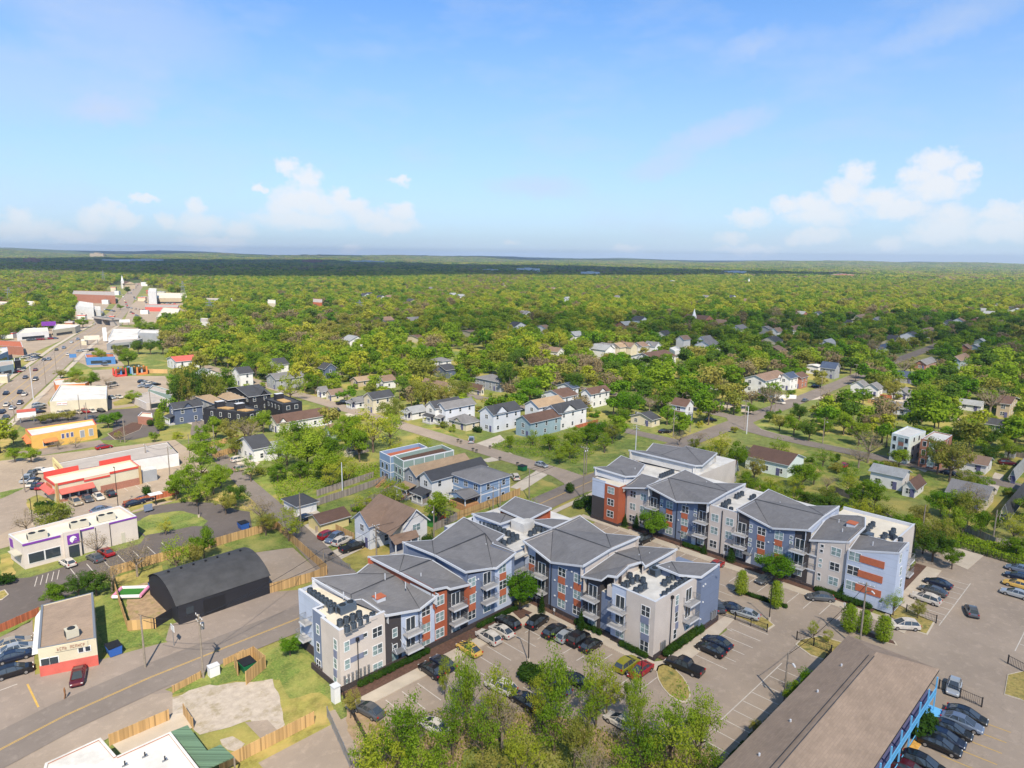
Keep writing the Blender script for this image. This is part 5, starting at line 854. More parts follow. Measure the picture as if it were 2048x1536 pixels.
for lab,cn,de in(('long black flat-roofed building with orange timber decks behind trees',[(494,826),(524,819),(458,800),(406,816)],[(0.15,.35),(.55,.8)]),('black flat-roofed building with timber deck at the right of the dark row',[(564,809),(604,803),(570,790),(530,797)],[(.2,.6)])):
 t,pl=flat('townhouse',lab,'building',cn,6.0,'black_wall','shingle_dark',.3,cap='metal_dark')
 i0=min(range(4),key=lambda i:pl[i][0]+pl[i][1]);p=pl[i0];nx_=pl[(i0+1)%4];pv=pl[(i0-1)%4]
 wwin(t,p,nx_,(.3,.7),4.4);wwin(t,pv,p,(.2,.4,.6,.8),4.4,.8)
 for k,(u0,u1)in enumerate(de):a=Vector(p).lerp(Vector(pv),u0);c=Vector(p).lerp(Vector(pv),u1);b=M();b.prism([(a.x+2,a.y),(c.x+2,c.y),(c.x+5,c.y),(a.x+5,a.y)],5.9,6.2,'fence_new');b.box(c.x+2,c.x+5,c.y,c.y+2.4,5.8,8.2,'black_wall','fascia');b.build('roof_deck',t)
for lab,cn,wl,h,ac in(('white brick three-storey townhouse with a brown panel strip and flat roof',[(1819,874),(1852,862),(1815,852),(1784,866)],'white_brick',8.6,'brick_wall'),('brown three-storey townhouse with white flat roof behind the olive tree',[(1885,884),(1905,870),(1868,862),(1842,877)],'brick_wall',8.6,'white_brick')):
 t,pl=flat('townhouse',lab,'building',cn,h,wl,'roof_white',.3,cap='fascia');i0=min(range(4),key=lambda i:pl[i][0]+pl[i][1]);p=pl[i0];nx_=pl[(i0+1)%4];pv=pl[(i0-1)%4]
 wall_box(t,'accent_panel',pv,p,.42,.72,.5,h-.8,ac,.05)
 for z in(1.8,4.6,7.2):wwin(t,pv,p,(.57,),z,1.7,1.3,'glass_blind');wwin(t,pv,p,(.2,.87),z,.9,1.4);wwin(t,p,nx_,(.3,.6),z,.9,1.4)
MO=T('motel_building','long brown-roofed motel with bright blue railings at the bottom right','building',(80,24));b=M();b.box(46,99.7,20.3,29.2,0,5.9,'mauve');b.build('wall',MO)
b=M();X0,X1,Y0,Y1=44,100.8,18.2,30.0;zr=8.0;ym=24.6;b.poly([(X0,Y0,5.9),(X1,Y0,5.9),(X1-5.6,ym,zr),(X0,ym,zr)],'shingle_motel');b.poly([(X1,Y1,5.9),(X0,Y1,5.9),(X0,ym,zr),(X1-5.6,ym,zr)],'shingle_motel');b.poly([(X1,Y0,5.9),(X1,Y1,5.9),(X1-5.6,ym,zr)],'shingle_motel');b.box(X0,X1,Y0,Y1,5.6,5.88,'metal_dark');ro=b.build('roof',MO)
for i in range(5):b=M();x=58+i*8;b.tube((x,27.2,6.4),(x,27.2,7.3),.12,.12,'fascia',6);b.build('vent_pipe',ro)
b=M();b.poly([(50,ym-.06,zr+.03),(94,ym-.06,zr+.03),(94,ym-.18,zr-.01),(50,ym-.18,zr-.01)],'shingle_dark');b.poly([(50,ym+.5,zr-.13),(94,ym+.5,zr-.13),(94,ym+.62,zr-.17),(50,ym+.62,zr-.17)],'shingle_dark');b.build('ridge_cap',ro)
b=M();b.box(46,99.7,18.1,20.3,2.75,2.95,'mauve');b.build('walkway',MO);b=M()
for z in(3.9,3.0,1.1):b.box(46,99.7,17.98,18.05,z,z+.1,'sky_rail')
for i in range(180):x=46.2+i*.298;b.box(x,x+.07,17.99,18.04,3.0,3.95,'sky_rail')
for i in range(15):x=46+i*3.8;b.box(x,x+.18,17.94,18.1,0,5.5,'sky_rail')
b.build('railing',MO);
for i in range(12):door(MO,'y',20.3,50+i*4.2,m='sky_rail',z=2.95);pane_window(MO,'y',20.3,52+i*4.2,4.4,1.4,1.2)
b=M();xx,yy=P(1862,1425,.5);b.box(xx-1.7,xx+1.7,yy-1.4,yy+1.4,.1,.55,'sky_rail');b.box(xx-1.2,xx+1.2,yy-2.1,yy-1.4,.1,.3,'sky_rail');b.build('stairs',MO);FOOT.append((44,102,17,31));MARKS.append((1700,1400,'brown-roofed motel'))
# --- left commercial side
def front(pl):
 i0=min(range(len(pl)),key=lambda i:pl[i][0]+pl[i][1]);return pl[i0],pl[(i0+1)%len(pl)],pl[(i0-1)%len(pl)]
t,pl=flat('restaurant_building','cream fast food restaurant with purple trim and a purple sign','restaurant',[(44,1088),(273,1032),(240,1011),(16,1068)],5.2,'cream','roof_cream',.6,cap='fascia');PU=t
p,nx_,pv=front(pl);wall_box(t,'trim_band',p,nx_,.0,.31,4.75,5.1,'purple',.12);wall_box(t,'trim_band',p,nx_,.47,.60,4.85,5.15,'purple',.12);wall_box(t,'trim_band',p,nx_,.74,1,4.85,5.15,'purple',.12);sg=wall_box(t,'entrance_wall',p,nx_,.33,.47,0,5.6,'cream',.7)
s_=wall_box(t,'sign',p,nx_,.355,.455,3.0,4.9,'purple',.85)
def on_wall(p,nx_,u,z,d):
 dx,dy=nx_[0]-p[0],nx_[1]-p[1];l=math.hypot(dx,dy);return(p[0]+dx*u+dy/l*d,p[1]+dy*u-dx/l*d,z)
b=M();l_=math.hypot(nx_[0]-p[0],nx_[1]-p[1])
cc=[(.55*math.cos(a)*(1.0 if math.cos(a)<0 else .8),.62*math.sin(a))for a in[R(20+32*i)for i in range(11)]]
b.poly([on_wall(p,nx_,.403+x/l_,4.0+y,.9)for x,y in[(-.55,-.35),(-.2,-.75),(.05,-.35),(.55,-.3),(.62,.1),(.4,.5),(0,.65),(-.4,.45),(-.6,.1)]],'trim_white');b.poly([on_wall(p,nx_,.403+x/l_,4.0+y,.92)for x,y in[(.15,-.3),(.62,-.15),(.5,.12),(.2,.02)]],'purple');b.build('bell_emblem',s_)
wwin(t,p,nx_,(.10,.235),1.9,2.5,1.9);wall_box(t,'door',p,nx_,.36,.45,.1,2.6,'glass_dark',.76);wall_box(t,'door',p,nx_,.84,.875,.1,2.3,'ac_tan',.05)
s2_=wall_box(t,'sign',pv,p,.1,.3,2.9,4.6,'purple',.1);wall_box(t,'canopy',pv,p,.45,.9,2.8,3.0,'ac_tan',1.3)
for u in(.48,.61,.74):wall_box(t,'downpipe',p,nx_,u,u+.004,0,4.9,'metal_dark',.12)
for px,py,s in((62,1070,0),(146,1048,0),(200,1034,0)):big_ac(px+12,py,4.6,3.2,1.7,'boxy tan air unit on the purple-trimmed restaurant roof, '+{62:'leftmost',146:'middle',200:'rightmost'}[px],'ac_tan')
t,pl=flat('restaurant_building','cream restaurant with bright red roof trim, red awnings and brick base','restaurant',[(109,969),(281,933),(262,919),(88,954)],4.8,'cream_wall','roof_cream',.5,cap='red_trim');p,nx_,pv=front(pl)
wall_box(t,'brick_base',p,nx_,.5,1,0,1.9,'brick_wall',.1);wall_box(t,'brick_base',p,nx_,0,.5,0,.8,'brick_wall',.1);wall_box(t,'trim_band',p,nx_,0,.32,4.4,4.95,'red_trim',.15);wall_box(t,'trim_band',p,nx_,.32,.62,3.9,4.35,'red_trim',.15);wall_box(t,'trim_band',p,nx_,.62,1,4.5,5.05,'red_trim',.15);wall_box(t,'trim_band',pv,p,0,1,4.4,4.95,'red_trim',.15);wall_box(t,'pier',p,nx_,.0,.03,0,5,'fence_new',.2);wall_box(t,'pier',p,nx_,.97,1.0,0,5,'fence_new',.2);s_=wall_box(t,'sign',pv,p,.25,.75,3.2,4.0,'rustpanel',.2)
def awning(t,p,nx_,u0,u1,z,d,m):
 b=M();A=lambda u,zz,dd:on_wall(p,nx_,u,zz,dd);b.poly([A(u0,z,.0),A(u0,z-1.0,d),A(u1,z-1.0,d),A(u1,z,.0)],m);b.poly([A(u0,z-1.0,d),A(u0,z-1.2,d),A(u1,z-1.2,d),A(u1,z-1.0,d)],m);b.poly([A(u0,z,0),A(u0,z-1.0,d),A(u0,z-1.0,0)],m);b.poly([A(u1,z,0),A(u1,z-1.0,d),A(u1,z-1.0,0)],m);return b.build('awning',t)
awning(t,p,nx_,.04,.42,3.4,1.3,'red_roof');awning(t,pv,p,0,.95,3.4,1.3,'red_roof');wwin(t,p,nx_,(.1,.2,.3),1.6,1.6,1.5);wall_box(t,'door',p,nx_,.36,.40,.1,2.3,'glass_dark',.12)
i2=pl[(pl.index(nx_)+1)%4];b=M();
for(u0,u1,e_)in(((0),.38,0),(.62,1.0,0)):a=Vector(pv).lerp(Vector(i2),u0);c=Vector(pv).lerp(Vector(i2),u1);b.prism([(a.x,a.y),(c.x,c.y),(c.x,c.y+.4),(a.x,a.y+.4)],4.4,6.0,'red_trim')
b.build('raised_screen',t);a=Vector(nx_);b=M();b.box(a.x+.3,a.x+4,a.y+.5,a.y+4.2,0,3.2,'gray_wall','roof_white');b.build('cold_store',t)
t,pl=flat('shop_building','long low building with pale gray roof and a yellow sign board at its end','shop',[(126,944),(357,906),(336,884),(110,927)],3.8,'white_wall','roof_pale',.15,cap='metal_dark');p,nx_,pv=front(pl)
s_=wall_box(t,'sign_board',pv,p,-.1,1.1,2.2,5.3,'yellow_wall',.4);b=M();b.prism([on_wall(pv,p,u,0,d)[:2]for u,d in((-.1,.4),(1.1,.4),(1.1,3.2),(-.1,3.2))],2.5,2.7,'trim_white');b.build('canopy',t)
def wall_text(parent,s,size,m,p,q,u,z,d):
 "a row of letter strokes the photo is too soft to read"
 l=math.hypot(q[0]-p[0],q[1]-p[1]);b=M();w_=size*.4;size*=.6;n=len(s);k=random.Random(n)
 for i,ch in enumerate(s):
  if ch==' ':continue
  x=(i-(n-1)/2)*w_
  for(dx,dz,sx,sz)in[(-.18,0,.1,.9)]+k.sample([(.18,0,.1,.9),(0,.4,.42,.14),(0,0,.42,.14),(0,-.4,.42,.14)],2):
   u0=u+(x+dx*size-sx*size/2)/l;u1=u+(x+dx*size+sx*size/2)/l;zz=z+dz*size
   a,c=on_wall(p,q,u0,0,d),on_wall(p,q,u1,0,d);a2,c2=on_wall(p,q,u0,0,d+.03),on_wall(p,q,u1,0,d+.03)
   b.prism([a[:2],c[:2],c2[:2],a2[:2]],zz-sz*size/2,zz+sz*size/2,m)
 return b.build('lettering',parent)
wall_text(s_,'RENT A CENTER',1.0,'brick_wall',pv,p,.5,4.2,.45)
t,pl=flat('restaurant_building','golden yellow restaurant with white flat roof and orange awnings','restaurant',[(62,872),(193,849),(186,838),(50,858)],4.6,'gold_wall','roof_white',.5,cap='red_trim');p,nx_,pv=front(pl);awning(t,p,nx_,.16,.36,3.0,1.2,'orange');awning(t,pv,p,0,.9,3.0,1.2,'orange');wwin(t,p,nx_,(.2,.26,.32),1.5,1.4,1.5);wwin(t,p,nx_,(.46,.53,.6),2.8,.7,1.4,'mauve');wwin(t,p,nx_,(.76,.90),2.4,1.2,2.2,'gray_wall')
t,pl=flat('store_building','large tan store with bright white roof beside the highway','store',[(99,803),(213,797),(214,772),(120,770)],5.0,'cream_wall','roof_white',.3,cap='fascia');p,nx_,pv=front(pl);s_=wall_box(t,'sign',p,nx_,.12,.3,3.4,4.6,'trim_white',.12);wall_text(s_,'PAWN SHOP',.9,'red_trim',p,nx_,.21,4.0,.16)
t,pl=flat('shop_building','white-roofed shop with an orange corner beside the large store','shop',[(112,770),(170,767),(178,762),(140,756),(107,760)],3.8,'orange','roof_white',.3);t,pl=flat('market_building','brown-roofed corner market with cream and red painted front','store',[(75,1298),(192,1276),(186,1184),(82,1210)],4.4,'cream_wall','shingle_motel',.15,cap='metal_gray');p,nx_,pv=front(pl)
wall_box(t,'painted_base',p,nx_,0,1,0,1.7,'red_roof',.05);wall_box(t,'painted_base',pv,p,0,1,0,1.7,'red_roof',.05);s_=wall_box(t,'sign',p,nx_,.28,.85,3.4,4.3,'cream_wall',.12);wall_text(s_,'FOOD MARKET',.8,'brick_wall',p,nx_,.56,3.85,.15);wwin(t,p,nx_,(.1,.25),2.2,1.0,1.0);wwin(t,p,nx_,(.72,.84),3.0,.6,.7);awning(t,pv,p,.1,.95,4.3,.8,'trim_white')
big_ac(143,1264,4.3,1.6,1.4,'pale green swamp cooler on the brown market roof','ac_tan',1)
Q=T('workshop_building','black workshop with a curved barrel roof beside the main street','workshop',(42,118));x0,x1,y0,y1=34.6,50.2,111.2,125.5;b=M();n=10;arc=[(y0+(y1-y0)*i/n,3.3+2.6*math.sin(math.pi*i/n)**.8)for i in range(n+1)]
b.prism([(x0,y0),(x1,y0),(x1,y1),(x0,y1)],0,3.3,'black_wall')
for x in(x0,x1):b.poly([(x,y,z)for y,z in arc],'black_wall')
b.build('wall',Q);b=M();mat('membrane',(.055,.055,.058),.85,noise=(.5,.2))
for(ya_,za),(yb_,zb)in zip(arc,arc[1:]):b.poly([(x0-.3,ya_,za+.08),(x1+.3,ya_,za+.08),(x1+.3,yb_,zb+.08),(x0-.3,yb_,zb+.08)],'membrane')
ro=b.build('roof',Q)
for i in range(7):b=M();x=x0+1.5+i*2.1;b.tube((x,119.5,5.8),(x,119.5,6.2),.16,.2,'metal_dark',8);b.build('roof_vent',ro)
b=M();b.box(x0+4,x0+7.6,y0-.05,y0,.1,2.9,'metal_dark');b.build('roller_door',Q);b=M();b.box(x0+1.2,x0+2.4,y0-.05,y0,1.4,2.6,'glass_dark');b.build('window',Q);FOOT.append((x0-1,x1+1,y0-1,y1+1));show([(x0,y0,1),(x1,y0,1),(x0,y1,5.5),(x1,y1,5.5)]);MARKS.append((430,1170,'black barrel-roofed workshop'))
t,pl=flat('shop_building','white flat-roofed building with red edge at the bottom left','shop',[(90,1526),(201,1475),(233,1512),(341,1463),(440,1590),(200,1680),(60,1640)],4.0,'brick_wall','roof_white',.12,cap='roof_white')
for(px,py)in((290,1512),(330,1520),(250,1530)):x,y=P(px,py,4);b=M();b.tube((x,y,3.7),(x,y,4.5),.08,.08,'metal_dark',6);b.box(x-.3,x+.3,y-.1,y+.1,3.75,4.0,'metal_gray');b.build('roof_pipe',t)
pl_=[P(x,y,2.9)for x,y in[(342,1463),(375,1450),(414,1501),(441,1489),(468,1513),(405,1541)]];gx,gy=pl_[3];GC=T('canopy_roof','green striped metal canopy joined to the white-roofed building','canopy',(gx,gy));b=M();b.prism(pl_,2.75,2.9,'green_roof');b.build('roof',GC);b=M();[b.box(p_[0]-.08,p_[0]+.08,p_[1]-.08,p_[1]+.08,0,2.75,'timber_gray')for p_ in pl_[1:6]];b.build('post',GC)
ST=[('store_building','long white-roofed warehouse right of the highway behind trees',[(216,677),(276,673),(282,658),(226,658)],5,'white_wall','roof_white'),('store_building','dark gray metal building attached to the white warehouse',[(275,665),(318,667),(320,660),(280,659)],6.5,'gray_wall','roof_white'),('shop_building','low gray canopy building in front of the white warehouse',[(213,688),(265,683),(285,677),(240,672)],4,'gray_wall','roof_pale'),('service_station','low garage with a bright blue fascia beside the highway',[(172,715),(230,713),(226,706),(170,708)],4.2,'blue_trim','rustpanel'),('store_building','cream flat-roofed store right of the far highway',[(312,634),(354,629),(360,617),(326,615)],6,'cream_wall','roof_cream'),('store_building','long store with a red fascia beside the car park',[(290,614),(355,615),(357,609),(292,608)],4.5,'red_roof','roof_pale'),('store_building','wide tan store near the far end of the highway',[(300,596),(375,596),(372,586),(302,585)],7,'tan_wall','roof_cream'),('office_building','white tower block at the top of the highway',[(296,582),(312,583),(313,577),(298,576)],16,'white_wall','roof_white'),('apartment_block','white four-storey block with small dark windows left of the highway',[(151,612),(187,615),(186,606),(158,602)],11,'white_wall','roof_white'),('apartment_block','narrow white block right of the four-storey one',[(187,618),(201,620),(201,613),(189,612)],9,'white_wall','roof_white'),('school_building','long red brick building with gray roof above the white blocks',[(145,588),(230,591),(229,583),(147,581)],10,'brick_wall','roof_pale'),('store_building','long white shed left of the highway',[(33,667),(97,662),(95,655),(48,657)],5,'white_wall','roof_cream'),('store_building','pair of white sheds nearer the bridge',[(105,660),(150,654),(160,649),(112,648)],5,'cream_wall','roof_white'),('service_station','station with rusty brown canopy at the left edge',[(-10,690),(46,694),(42,683),(-10,680)],5,'brick_wall','rustpanel'),('shop_building','blue-gray shop with white roof at the left edge',[(-10,713),(16,702),(14,694),(-10,696)],5,'blue_wall','roof_white'),('shop_building','small shop painted with a mural at the left edge',[(-12,735),(27,728),(26,720),(-12,722)],5,'teal_wall','roof_pale'),('shop_building','dark brown shop with black walls left of the highway',[(28,722),(41,720),(40,715),(28,716)],5.5,'black_wall','shingle_dark'),('storage_building','row of long low storage units with gray roofs',[(263,792),(292,806),(339,799),(300,783)],3,'cream','roof_pale'),('storage_building','second row of storage units behind the first',[(296,778),(348,792),(353,784),(306,770)],3,'green_wall','roof_pale'),('restroom_building','small brick enclosure with pale roof by blue bins',[(275,832),(305,835),(304,826),(283,824)],3,'brick_wall','roof_cream'),('store_building','flat cream store half hidden at the far left',[(-5,607),(17,609),(17,603),(-5,602)],5,'brick_wall','roof_cream'),('warehouse_building','pale warehouse among the far left pylons',[(55,608),(72,609),(72,603),(55,602)],6,'white_wall','roof_cream'),('store_building','long pale building right of the communications mast',[(408,602),(485,604),(482,597),(410,596)],6,'cream_wall','roof_pale'),('store_building','small cream block right of the long pale one',[(535,606),(551,607),(551,600),(536,599)],9,'cream_wall','roof_cream'),('house','orange-framed house under construction in the trees',[(626,604),(644,605),(644,598),(627,597)],9,'rustpanel','roof_pale'),('store_building','white building below the tower mast',[(400,643),(424,645),(424,637),(402,636)],5,'white_wall','roof_pale'),('house','boxy white modern house right of the sunlit terrace',[(1350,702),(1361,698),(1352,692),(1339,696)],5,'white_wall','roof_white')]
for n_,lab,cn,h,wl,rf in ST:
 t,pl=flat(n_,lab,'building',cn,h,wl,rf,.4);p,nx_,pv=front(pl)
 l1=math.hypot(nx_[0]-p[0],nx_[1]-p[1])
 if h>8.5:
  for z in[2+3*k for k in range(int((h-1)/3))]:wwin(t,p,nx_,[(.5+i)/max(2,int(l1/6))for i in range(max(2,int(l1/6)))],z,1.4,1.5)
 else:wall_box(t,'shop_window',p,nx_,.15,.85,.6,2.3,'glass_dark',.05)
SM=[(70,668,14,4,'cream_wall'),(18,676,18,4,'white_wall'),(140,652,12,4,'brick_wall'),(165,640,12,5,'white_wall'),(120,616,14,5,'tan_wall'),(95,612,10,5,'brick_wall'),(40,613,14,5,'white_wall'),(8,618,12,5,'tan_wall'),(180,600,14,6,'cream_wall'),(212,608,10,5,'white_wall'),(205,598,9,5,'brick_wall'),(232,590,12,6,'white_wall'),(285,602,12,5,'cream_wall'),(335,600,16,5,'white_wall'),(372,604,14,5,'tan_wall'),(290,628,12,4,'white_wall'),(345,640,10,4,'brick_wall'),(300,588,10,6,'brick_wall'),(255,572,10,7,'tan_wall'),(290,572,10,7,'white_wall'),(228,584,8,8,'cream_wall'),(322,590,14,5,'gray_wall'),(170,690,8,4,'cream_wall'),(8,765,14,4,'cream_wall'),(225,640,8,4,'tan_wall')]
for px,py,w_,h,wl in SM:
 x,y=P(px,py);d=dist(x,y);w_=w_/F*d;nm={'cream_wall':'cream','white_wall':'white','brick_wall':'brick','tan_wall':'tan','gray_wall':'gray'}[wl];m_=min(MARKS,key=lambda q:math.hypot(q[0]-px,(q[1]-py)*1.6))
 t=T('small_shop','small %s shop %s the %s'%(nm,('right of' if px>m_[0]else 'left of'),m_[2]),'shop',(x,y),'small shops along the highway');a=R(64 if py<720 else 71)+R(-6);b=M();b.obox((x,y),w_*.8,w_,0,h,a,wl,'roof_white' if px%2 else 'roof_pale');b.build('wall',t);b=M();b.obox((x,y),w_*.82,w_*1.02,h-.9,h-.2,a,'trim_white' if px%3 else 'red_trim');b.obox((x,y),w_*.3,w_*.2,h,h+1,a,'metal_gray');b.build('fascia',t);FOOT.append((x-w_*.6,x+w_*.6,y-w_*.6,y+w_*.6))
def church(label,px,py,h,sh,wall='brick_wall',w_=14):
 x,y=P(px,py);t=T('church',label,'church',(x,y));b=M();b.box(x,x+w_,y-w_*.8,y+w_*.8,0,h,wall);b.build('wall',t);b=M();b.poly([(x-1,y-w_*.85,h),(x+w_+1,y-w_*.85,h),(x+w_/2,y-w_*.85,h+4)],wall);b.poly([(x-1,y-w_*.85,h),(x+w_/2,y-w_*.85,h+4),(x+w_/2,y+w_*.85,h+4),(x-1,y+w_*.85,h)],'shingle_umber');b.poly([(x+w_+1,y-w_*.85,h),(x+w_/2,y-w_*.85,h+4),(x+w_/2,y+w_*.85,h+4),(x+w_+1,y+w_*.85,h)],'shingle_umber');b.build('roof',t)
 b=M();r0=w_*.12;b.box(x-r0,x+r0,y-r0,y+r0,0,h+sh*.35,'white_wall');b.build('tower',t);b=M();b.tube((x,y,h+sh*.35),(x,y,h+sh),r0*1.1,.05,'trim_white',8);b.build('spire',t);FOOT.append((x,x+w_,y-w_,y+w_));MARKS.append((px,py,name_of(label)));show([(x,y,h),(x+w_,y-w_,h)])
church('brick church with a slim white steeple among the right-hand trees',1387,652,6,10);church('large distant church with a tall white spire at the end of the highway',246,577,8,15,'tan_wall',16);church('distant brick church with pale spire on the right',1497,572,6,13,'brick_wall',20)
FAR=[(65,528,24,'brick_wall','orange brick hospital block near the left horizon',60),(196,515,40,'tan_wall','gray hazy block nearest the horizon on the left',120),(250,518,14,'white_wall','long white distant warehouse under the left hills',260),(295,520,14,'white_wall','second long white distant warehouse under the hills',200),(625,523,24,'brick_wall','pinkish distant hospital in front of the centre hills',130),(735,524,16,'white_wall','long pale distant building left of the water tower',260),(1056,545,12,'white_wall','distant cream warehouse in the centre clearing',90),(1180,552,8,'white_wall','distant white shed in the right of the clearing',60),(980,546,8,'white_wall','distant small white warehouse left of the clearing',60),(1470,549,9,'white_wall','distant white school on the right',80),(1682,557,9,'brick_wall','distant low brick building near the right trees',70),(1345,570,2,'white_wall','distant small white building in the right forest',7)]
for px,py,h,wl,lab,wd in FAR:
 x,y=P(px,py+3);z=hill(x,y);x,y=P(px,py+3,z);z=hill(x,y);t=T('distant_building',lab,'building',(x,y,z));ux,uy=_r.x,_r.y;l=math.hypot(ux,uy);ux/=l;uy/=l;b=M();n=3 if wd>20 else 1
 for k in range(n):b.obox((x+ux*wd*(k-(n-1)/2)/n,y+uy*wd*(k-(n-1)/2)/n),wd/n*.96,30,z-2,z+12+h*(1 if k%2 else .8),math.atan2(uy,ux),wl,'roof_white')
 b.build('wall',t)
def near_text(px,py):
 m=min(MARKS[:MK0],key=lambda m:math.hypot(m[0]-px,(m[1]-py)*1.6));dx,dy=px-m[0],py-m[1]
 return(('right of' if dx>0 else 'left of')if abs(dx)>abs(dy)*1.4 else('below' if dy>0 else 'above'))+' the '+m[2]
MK0=len(MARKS)
def far_house(px,py,k):
 x,y=P(px,py);
 if any(a-6<x<b_+6 and c-6<y<d_+6 for a,b_,c,d_ in FOOT):return
 wl=rnd.choice(['white_wall','white_wall','cream_wall','lav_wall','brick_wall']);rf=rnd.choice(['shingle_gray','shingle_dark','shingle_brown','shingle_light']);h=rnd.choice([4,6,6.5])
 t=T('house','x','house',(x,y));LABELS.pop('x');w_,d_=rnd.uniform(9,14),rnd.uniform(8,12);b=M();b.box(x,x+w_,y,y+d_,0,h,wl);ax=rnd.random()<.5;rh=2.6
 if ax:[b.poly([(xx,y,h),(xx,y+d_,h),(xx,y+d_/2,h+rh)],wl)for xx in(x,x+w_)]
 else:[b.poly([(x,yy,h),(x+w_,yy,h),(x+w_/2,yy,h+rh)],wl)for yy in(y,y+d_)]
 b.build('wall',t);b=M()
 if ax:ym=y+d_/2;b.poly([(x-.5,y-.5,h-.2),(x+w_+.5,y-.5,h-.2),(x+w_+.5,ym,h+rh+.1),(x-.5,ym,h+rh+.1)],rf);b.poly([(x+w_+.5,y+d_+.5,h-.2),(x-.5,y+d_+.5,h-.2),(x-.5,ym,h+rh+.1),(x+w_+.5,ym,h+rh+.1)],rf)
 else:xm=x+w_/2;b.poly([(x-.5,y+d_+.5,h-.2),(x-.5,y-.5,h-.2),(xm,y-.5,h+rh+.1),(xm,y+d_+.5,h+rh+.1)],rf);b.poly([(x+w_+.5,y-.5,h-.2),(x+w_+.5,y+d_+.5,h-.2),(xm,y+d_+.5,h+rh+.1),(xm,y-.5,h+rh+.1)],rf)
 b.build('roof',t);FOOT.append((x-2,x+w_+2,y-2,y+d_+2));show([(x,y,h*.8),(x+w_,y,h*.8),(x,y+d_,h+rh)])
 tag(t,'%s house with %s roof in the forest %s'%({'white_wall':'white','cream_wall':'cream','lav_wall':'pale blue','brick_wall':'brick'}[wl],{'shingle_gray':'gray','shingle_dark':'charcoal','shingle_brown':'brown','shingle_light':'light gray'}[rf],near_text(px,py)),'house','distant houses in the forest')
FH=[(728,600),(735,597),(760,604),(775,600),(905,598),(920,601),(1008,575),(1105,585),(1236,600),(820,612),(1464,603),(1493,607),(1413,603),(1480,673),(1605,640),(1640,640),(1550,700),(1450,655),(1970,628),(1985,640),(2030,628),(2040,632),(2000,618),(1960,655),(1925,655),(1560,715),(1050,640),(1030,668),(1150,690),(1420,712),(1250,665),(1283,648),(1280,655),(1330,680),(700,700),(1210,720),(860,585),(300,592),(1135,607),(1760,652),(1700,655),(1790,690),(1830,690),(1660,700),(400,770),(770,655),(820,650)]
for k,(px,py)in enumerate(FH):far_house(px,py,k)
# ================================================================ vehicles
def car_paint(name,col):return mat(name,col,.32,.35,spec=.5,coat=.6)
PAINT={k:car_paint('paint_'+k,c)for k,c in dict(white=(.72,.72,.72),black=(.012,.012,.015),navy=(.012,.02,.05),gray=(.10,.105,.115),silver=(.38,.40,.42),red=(.35,.012,.015),yellow=(.75,.55,.02),olive=(.30,.28,.02),blue=(.02,.05,.22),beige=(.42,.35,.25),maroon=(.10,.012,.02),brown=(.14,.05,.02),steelblue=(.16,.20,.28),orange=(.7,.12,.02),green=(.05,.12,.06)).items()}
PROTO={}
SHAPES={'sedan':(4.8,1.86,[(-2.4,.62,.78),(-2.3,.86,.92),(-1.5,.93,1),(-.9,.95,1),(.7,.93,1),(1.7,.80,.98),(2.2,.68,.90),(2.4,.52,.74)],[(-2.0,.93,.72),(-1.15,1.36,.58),(-.4,1.45,.60),(.25,1.41,.58),(1.4,.88,.76)]),'suv':(4.75,1.92,[(-2.38,.70,.84),(-2.3,1.0,.95),(-1.5,1.05,1),(0,1.04,1),(1.0,1.02,1),(1.8,.95,.97),(2.25,.84,.90),(2.38,.62,.78)],[(-2.3,1.02,.78),(-1.85,1.5,.62),(-.8,1.66,.66),(.2,1.6,.62),(1.4,.99,.80)]),'hatch':(4.2,1.8,[(-2.1,.65,.82),(-2.0,.92,.94),(-1.2,.97,1),(.6,.95,1),(1.5,.85,.97),(2.0,.7,.88),(2.1,.52,.76)],[(-2.02,.95,.74),(-1.5,1.38,.60),(-.5,1.5,.62),(.1,1.44,.60),(1.3,.92,.76)]),'jeep':(4.3,1.9,[(-2.1,.95,.92),(-2.05,1.1,.95),(-1,1.12,1),(.8,1.12,1),(1.3,1.05,.92),(2.0,1.0,.86),(2.1,.75,.84)],[(-2.05,1.1,.90),(-1.98,1.82,.80),(-.8,1.86,.80),(.45,1.82,.79),(.8,1.1,.88)]),'pickup':(5.8,2.0,[(-2.9,.95,.94),(-2.85,1.08,.97),(-1.0,1.1,1),(.0,1.1,1),(1.4,1.08,1),(2.2,1.0,.97),(2.75,.88,.9),(2.9,.65,.82)],[(-.95,1.08,.86),(-.75,1.72,.72),(.1,1.84,.72),(.75,1.8,.71),(1.5,1.08,.84)]),'van':(5.6,2.0,[(-2.8,1.0,.95),(-2.75,1.1,.97),(-1,1.1,1),(1.0,1.1,1),(2.0,1.05,.97),(2.6,.9,.9),(2.8,.6,.8)],[(-2.75,1.1,.94),(-2.7,2.3,.88),(-1,2.4,.9),(1.0,2.35,.88),(2.1,1.1,.88)])}
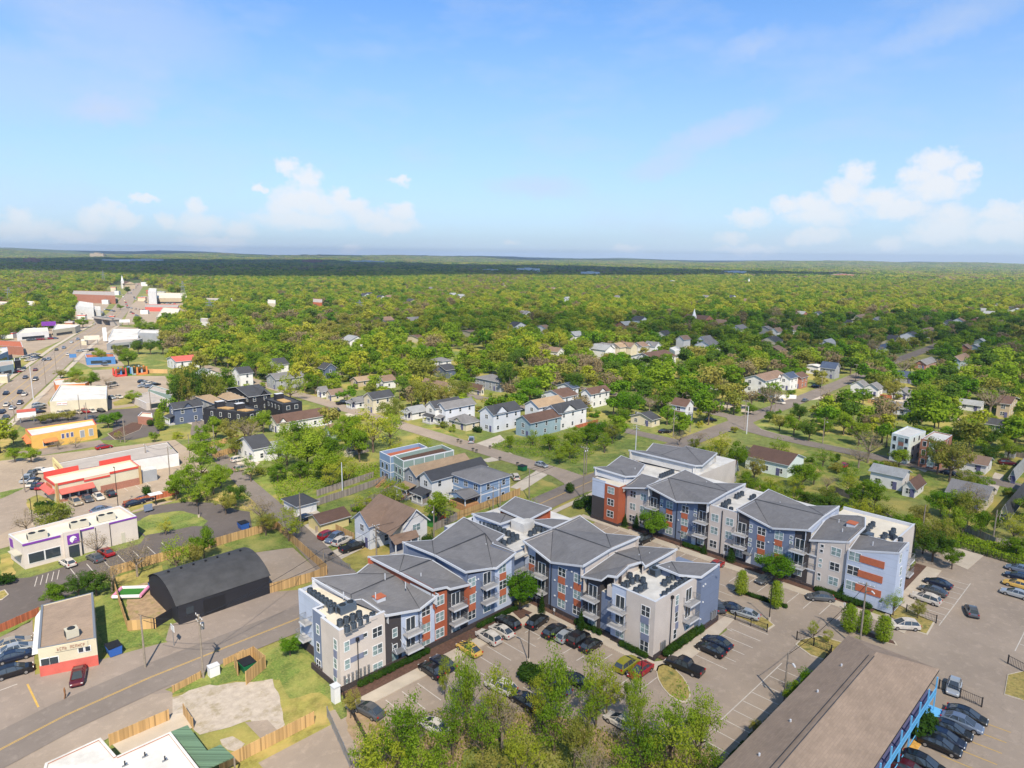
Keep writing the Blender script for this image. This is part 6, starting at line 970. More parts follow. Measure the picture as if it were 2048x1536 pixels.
def make_car(kind,paint,low=False,stripe=None):
 L_,W_,body,cab=SHAPES[kind];t=T('car','x','car');LABELS.pop('x',None);pm=PAINT[paint];hw=W_/2;b=M()
 def ring(x,zt,f):w_=hw*f;return[(x,-w_,.34),(x,-w_*1.0,zt*.62),(x,-w_*.97,zt*.88),(x,-w_*.82,zt),(x,w_*.82,zt),(x,w_*.97,zt*.88),(x,w_*1.0,zt*.62),(x,w_,.34)]
 b.rings([ring(*s)for s in body],pm);b.box(-hw*2.35,hw*2.3,-hw*.94,hw*.94,.2,.36,'black');b.build('body',t,False)
 c=M();n=len(cab)
 def cring(i):
  x,z,f=cab[i];zb=cab[0][1];zb=cab[0][1]+(cab[-1][1]-cab[0][1])*i/(n-1)-.02;wb=hw*(cab[0][2]+.12)
  return(x,z,f,zb,wb)
 for i in range(n-1):
  x0,z0,f0,zb0,wb0=cring(i);x1,z1,f1,zb1,wb1=cring(i+1);w0,w1=hw*f0*1.0,hw*f1
  front_or_back=i in(0,n-2);c.poly([(x0,-w0,z0),(x1,-w1,z1),(x1,w1,z1),(x0,w0,z0)],'car_glass' if front_or_back else pm)
  for s in(-1,1):c.poly([(x0,s*w0,z0),(x1,s*w1,z1),(x1,s*(wb1 if 0<i+1<n-1 else w1),zb1),(x0,s*(wb0 if 0<i else w0),zb0)],'car_glass')
  if not front_or_back or True:
   for s in(-1,1):a=Vector((x0,s*w0,z0));d_=Vector((x1,s*w1,z1));c.tube(a,d_,.045,.045,pm,4,False)
 for i in(1,n//2,n-2):
  x0,z0,f0,zb0,wb0=cring(i)
  for s in(-1,1):c.tube((x0,s*hw*f0,z0),(x0+(-.3 if i==1 else(.25 if i==n-2 else 0)),s*wb0,zb0),.04,.05,pm,4,False)
 if kind=='pickup':c.box(-2.7,-1.1,-.78,.78,1.09,1.12,'black')
 c.build('cabin',t)
 if not low:
  xw=L_*.30
  for sx in(-1,1):
   for sy in(-1,1):
    w_=M();w_.tube((sx*xw,sy*(hw-.20),.34),(sx*xw,sy*(hw+.01),.34),.34,.34,'rubber',14);w_.tube((sx*xw,sy*(hw-.05),.34),(sx*xw,sy*(hw+.02),.34),.2,.2,'rim',10);w_.build('wheel',t)
  for sy in(-1,1):
   h_=M();zt=body[-2][1];x=body[-2][0];h_.box(x-.08,x+.12,sy*hw*.55,sy*hw*.80,zt*.78,zt*.95,'lamp_clear');h_.build('headlight',t)
   h_=M();x=body[1][0];zt=body[1][1];h_.box(x-.12,x+.05,sy*hw*.6,sy*hw*.86,zt*.78,zt*.98,'lamp_red');h_.build('tail_light',t)
 else:
  w_=M();xw=L_*.30
  for sx in(-1,1):
   for sy in(-1,1):w_.tube((sx*xw,sy*(hw-.2),.33),(sx*xw,sy*(hw+.01),.33),.33,.33,'rubber',8)
  w_.build('wheels',t)
 if stripe:
  for sy in(-1,1):h_=M();h_.poly([(.9,sy*.18,.955),(2.2,sy*.18,.72),(2.2,sy*.42,.72),(.9,sy*.42,.955)][::1 if sy<0 else-1],'black');h_.poly([(-1,sy*.15,1.42),(.3,sy*.15,1.44),(.3,sy*.4,1.44),(-1,sy*.4,1.42)][::1 if sy<0 else-1],'black');h_.build('stripe',t)
 return t
used={}
def car(px,py,ang,kind,paint,label,cat='car',low=False,z=.0,stripe=None,group=None):
 k=(kind,paint,low,stripe)
 if k not in used:used[k]=make_car(kind,paint,low,stripe);o=used[k]
 else:o=copy_tree(used[k]);
 if 'group' in o:del o['group']
 x,y=P(px,py,.7);o.location=(x,y,z+.05);o.rotation_euler=(0,0,R(ang));tag(o,label,cat,group);o.name='pickup_truck' if kind=='pickup' else('van' if kind=='van' else 'parked_car');return o
GC1='cars parked in the near lot'
car(938,1296,90,'sedan','yellow','yellow muscle car with black stripes in the near lot',stripe=1,group=GC1);car(886,1324,90,'sedan','navy','dark blue sedan left of the yellow muscle car',group=GC1);car(863,1338,90,'sedan','black','black coupe left of the dark blue sedan',group=GC1)
car(977,1273,90,'suv','white','white crossover right of the yellow muscle car',group=GC1);car(1003,1260,90,'sedan','white','white sedan with dark roof glass between crossover and black SUV',group=GC1);car(1016,1244,90,'suv','black','big black SUV by the round green tree',group=GC1)
car(1075,1242,8,'suv','black','black crossover beside the striped accessible bay',group=GC1);car(1109,1261,3,'suv','black','black SUV left of the silver hatchback',group=GC1);car(1133,1270,2,'hatch','silver','silver hatchback between two black cars',group=GC1);car(1158,1277,2,'jeep','black','boxy black off-roader right of the silver hatchback',group=GC1);car(1182,1289,2,'hatch','black','small black hatchback at the right of the black off-roader',group=GC1)
car(1254,1327,0,'suv','olive','olive-yellow crossover beside the red sedan',group=GC1);car(1281,1339,180,'sedan','red','red sedan right of the olive crossover',group=GC1);car(738,1418,100,'sedan','gray','dark gray sedan at the bottom left end of the near lot',group=GC1)
car(1002,1372,100,'suv','white','white SUV under the trees near the island',group=GC1);car(868,1450,100,'sedan','white','white sedan glimpsed through the bottom trees',group=GC1);car(1112,1372,95,'sedan','steelblue','blue-gray sedan in shade behind the centre trees',group=GC1);car(1150,1358,95,'sedan','black','black sedan in shade right of the centre island',group=GC1);car(1242,1442,90,'sedan','white','white car with open sunroof behind the bottom right trees',group=GC1);car(1050,1400,90,'suv','black','black SUV hidden under the centre trees',group=GC1)
car(1369,1331,95,'pickup','black','black pickup truck by the small dry island','truck');car(1421,1297,90,'sedan','black','black sedan nearest the end of the near block');car(1435,1283,90,'sedan','navy','dark sedan behind the black one at the end of the near block')
GC2='cars in the inner lot'
car(1433,1209,52,'sedan','gray','dark car touching the slate end wall',group=GC2);car(1460,1214,100,'sedan','navy','dark blue sedan in the middle by the iron fence',group=GC2);car(1491,1226,100,'sedan','silver','silver sedan with sunroof by the iron fence',group=GC2);car(1532,1157,168,'sedan','gray','dark gray sedan under the inner lot tree',group=GC2);car(1641,1193,125,'sedan','gray','gray fastback turning in the inner lot',group=GC2);car(1286,1079,178,'suv','black','black SUV beyond the near roofs in the inner lot',group=GC2);car(1430,1130,178,'sedan','red','dark red car beyond the folded roof end',group=GC2)
car(1808,1249,130,'suv','white','white SUV by the grass island and fence',group=GC2);car(1852,1196,88,'suv','white','white crossover nearest in the row right of the far block',group=GC2);car(1866,1180,88,'sedan','gray','dark gray estate behind the white crossover',group=GC2);car(1876,1165,88,'sedan','navy','dark sedan farthest in the row right of the far block',group=GC2)
car(1944,1220,20,'hatch','gray','dark blurred small car driving in the right lot');GC3='cars at the right edge'
for(x,y,k,p,l)in((2040,1137,'sedan','steelblue','blue-gray sedan at the top of the right edge row'),(2038,1152,'sedan','navy','navy sedan second in the right edge row'),(2036,1168,'sedan','yellow','yellow-orange sedan in the right edge row'),(2032,1186,'sedan','silver','silver sedan below the yellow one at the right edge')):car(x,y,90,k,p,l,group=GC3)
car(1908,1372,187,'hatch','silver','old silver wagon beside the motel fence');GC4='cars parked by the motel'
for(x,y,k,p,l)in((1934,1428,'sedan','black','black sedan farthest in the motel row'),(1925,1443,'sedan','steelblue','blue-gray sedan second in the motel row'),(1903,1457,'sedan','black','black car third in the motel row'),(1889,1473,'sedan','navy','dark blue car fourth in the motel row'),(1880,1488,'sedan','black','black sedan with bright window trim nearest in the motel row'),(1848,1527,'suv','black','black SUV cut by the bottom edge')):car(x,y,-87,k,p,l,group=GC4)
car(1822,1540,-87,'sedan','maroon','dark red car cut by the bottom edge beside the motel',group=GC4)
GC5='cars beside the corner market'
for(x,y,k,p,l)in((27,1284,'sedan','beige','champagne sedan farthest beside the corner market'),(34,1296,'sedan','silver','silver sedan second beside the corner market'),(28,1311,'sedan','navy','navy sedan third beside the corner market'),(27,1341,'suv','black','black van-like SUV nearest beside the corner market')):car(x,y,-8,k,p,l,group=GC5)
car(156,1350,-108,'sedan','maroon','dark car with orange reflections in front of the market')
GC6='cars at the red-trimmed restaurant'
for(x,y,k,p,l,a)in((151,1003,'suv','beige','beige SUV in front of the red awning',-85),(175,996,'sedan','gray','dark gray sedan right of the beige SUV',-90),(197,992,'sedan','white','white sedan in front of the restaurant door',-90),(220,986,'suv','black','black car rightmost before the brick base',90),(55,957,'pickup','silver','silver pickup leftmost by the red restaurant',60),(68,960,'sedan','navy','navy car next to the silver pickup',60),(64,966,'sedan','white','white sedan in the group by the red restaurant',62),(73,970,'sedan','navy','dark blue sedan in the group by the red restaurant',62),(82,971,'sedan','red','red car tucked by the red restaurant awning',62),(84,942,'suv','white','white SUV under the yellow sign canopy',-40),(66,946,'suv','gray','gray pickup behind the silver one',60),(268,1005,'sedan','navy','dark car behind the red fence, left one',5),(287,998,'sedan','navy','dark car behind the red fence, right one',5),(203,1018,'sedan','steelblue','blue-gray car showing above the cream roof',5)):car(x,y,a,k,p,l,low=x<90,group=GC6)
car(135,1124,100,'hatch','white','white hatchback at the purple-trimmed restaurant');car(211,1103,100,'sedan','red','red sports car at the purple-trimmed restaurant');car(190,1114,100,'sedan','gray','gray sedan half hidden by bare branches');car(208,893,5,'sedan','red','red sedan driving on the side road')
GC7='cars in the driveways behind the near block'
for(x,y,k,p,l,a)in((657,1069,'suv','red','dark red SUV leftmost in the alley driveway',5),(669,1075,'suv','steelblue','silver-blue SUV in the alley driveway',200),(684,1081,'suv','white','white SUV in the alley driveway',15),(706,1093,'pickup','black','black pickup in front of the garage',0),(612,1034,'sedan','navy','dark blue car by the white utility pole',5)):car(x,y,a,k,p,l,group=GC7)
for(x,y,k,p,l,a)in((1030,953,'suv','white','white SUV in the drive of the blue house',60),(943,880,'pickup','silver','silver pickup parked across the side street',45),(1083,929,'hatch','silver','silver hatchback driving down the side street',-90),(478,918,'suv','white','white SUV in the drive by the new wooden fence',0),(484,936,'suv','beige','beige SUV below the white one in the drive',0),(686,805,'pickup','black','black pickup on the street by the bungalow',0),(673,819,'sedan','black','small black car left of the bungalow lawn',80),(1330,862,'sedan','black','black car in front of the low bungalow',-30),(1558,804,'van','white','white van at the street crossing',-100),(1632,772,'sedan','navy','blue cars by the brick and blue house',-30),(1422,839,'sedan','black','dark car on the lawn by the crossing',-30),(1610,800,'sedan','gray','gray car on the far main street',5),(1795,907,'sedan','white','white car beside the white brick townhouse',-60),(1900,945,'sedan','navy','dark car beside the olive tree',-90),(1749,800,'suv','white','white SUV behind the long low house',0),(1838,810,'sedan','blue','blue car at the end of the long low house',0),(2015,925,'suv','maroon','dark red car under the gray carport',-60),(1190,806,'sedan','red','bright red car beside the timber pergola',0),(1962,823,'sedan','white','white car in front of the blue-gray roofed cottage',0),(1880,720,'sedan','gray','gray car by the dark red porch',90)):car(x,y,a,k,p,l,low=y<860)
rr=random.Random(4);HWA=math.degrees(math.atan2(HW[2][1]-HW[1][1],HW[2][0]-HW[1][0]))
hwc=[(12,786,'navy'),(41,784,'navy'),(49,788,'white'),(13,809,'white'),(25,815,'silver'),(40,805,'navy'),(4,823,'navy'),(4,843,'gray'),(11,834,'gray'),(9,855,'steelblue'),(51,754,'navy'),(71,758,'black'),(71,739,'maroon'),(98,718,'steelblue'),(136,708,'white'),(113,699,'black'),(128,695,'steelblue'),(143,684,'silver'),(156,678,'steelblue'),(188,648,'white'),(88,719,'gray')]
lanes={0:'near the bottom of the highway',1:'midway along the highway',2:'far along the highway'}
seen={}
for px,py,p in hwc:
 l='%s car driving %s'%({'steelblue':'blue-gray','navy':'dark blue'}.get(p,p),lanes[0 if py>780 else(1 if py>700 else 2)]);car(px,py,HWA+(180 if px<2048*0+(py-560)*-.4+160 and rr.random()<.5 else 0),rr.choice(['sedan','suv','hatch']),p,l,low=True,group='cars driving on the highway',z=.08)
LOTC=[((20,790),(20,790),0,'','')]
def lot_row(a,b_,n,ang,where,lab):
 for i in range(n):
  t_=(i+rr.uniform(-.15,.15))/max(1,n-1);p=rr.choice(['white','white','silver','gray','black','navy','red','steelblue','beige']);nm={'steelblue':'blue-gray','navy':'dark blue'}.get(p,p)
  car(a[0]+(b_[0]-a[0])*t_,a[1]+(b_[1]-a[1])*t_,ang+rr.uniform(-4,4),rr.choice(['sedan','suv','hatch','sedan']),p,nm+' car '+lab,low=True,group=where)
lot_row((123,825),(200,820),6,-75,'cars before the tan store','in the row before the tan store');lot_row((78,809),(78,823),3,10,'cars left of the tan store','at the left side of the tan store');lot_row((183,834),(185,841),2,15,'cars by the yellow restaurant','behind the golden restaurant');lot_row((225,794),(240,793),2,-80,'cars right of the tan store','parked right of the tan store');lot_row((284,762),(310,768),4,20,'cars in the storage yard','in the storage yard');lot_row((286,771),(300,772),2,10,'cars in the storage yard','low in the storage yard')
lot_row((250,614),(285,620),6,60,'cars in the far car park','in the car park right of the far highway');lot_row((262,624),(282,636),5,60,'cars in the far car park','in the car park right of the far highway');lot_row((292,605),(350,607),12,60,'cars in the far strip car park','before the long far stores');lot_row((290,602),(350,603),12,60,'cars in the far strip car park','before the long far stores');lot_row((205,625),(215,638),5,60,'cars left of the far highway','in the lot left of the far highway');lot_row((210,618),(228,622),5,60,'cars left of the far highway','in the lot left of the far highway')
lot_row((52,714),(72,708),5,20,'cars in the left roadside lot','in the roadside lot at the left');lot_row((58,720),(76,714),4,20,'cars in the left roadside lot','in the roadside lot at the left');lot_row((60,680),(110,676),7,10,'cars by the long white shed','by the long white shed');lot_row((110,668),(150,664),6,10,'cars by the long white shed','by the long white shed');lot_row((25,745),(40,741),3,20,'cars by the mural shop','by the mural shop');lot_row((160,702),(185,699),4,0,'cars before the blue garage','behind the blue-fascia garage');lot_row((245,590),(256,615),8,72,'cars queuing on the far highway','queuing on the far highway');lot_row((262,585),(272,600),6,72,'cars queuing on the far highway','queuing on the far highway')
lot_row((265,582),(283,562),8,72,'cars queuing on the far highway','queuing on the far highway');lot_row((1690,930),(1692,931),1,0,'cars on the right','hidden behind the brown-roofed long building')
car(225,770,20,'van','white','white box van in the storage yard','van',True);car(208,728,90,'van','steelblue','blue and white bus beside the blue garage','bus',True)
# ================================================================ poles, wires, fences, signs and small things
def pole(px,py,top,label,m='timber_gray',arm=1,r=.14,lamp=False,group='utility poles',trans=False,th=None):
 x,y=P(px,py);h=th or height(px,py,top);t=T('utility_pole',label,'utility pole',(x,y),group);b=M();b.tube((x,y,0),(x,y,h),r,r*.7,m,8);b.build('pole',t);an=R(0)
 for k in range(arm):z=h-.5-k*.9;b=M();b.box(x-.05,x+.05,y-1.2,y+1.2,z,z+.12,'timber_gray');[b.tube((x,y+s,z+.12),(x,y+s,z+.35),.06,.04,'trim_white',6)for s in(-1.1,-.5,.5,1.1)];b.build('crossarm',t)
 if trans:b=M();b.tube((x+.4,y,h-2.4),(x+.4,y,h-1.4),.25,.25,'metal_gray',10);b.build('transformer',t)
 if lamp:b=M();b.tube((x,y,h-1.5),(x-1.2,y-1.2,h-.6),.05,.04,'metal_gray',6);b.tube((x-1.2,y-1.2,h-.6),(x-1.7,y-1.7,h-.6),.14,.1,'trim_white',6);b.build('lamp_arm',t)
 return x,y,h
PL=[(407,1356,1229,'utility pole with a gray transformer beside the market road',2,0,1),(291,1336,1231,'plain leaning utility pole left of the transformer pole',0,0,0),(602,1058,985,'white-topped utility pole by the small hip-roofed garage',0,0,0),(648,1138,1095,'short dark pole at the end of the alley',0,0,0),(753,1112,1050,'dark pole with two crossarms behind the near roofs',2,0,1),(868,1085,1012,'green-gray lamp pole by the artificial turf',0,1,0),(685,985,925,'pale pole in the grass behind the garages',0,0,0),(986,1032,972,'dark pole by the orange fence behind the near roofs',1,1,0),(1000,1020,968,'thin pole right of the dark pole by the orange fence',0,0,0),(1166,1000,893,'tall pole at the street corner with a lamp',1,1,0),(1058,1000,935,'thin pole on the corner lawn',0,0,0),(1172,950,893,'pale street light beyond the corner',0,1,0),(1270,925,850,'pale pole behind the rear apartment wing',2,1,0),(1346,875,822,'pole on the grass triangle',0,0,0),(1380,865,828,'pole with transformer by the crossing',0,0,1),(1493,868,813,'thin white pole at the crossing',0,0,0),(1488,858,800,'brown pole at the crossing',1,0,0),(1550,822,785,'brown pole up the street from the crossing',1,0,0),(1645,888,838,'leaning pole in the right-hand meadow',0,1,0),(1641,797,752,'dark pole beside the far street',1,0,0),(1710,770,728,'pole with crossarm near the bend cottage',1,0,0),(1718,1300,1165,'tall green-gray pole with crossarms beside the motel roof',1,1,0),(1567,1410,1305,'leaning pole with a lamp between lot and motel',0,1,0),(340,955,893,'dark pole right of the pale roofed shop',1,0,0),(380,920,868,'pole at the alley junction',0,0,0),(430,912,850,'thin pole in the hedge by the new fence',0,0,0),(395,885,840,'left one of two poles by the hedge',0,0,0),(408,890,838,'right one of two poles by the hedge',1,0,0),(293,930,888,'dark pole in front of the pale roof',1,0,0),(250,885,838,'pole at the corner of the dark lot',0,0,0),(67,800,733,'tall pale pole right of the highway near the tan store',1,0,0),(92,770,720,'tall pale pole midway on the highway',1,0,0),(113,745,703,'tall pale pole before the blue sign',0,0,0),(30,845,800,'dark pole left of the tan store',1,0,0),(50,985,938,'leaning pole in the big paved lot',0,0,0),(160,830,790,'thin pole before the tan store',0,0,0),(175,845,805,'second thin pole before the tan store',0,0,0),(269,808,780,'pole by the storage units',0,0,0),(302,820,775,'pole right of the storage units',0,0,0),(162,702,683,'short pole by the highway',0,0,0),(1843,1075,1010,'pale pole behind the far block',0,0,0),(1985,1085,1020,'pale pole in the right-hand yards',0,0,0),(1785,880,848,'pole by the bare tree',0,0,0)]
PP=[pole(a,b_,c,l,'timber_gray' if i%3 else 'fascia' if 'pale' in l or 'white' in l else 'timber_gray',arm,.16,bool(lm),'utility poles',bool(tr))for i,(a,b_,c,l,arm,lm,tr)in enumerate(PL)]
def wire(a,b_,off=0,sag=.8,n=10):
 b=M();p=Vector((a[0],a[1]+off,a[2]-.3));q=Vector((b_[0],b_[1]+off,b_[2]-.3));pts=[]
 for i in range(n+1):t=i/n;v=p.lerp(q,t);v.z-=sag*4*t*(1-t);pts.append(v)
 for u,v in zip(pts,pts[1:]):b.tube(u,v,.035,.035,'metal_dark',4,False)
 return b.build('power_line')
WR=[(0,1),(0,5),(3,4),(21,22),(10,11),(19,20),(25,26),(26,27),(23,28),(30,31),(31,32),(2,6),(7,9),(9,12),(12,13),(13,15),(15,16),(21,22),(23,24),(4,7),(16,17),(0,3),(17,19)]
wn_=0
for a,c in WR:
 for off in((-1.1,1.1)if(a,c)in((0,1),(7,9),(9,12),(16,17))else(0,)):
  o=wire(PP[a],PP[c],off);tag(o,'overhead wire strung from the '+' '.join(PL[a][3].split()[:9]),'power line','overhead wires')
def lot_lamp(px,py,top,label,double=False):
 x,y=P(px,py);h=height(px,py,top);t=T('street_lamp',label,'street lamp',(x,y),'car park lamps');b=M();b.tube((x,y,0),(x,y,.7),.25,.25,'concrete',10);b.build('base',t);b=M();b.tube((x,y,.7),(x,y,h),.09,.06,'metal_dark',8);b.build('pole',t)
 for s in((-1,1)if double else(1,)):b=M();b.box(x-.12,x+.12,y+s*.1,y+s*.75,h-.12,h+.02,'metal_dark');b.build('lamp_head',t)
for a in((1057,1325,1232,'dark lamp post beside the centre island'),(1280,1395,1318,'dark lamp post behind the red sedan'),(914,1430,1382,'dark lamp post among the bottom trees'),(1538,1242,1168,'dark lamp post with concrete foot in the inner lot'),(1360,1100,1065,'lamp post on the small inner island'),(1708,1192,1135,'lamp post before the light blue end wall'),(237,1020,935,'thin lamp post behind the cream roof'),(66,1050,1000,'dark lamp post left of the cream roof'),(76,1010,963,'lamp post by the red restaurant corner'),(100,1045,1004,'thin post right of the left lamp post'),(398,1035,1012,'post with a yellow arm on the drive island')):lot_lamp(*a)
def signpost(px,py,top,label,m='trim_white',w_=.5,hh=.6,ang=45,group=None):
 x,y=P(px,py);h=height(px,py,top);t=T('sign',label,'sign',(x,y),group);b=M();b.tube((x,y,0),(x,y,h),.05,.05,'metal_gray',6);b.build('post',t);b=M();b.obox((x,y),.06,w_,h-hh,h,R(ang-45),m);b.build('board',t);return t
for i,(px,py)in enumerate([(1251,1040),(1447,1118),(1562,1140),(1072,1207),(1108,1232),(1688,1220)]):signpost(px,py,py-15,'small white parking sign in the planting bed' if i<9 else '',w_=.35,hh=.5,group='small parking signs')
signpost(348,1292,1250,'red post with a white tilted sign board on the apron','trim_white',1.4,1.0)
def board(px,py,top,wpx,label,m,m2=None,cat='sign',posts=2,frac=.45):
 x,y=P(px,py);h=height(px,py,top);d=math.hypot(x,y);w_=wpx/F*d;t=T('billboard',label,cat,(x,y));ang=math.atan2(y,x)+math.pi/2;ux,uy=math.cos(ang),math.sin(ang)
 b=M();[b.tube((x+ux*s*w_*.35,y+uy*s*w_*.35,0),(x+ux*s*w_*.35,y+uy*s*w_*.35,h*.9),.18,.18,'metal_gray',6)for s in((-1,1)if posts==2 else(0,))];b.build('post',t);b=M();b.obox((x,y),w_,.4,h*(1-frac),h,ang,m);bo=b.build('board',t)
 if m2:b=M();b.obox((x-math.cos(ang-math.pi/2)*0-x/d*.25,y-y/d*.25),w_,.1,h*(1-frac*.35),h*1.01,ang,m2);b.build('header',bo)
board(55,845,818,26,'white roadside sign with a pink header by the tan store','trim_white','red_roof',frac=.6);board(185,690,671,23,'large pale billboard beside the highway','roof_cream');board(147,724,708,10,'blue roadside sign before the blue garage','blue_trim',posts=1);board(99,662,643,20,'purple billboard left of the bridge','purple');board(250,652,639,16,'white billboard right of the bridge','trim_white');board(345,648,639,10,'small blue billboard right of the far store','sky_rail');board(211,685,655,6,'tall white pylon sign in front of the white warehouse','trim_white',posts=1,frac=.9)
BR=T('bridge','gray road bridge crossing the highway','bridge',P(212,648));a,c=P(196,647),P(232,652);b=M();d_=Vector((c[0]-a[0],c[1]-a[1]));an=math.atan2(d_.y,d_.x);b.obox(((a[0]+c[0])/2,(a[1]+c[1])/2),d_.length,9,5,6.2,an,'roof_pale');b.build('deck',BR);b=M();b.obox(((a[0]+c[0])/2-2,(a[1]+c[1])/2-4.6),d_.length,.3,6.2,7.2,an,'metal_gray');b.build('railing',BR);b=M();[b.obox((a[0]+d_.x*t_,a[1]+d_.y*t_),1.5,7,0,5,an,'roof_pale')for t_ in(.05,.5,.95)];b.build('pier',BR)
def fence(label,pts,h,m,kind='board',px=True):
 q=[P(*p)for p in pts]if px else pts;t=T('fence',label,'fence',q[0]);b=M();ps=M()
 for(a,c)in zip(q,q[1:]):
  d=math.hypot(c[0]-a[0],c[1]-a[1]);an=math.atan2(c[1]-a[1],c[0]-a[0]);mid=((a[0]+c[0])/2,(a[1]+c[1])/2);n=max(1,int(d/2.4))
  if kind=='board':b.obox(mid,d,.05,.05,h,an,m)
  else:
   b.obox(mid,d,.04,h-.12,h-.07,an,m);b.obox(mid,d,.04,.2,.25,an,m)
   k=int(d/.22)
   for i in range(k):f=(i+.5)/k;b.obox((a[0]+(c[0]-a[0])*f,a[1]+(c[1]-a[1])*f),.03,.03,.05,h,an,m)
  for i in range(n+1):f=i/n;ps.obox((a[0]+(c[0]-a[0])*f,a[1]+(c[1]-a[1])*f),.12,.12,0,h+.06,an,m)
 b.build('panel',t);ps.build('posts',t);return t
FE=[('new golden board fence along the grass beside the corner market',[(222,1156),(256,1262),(312,1257)],1.8,'fence_new',0),('black board fence joining the workshop corner',[(309,1258),(348,1234)],1.8,'black_wall',0),('new golden fence between workshop and the near block',[(536,1188),(625,1163),(654,1150)],1.9,'fence_new',0),('long golden fence beside the alley behind the workshop',[(553,1057),(654,1148)],1.9,'fence_new',0),('golden fence between the purple restaurant and the workshop',[(223,1152),(300,1130),(435,1092),(553,1057)],1.9,'fence_new',0),('golden fence in front of the white-roofed building',[(220,1492),(338,1441)],1.6,'fence_new',0),('short golden fence beside the forecourt',[(368,1430),(386,1458)],1.6,'fence_new',0),('long golden fence across the bottom left',[(440,1545),(620,1452),(628,1448)],1.8,'fence_new',0),('low golden boards beside the main street, left piece',[(346,1386),(402,1356)],1.1,'fence_new',0),('low golden boards beside the main street, right piece',[(448,1332),(488,1312)],1.1,'fence_new',0),('gray board fence, farthest of the long garden fences',[(579,1030),(700,990),(775,963)],1.8,'fence_old',0),('gray board fence in the middle of the long gardens',[(634,993),(747,955)],1.7,'fence_old',0),('gray board fence nearest of the long garden fences',[(702,1024),(797,978)],1.8,'fence_old',0),('gray fence behind the white house by the deck',[(846,1012),(906,988)],1.7,'fence_old',0),('gray fence round the artificial turf',[(858,1020),(914,1040),(868,1062)],1.8,'fence_old',0),('gray fence beside the driveway cars',[(632,1066),(700,1042)],1.5,'fence_old',0),('orange-brown fence behind the near block roofs',[(914,1040),(1040,990)],1.9,'fence_new',0),('red-brown fence above the purple-trimmed restaurant',[(248,1015),(358,988)],1.6,'fence_red',0),('red fence at the left beside the market',[(-10,1270),(78,1230)],1.4,'fence_red',0),('new orange fence by the white gabled house',[(410,897),(478,880)],1.7,'fence_new',0),('second new orange fence beside the drive',[(425,918),(476,903)],1.9,'fence_new',0),('small orange fence beside the garage cars',[(672,1062),(708,1080)],1.6,'fence_new',0),('white board fence round the big white house',[(1395,775),(1500,790),(1530,796),(1592,798)],1.8,'trim_white',0),('dark brown garden fence behind the far block',[(1668,985),(1722,1008),(1800,1060)],1.8,'timber_gray',0),('brown garden fence at the right with a yellow gate',[(1925,1060),(1990,1090),(2060,1100)],1.7,'fence_old',0),('orange fence left of the cream house with red deck',[(1968,1035),(2012,1046)],1.6,'fence_new',0),('red fence beside the timber pergola',[(1150,858),(1196,845)],1.3,'fence_red',0),('brown fence left of the bungalow with front gable',[(1760,795),(1783,798)],1.6,'fence_red',0),('brown fence right of the bungalow with front gable',[(1820,803),(1840,798)],1.6,'fence_red',0),('orange fence behind the bouncy castles',[(235,746),(335,747)],2.2,'fence_new',0),('black iron fence by the slate end wall',[(1424,1226),(1470,1240),(1534,1265)],1.5,'metal_dark',1),('black iron fence on the dry island',[(1593,1280),(1662,1308)],1.5,'metal_dark',1),('black iron fence beside the white SUV',[(1812,1225),(1872,1247)],1.5,'metal_dark',1),('black iron fence by the silver wagon',[(1877,1378),(1963,1415)],1.5,'metal_dark',1),('black iron fence at the right edge',[(2015,1328),(2060,1352)],1.5,'metal_dark',1),('black iron fence along the motel hedge',[(1662,1310),(1640,1345),(1560,1440),(1470,1536)],1.6,'metal_dark',1),('wire fence beside the gray path at the bottom',[(655,1435),(700,1536)],1.6,'metal_gray',1),('dark railing beside the bottom left lot corner',[(688,1400),(760,1536)],1.2,'metal_dark',1),('dark boundary fence behind the right lot',[(1840,1075),(1920,1098),(2060,1140)],1.6,'metal_dark',1),('gray wire fence round the alley lawn',[(602,1098),(700,1140)],1.2,'metal_gray',1)]
for l,pts,h,m,k in FE:fence(l,pts,h,m,'bar' if k else 'board')
fence('timber enclosure around the green dumpster',[(493,1370),(531,1337),(508,1318),(470,1336),(476,1352)],2.1,'fence_new')
sheet('path',[(655,1425),(670,1420),(740,1540),(705,1540)],'asphalt_lot',.08)
def dumpster(px,py,m,label,ang=0):
 x,y=P(px,py,.6);t=T('dumpster',label,'dumpster',(x,y));b=M();b.rings([[(x-.8,y-1,.15),(x+.8,y-1,.15),(x+.8,y+1,.15),(x-.8,y+1,.15)],[(x-1.0,y-1.1,1.3),(x+.9,y-1.1,1.5),(x+.9,y+1.1,1.5),(x-1.0,y+1.1,1.3)]],m);b.build('body',t);b=M();b.box(x-1.02,x+.92,y-1.12,y+1.12,1.5,1.55,'black');b.build('lid',t)
mat('bin_blue',(.03,.10,.35),.5);mat('bin_green',(.01,.12,.05),.5)
dumpster(228,1300,'bin_blue','blue dumpster beside the corner market');dumpster(495,1333,'bin_green','green dumpster inside the timber enclosure');dumpster(487,1052,'bin_blue','blue dumpster at the end of the drive-through loop');dumpster(284,833,'bin_blue','left blue bin at the small brick enclosure');dumpster(298,834,'bin_blue','right blue bin at the small brick enclosure');dumpster(1045,937,'bin_green','teal bin by the side street');dumpster(312,1174,'bin_blue','blue bin behind the black workshop')
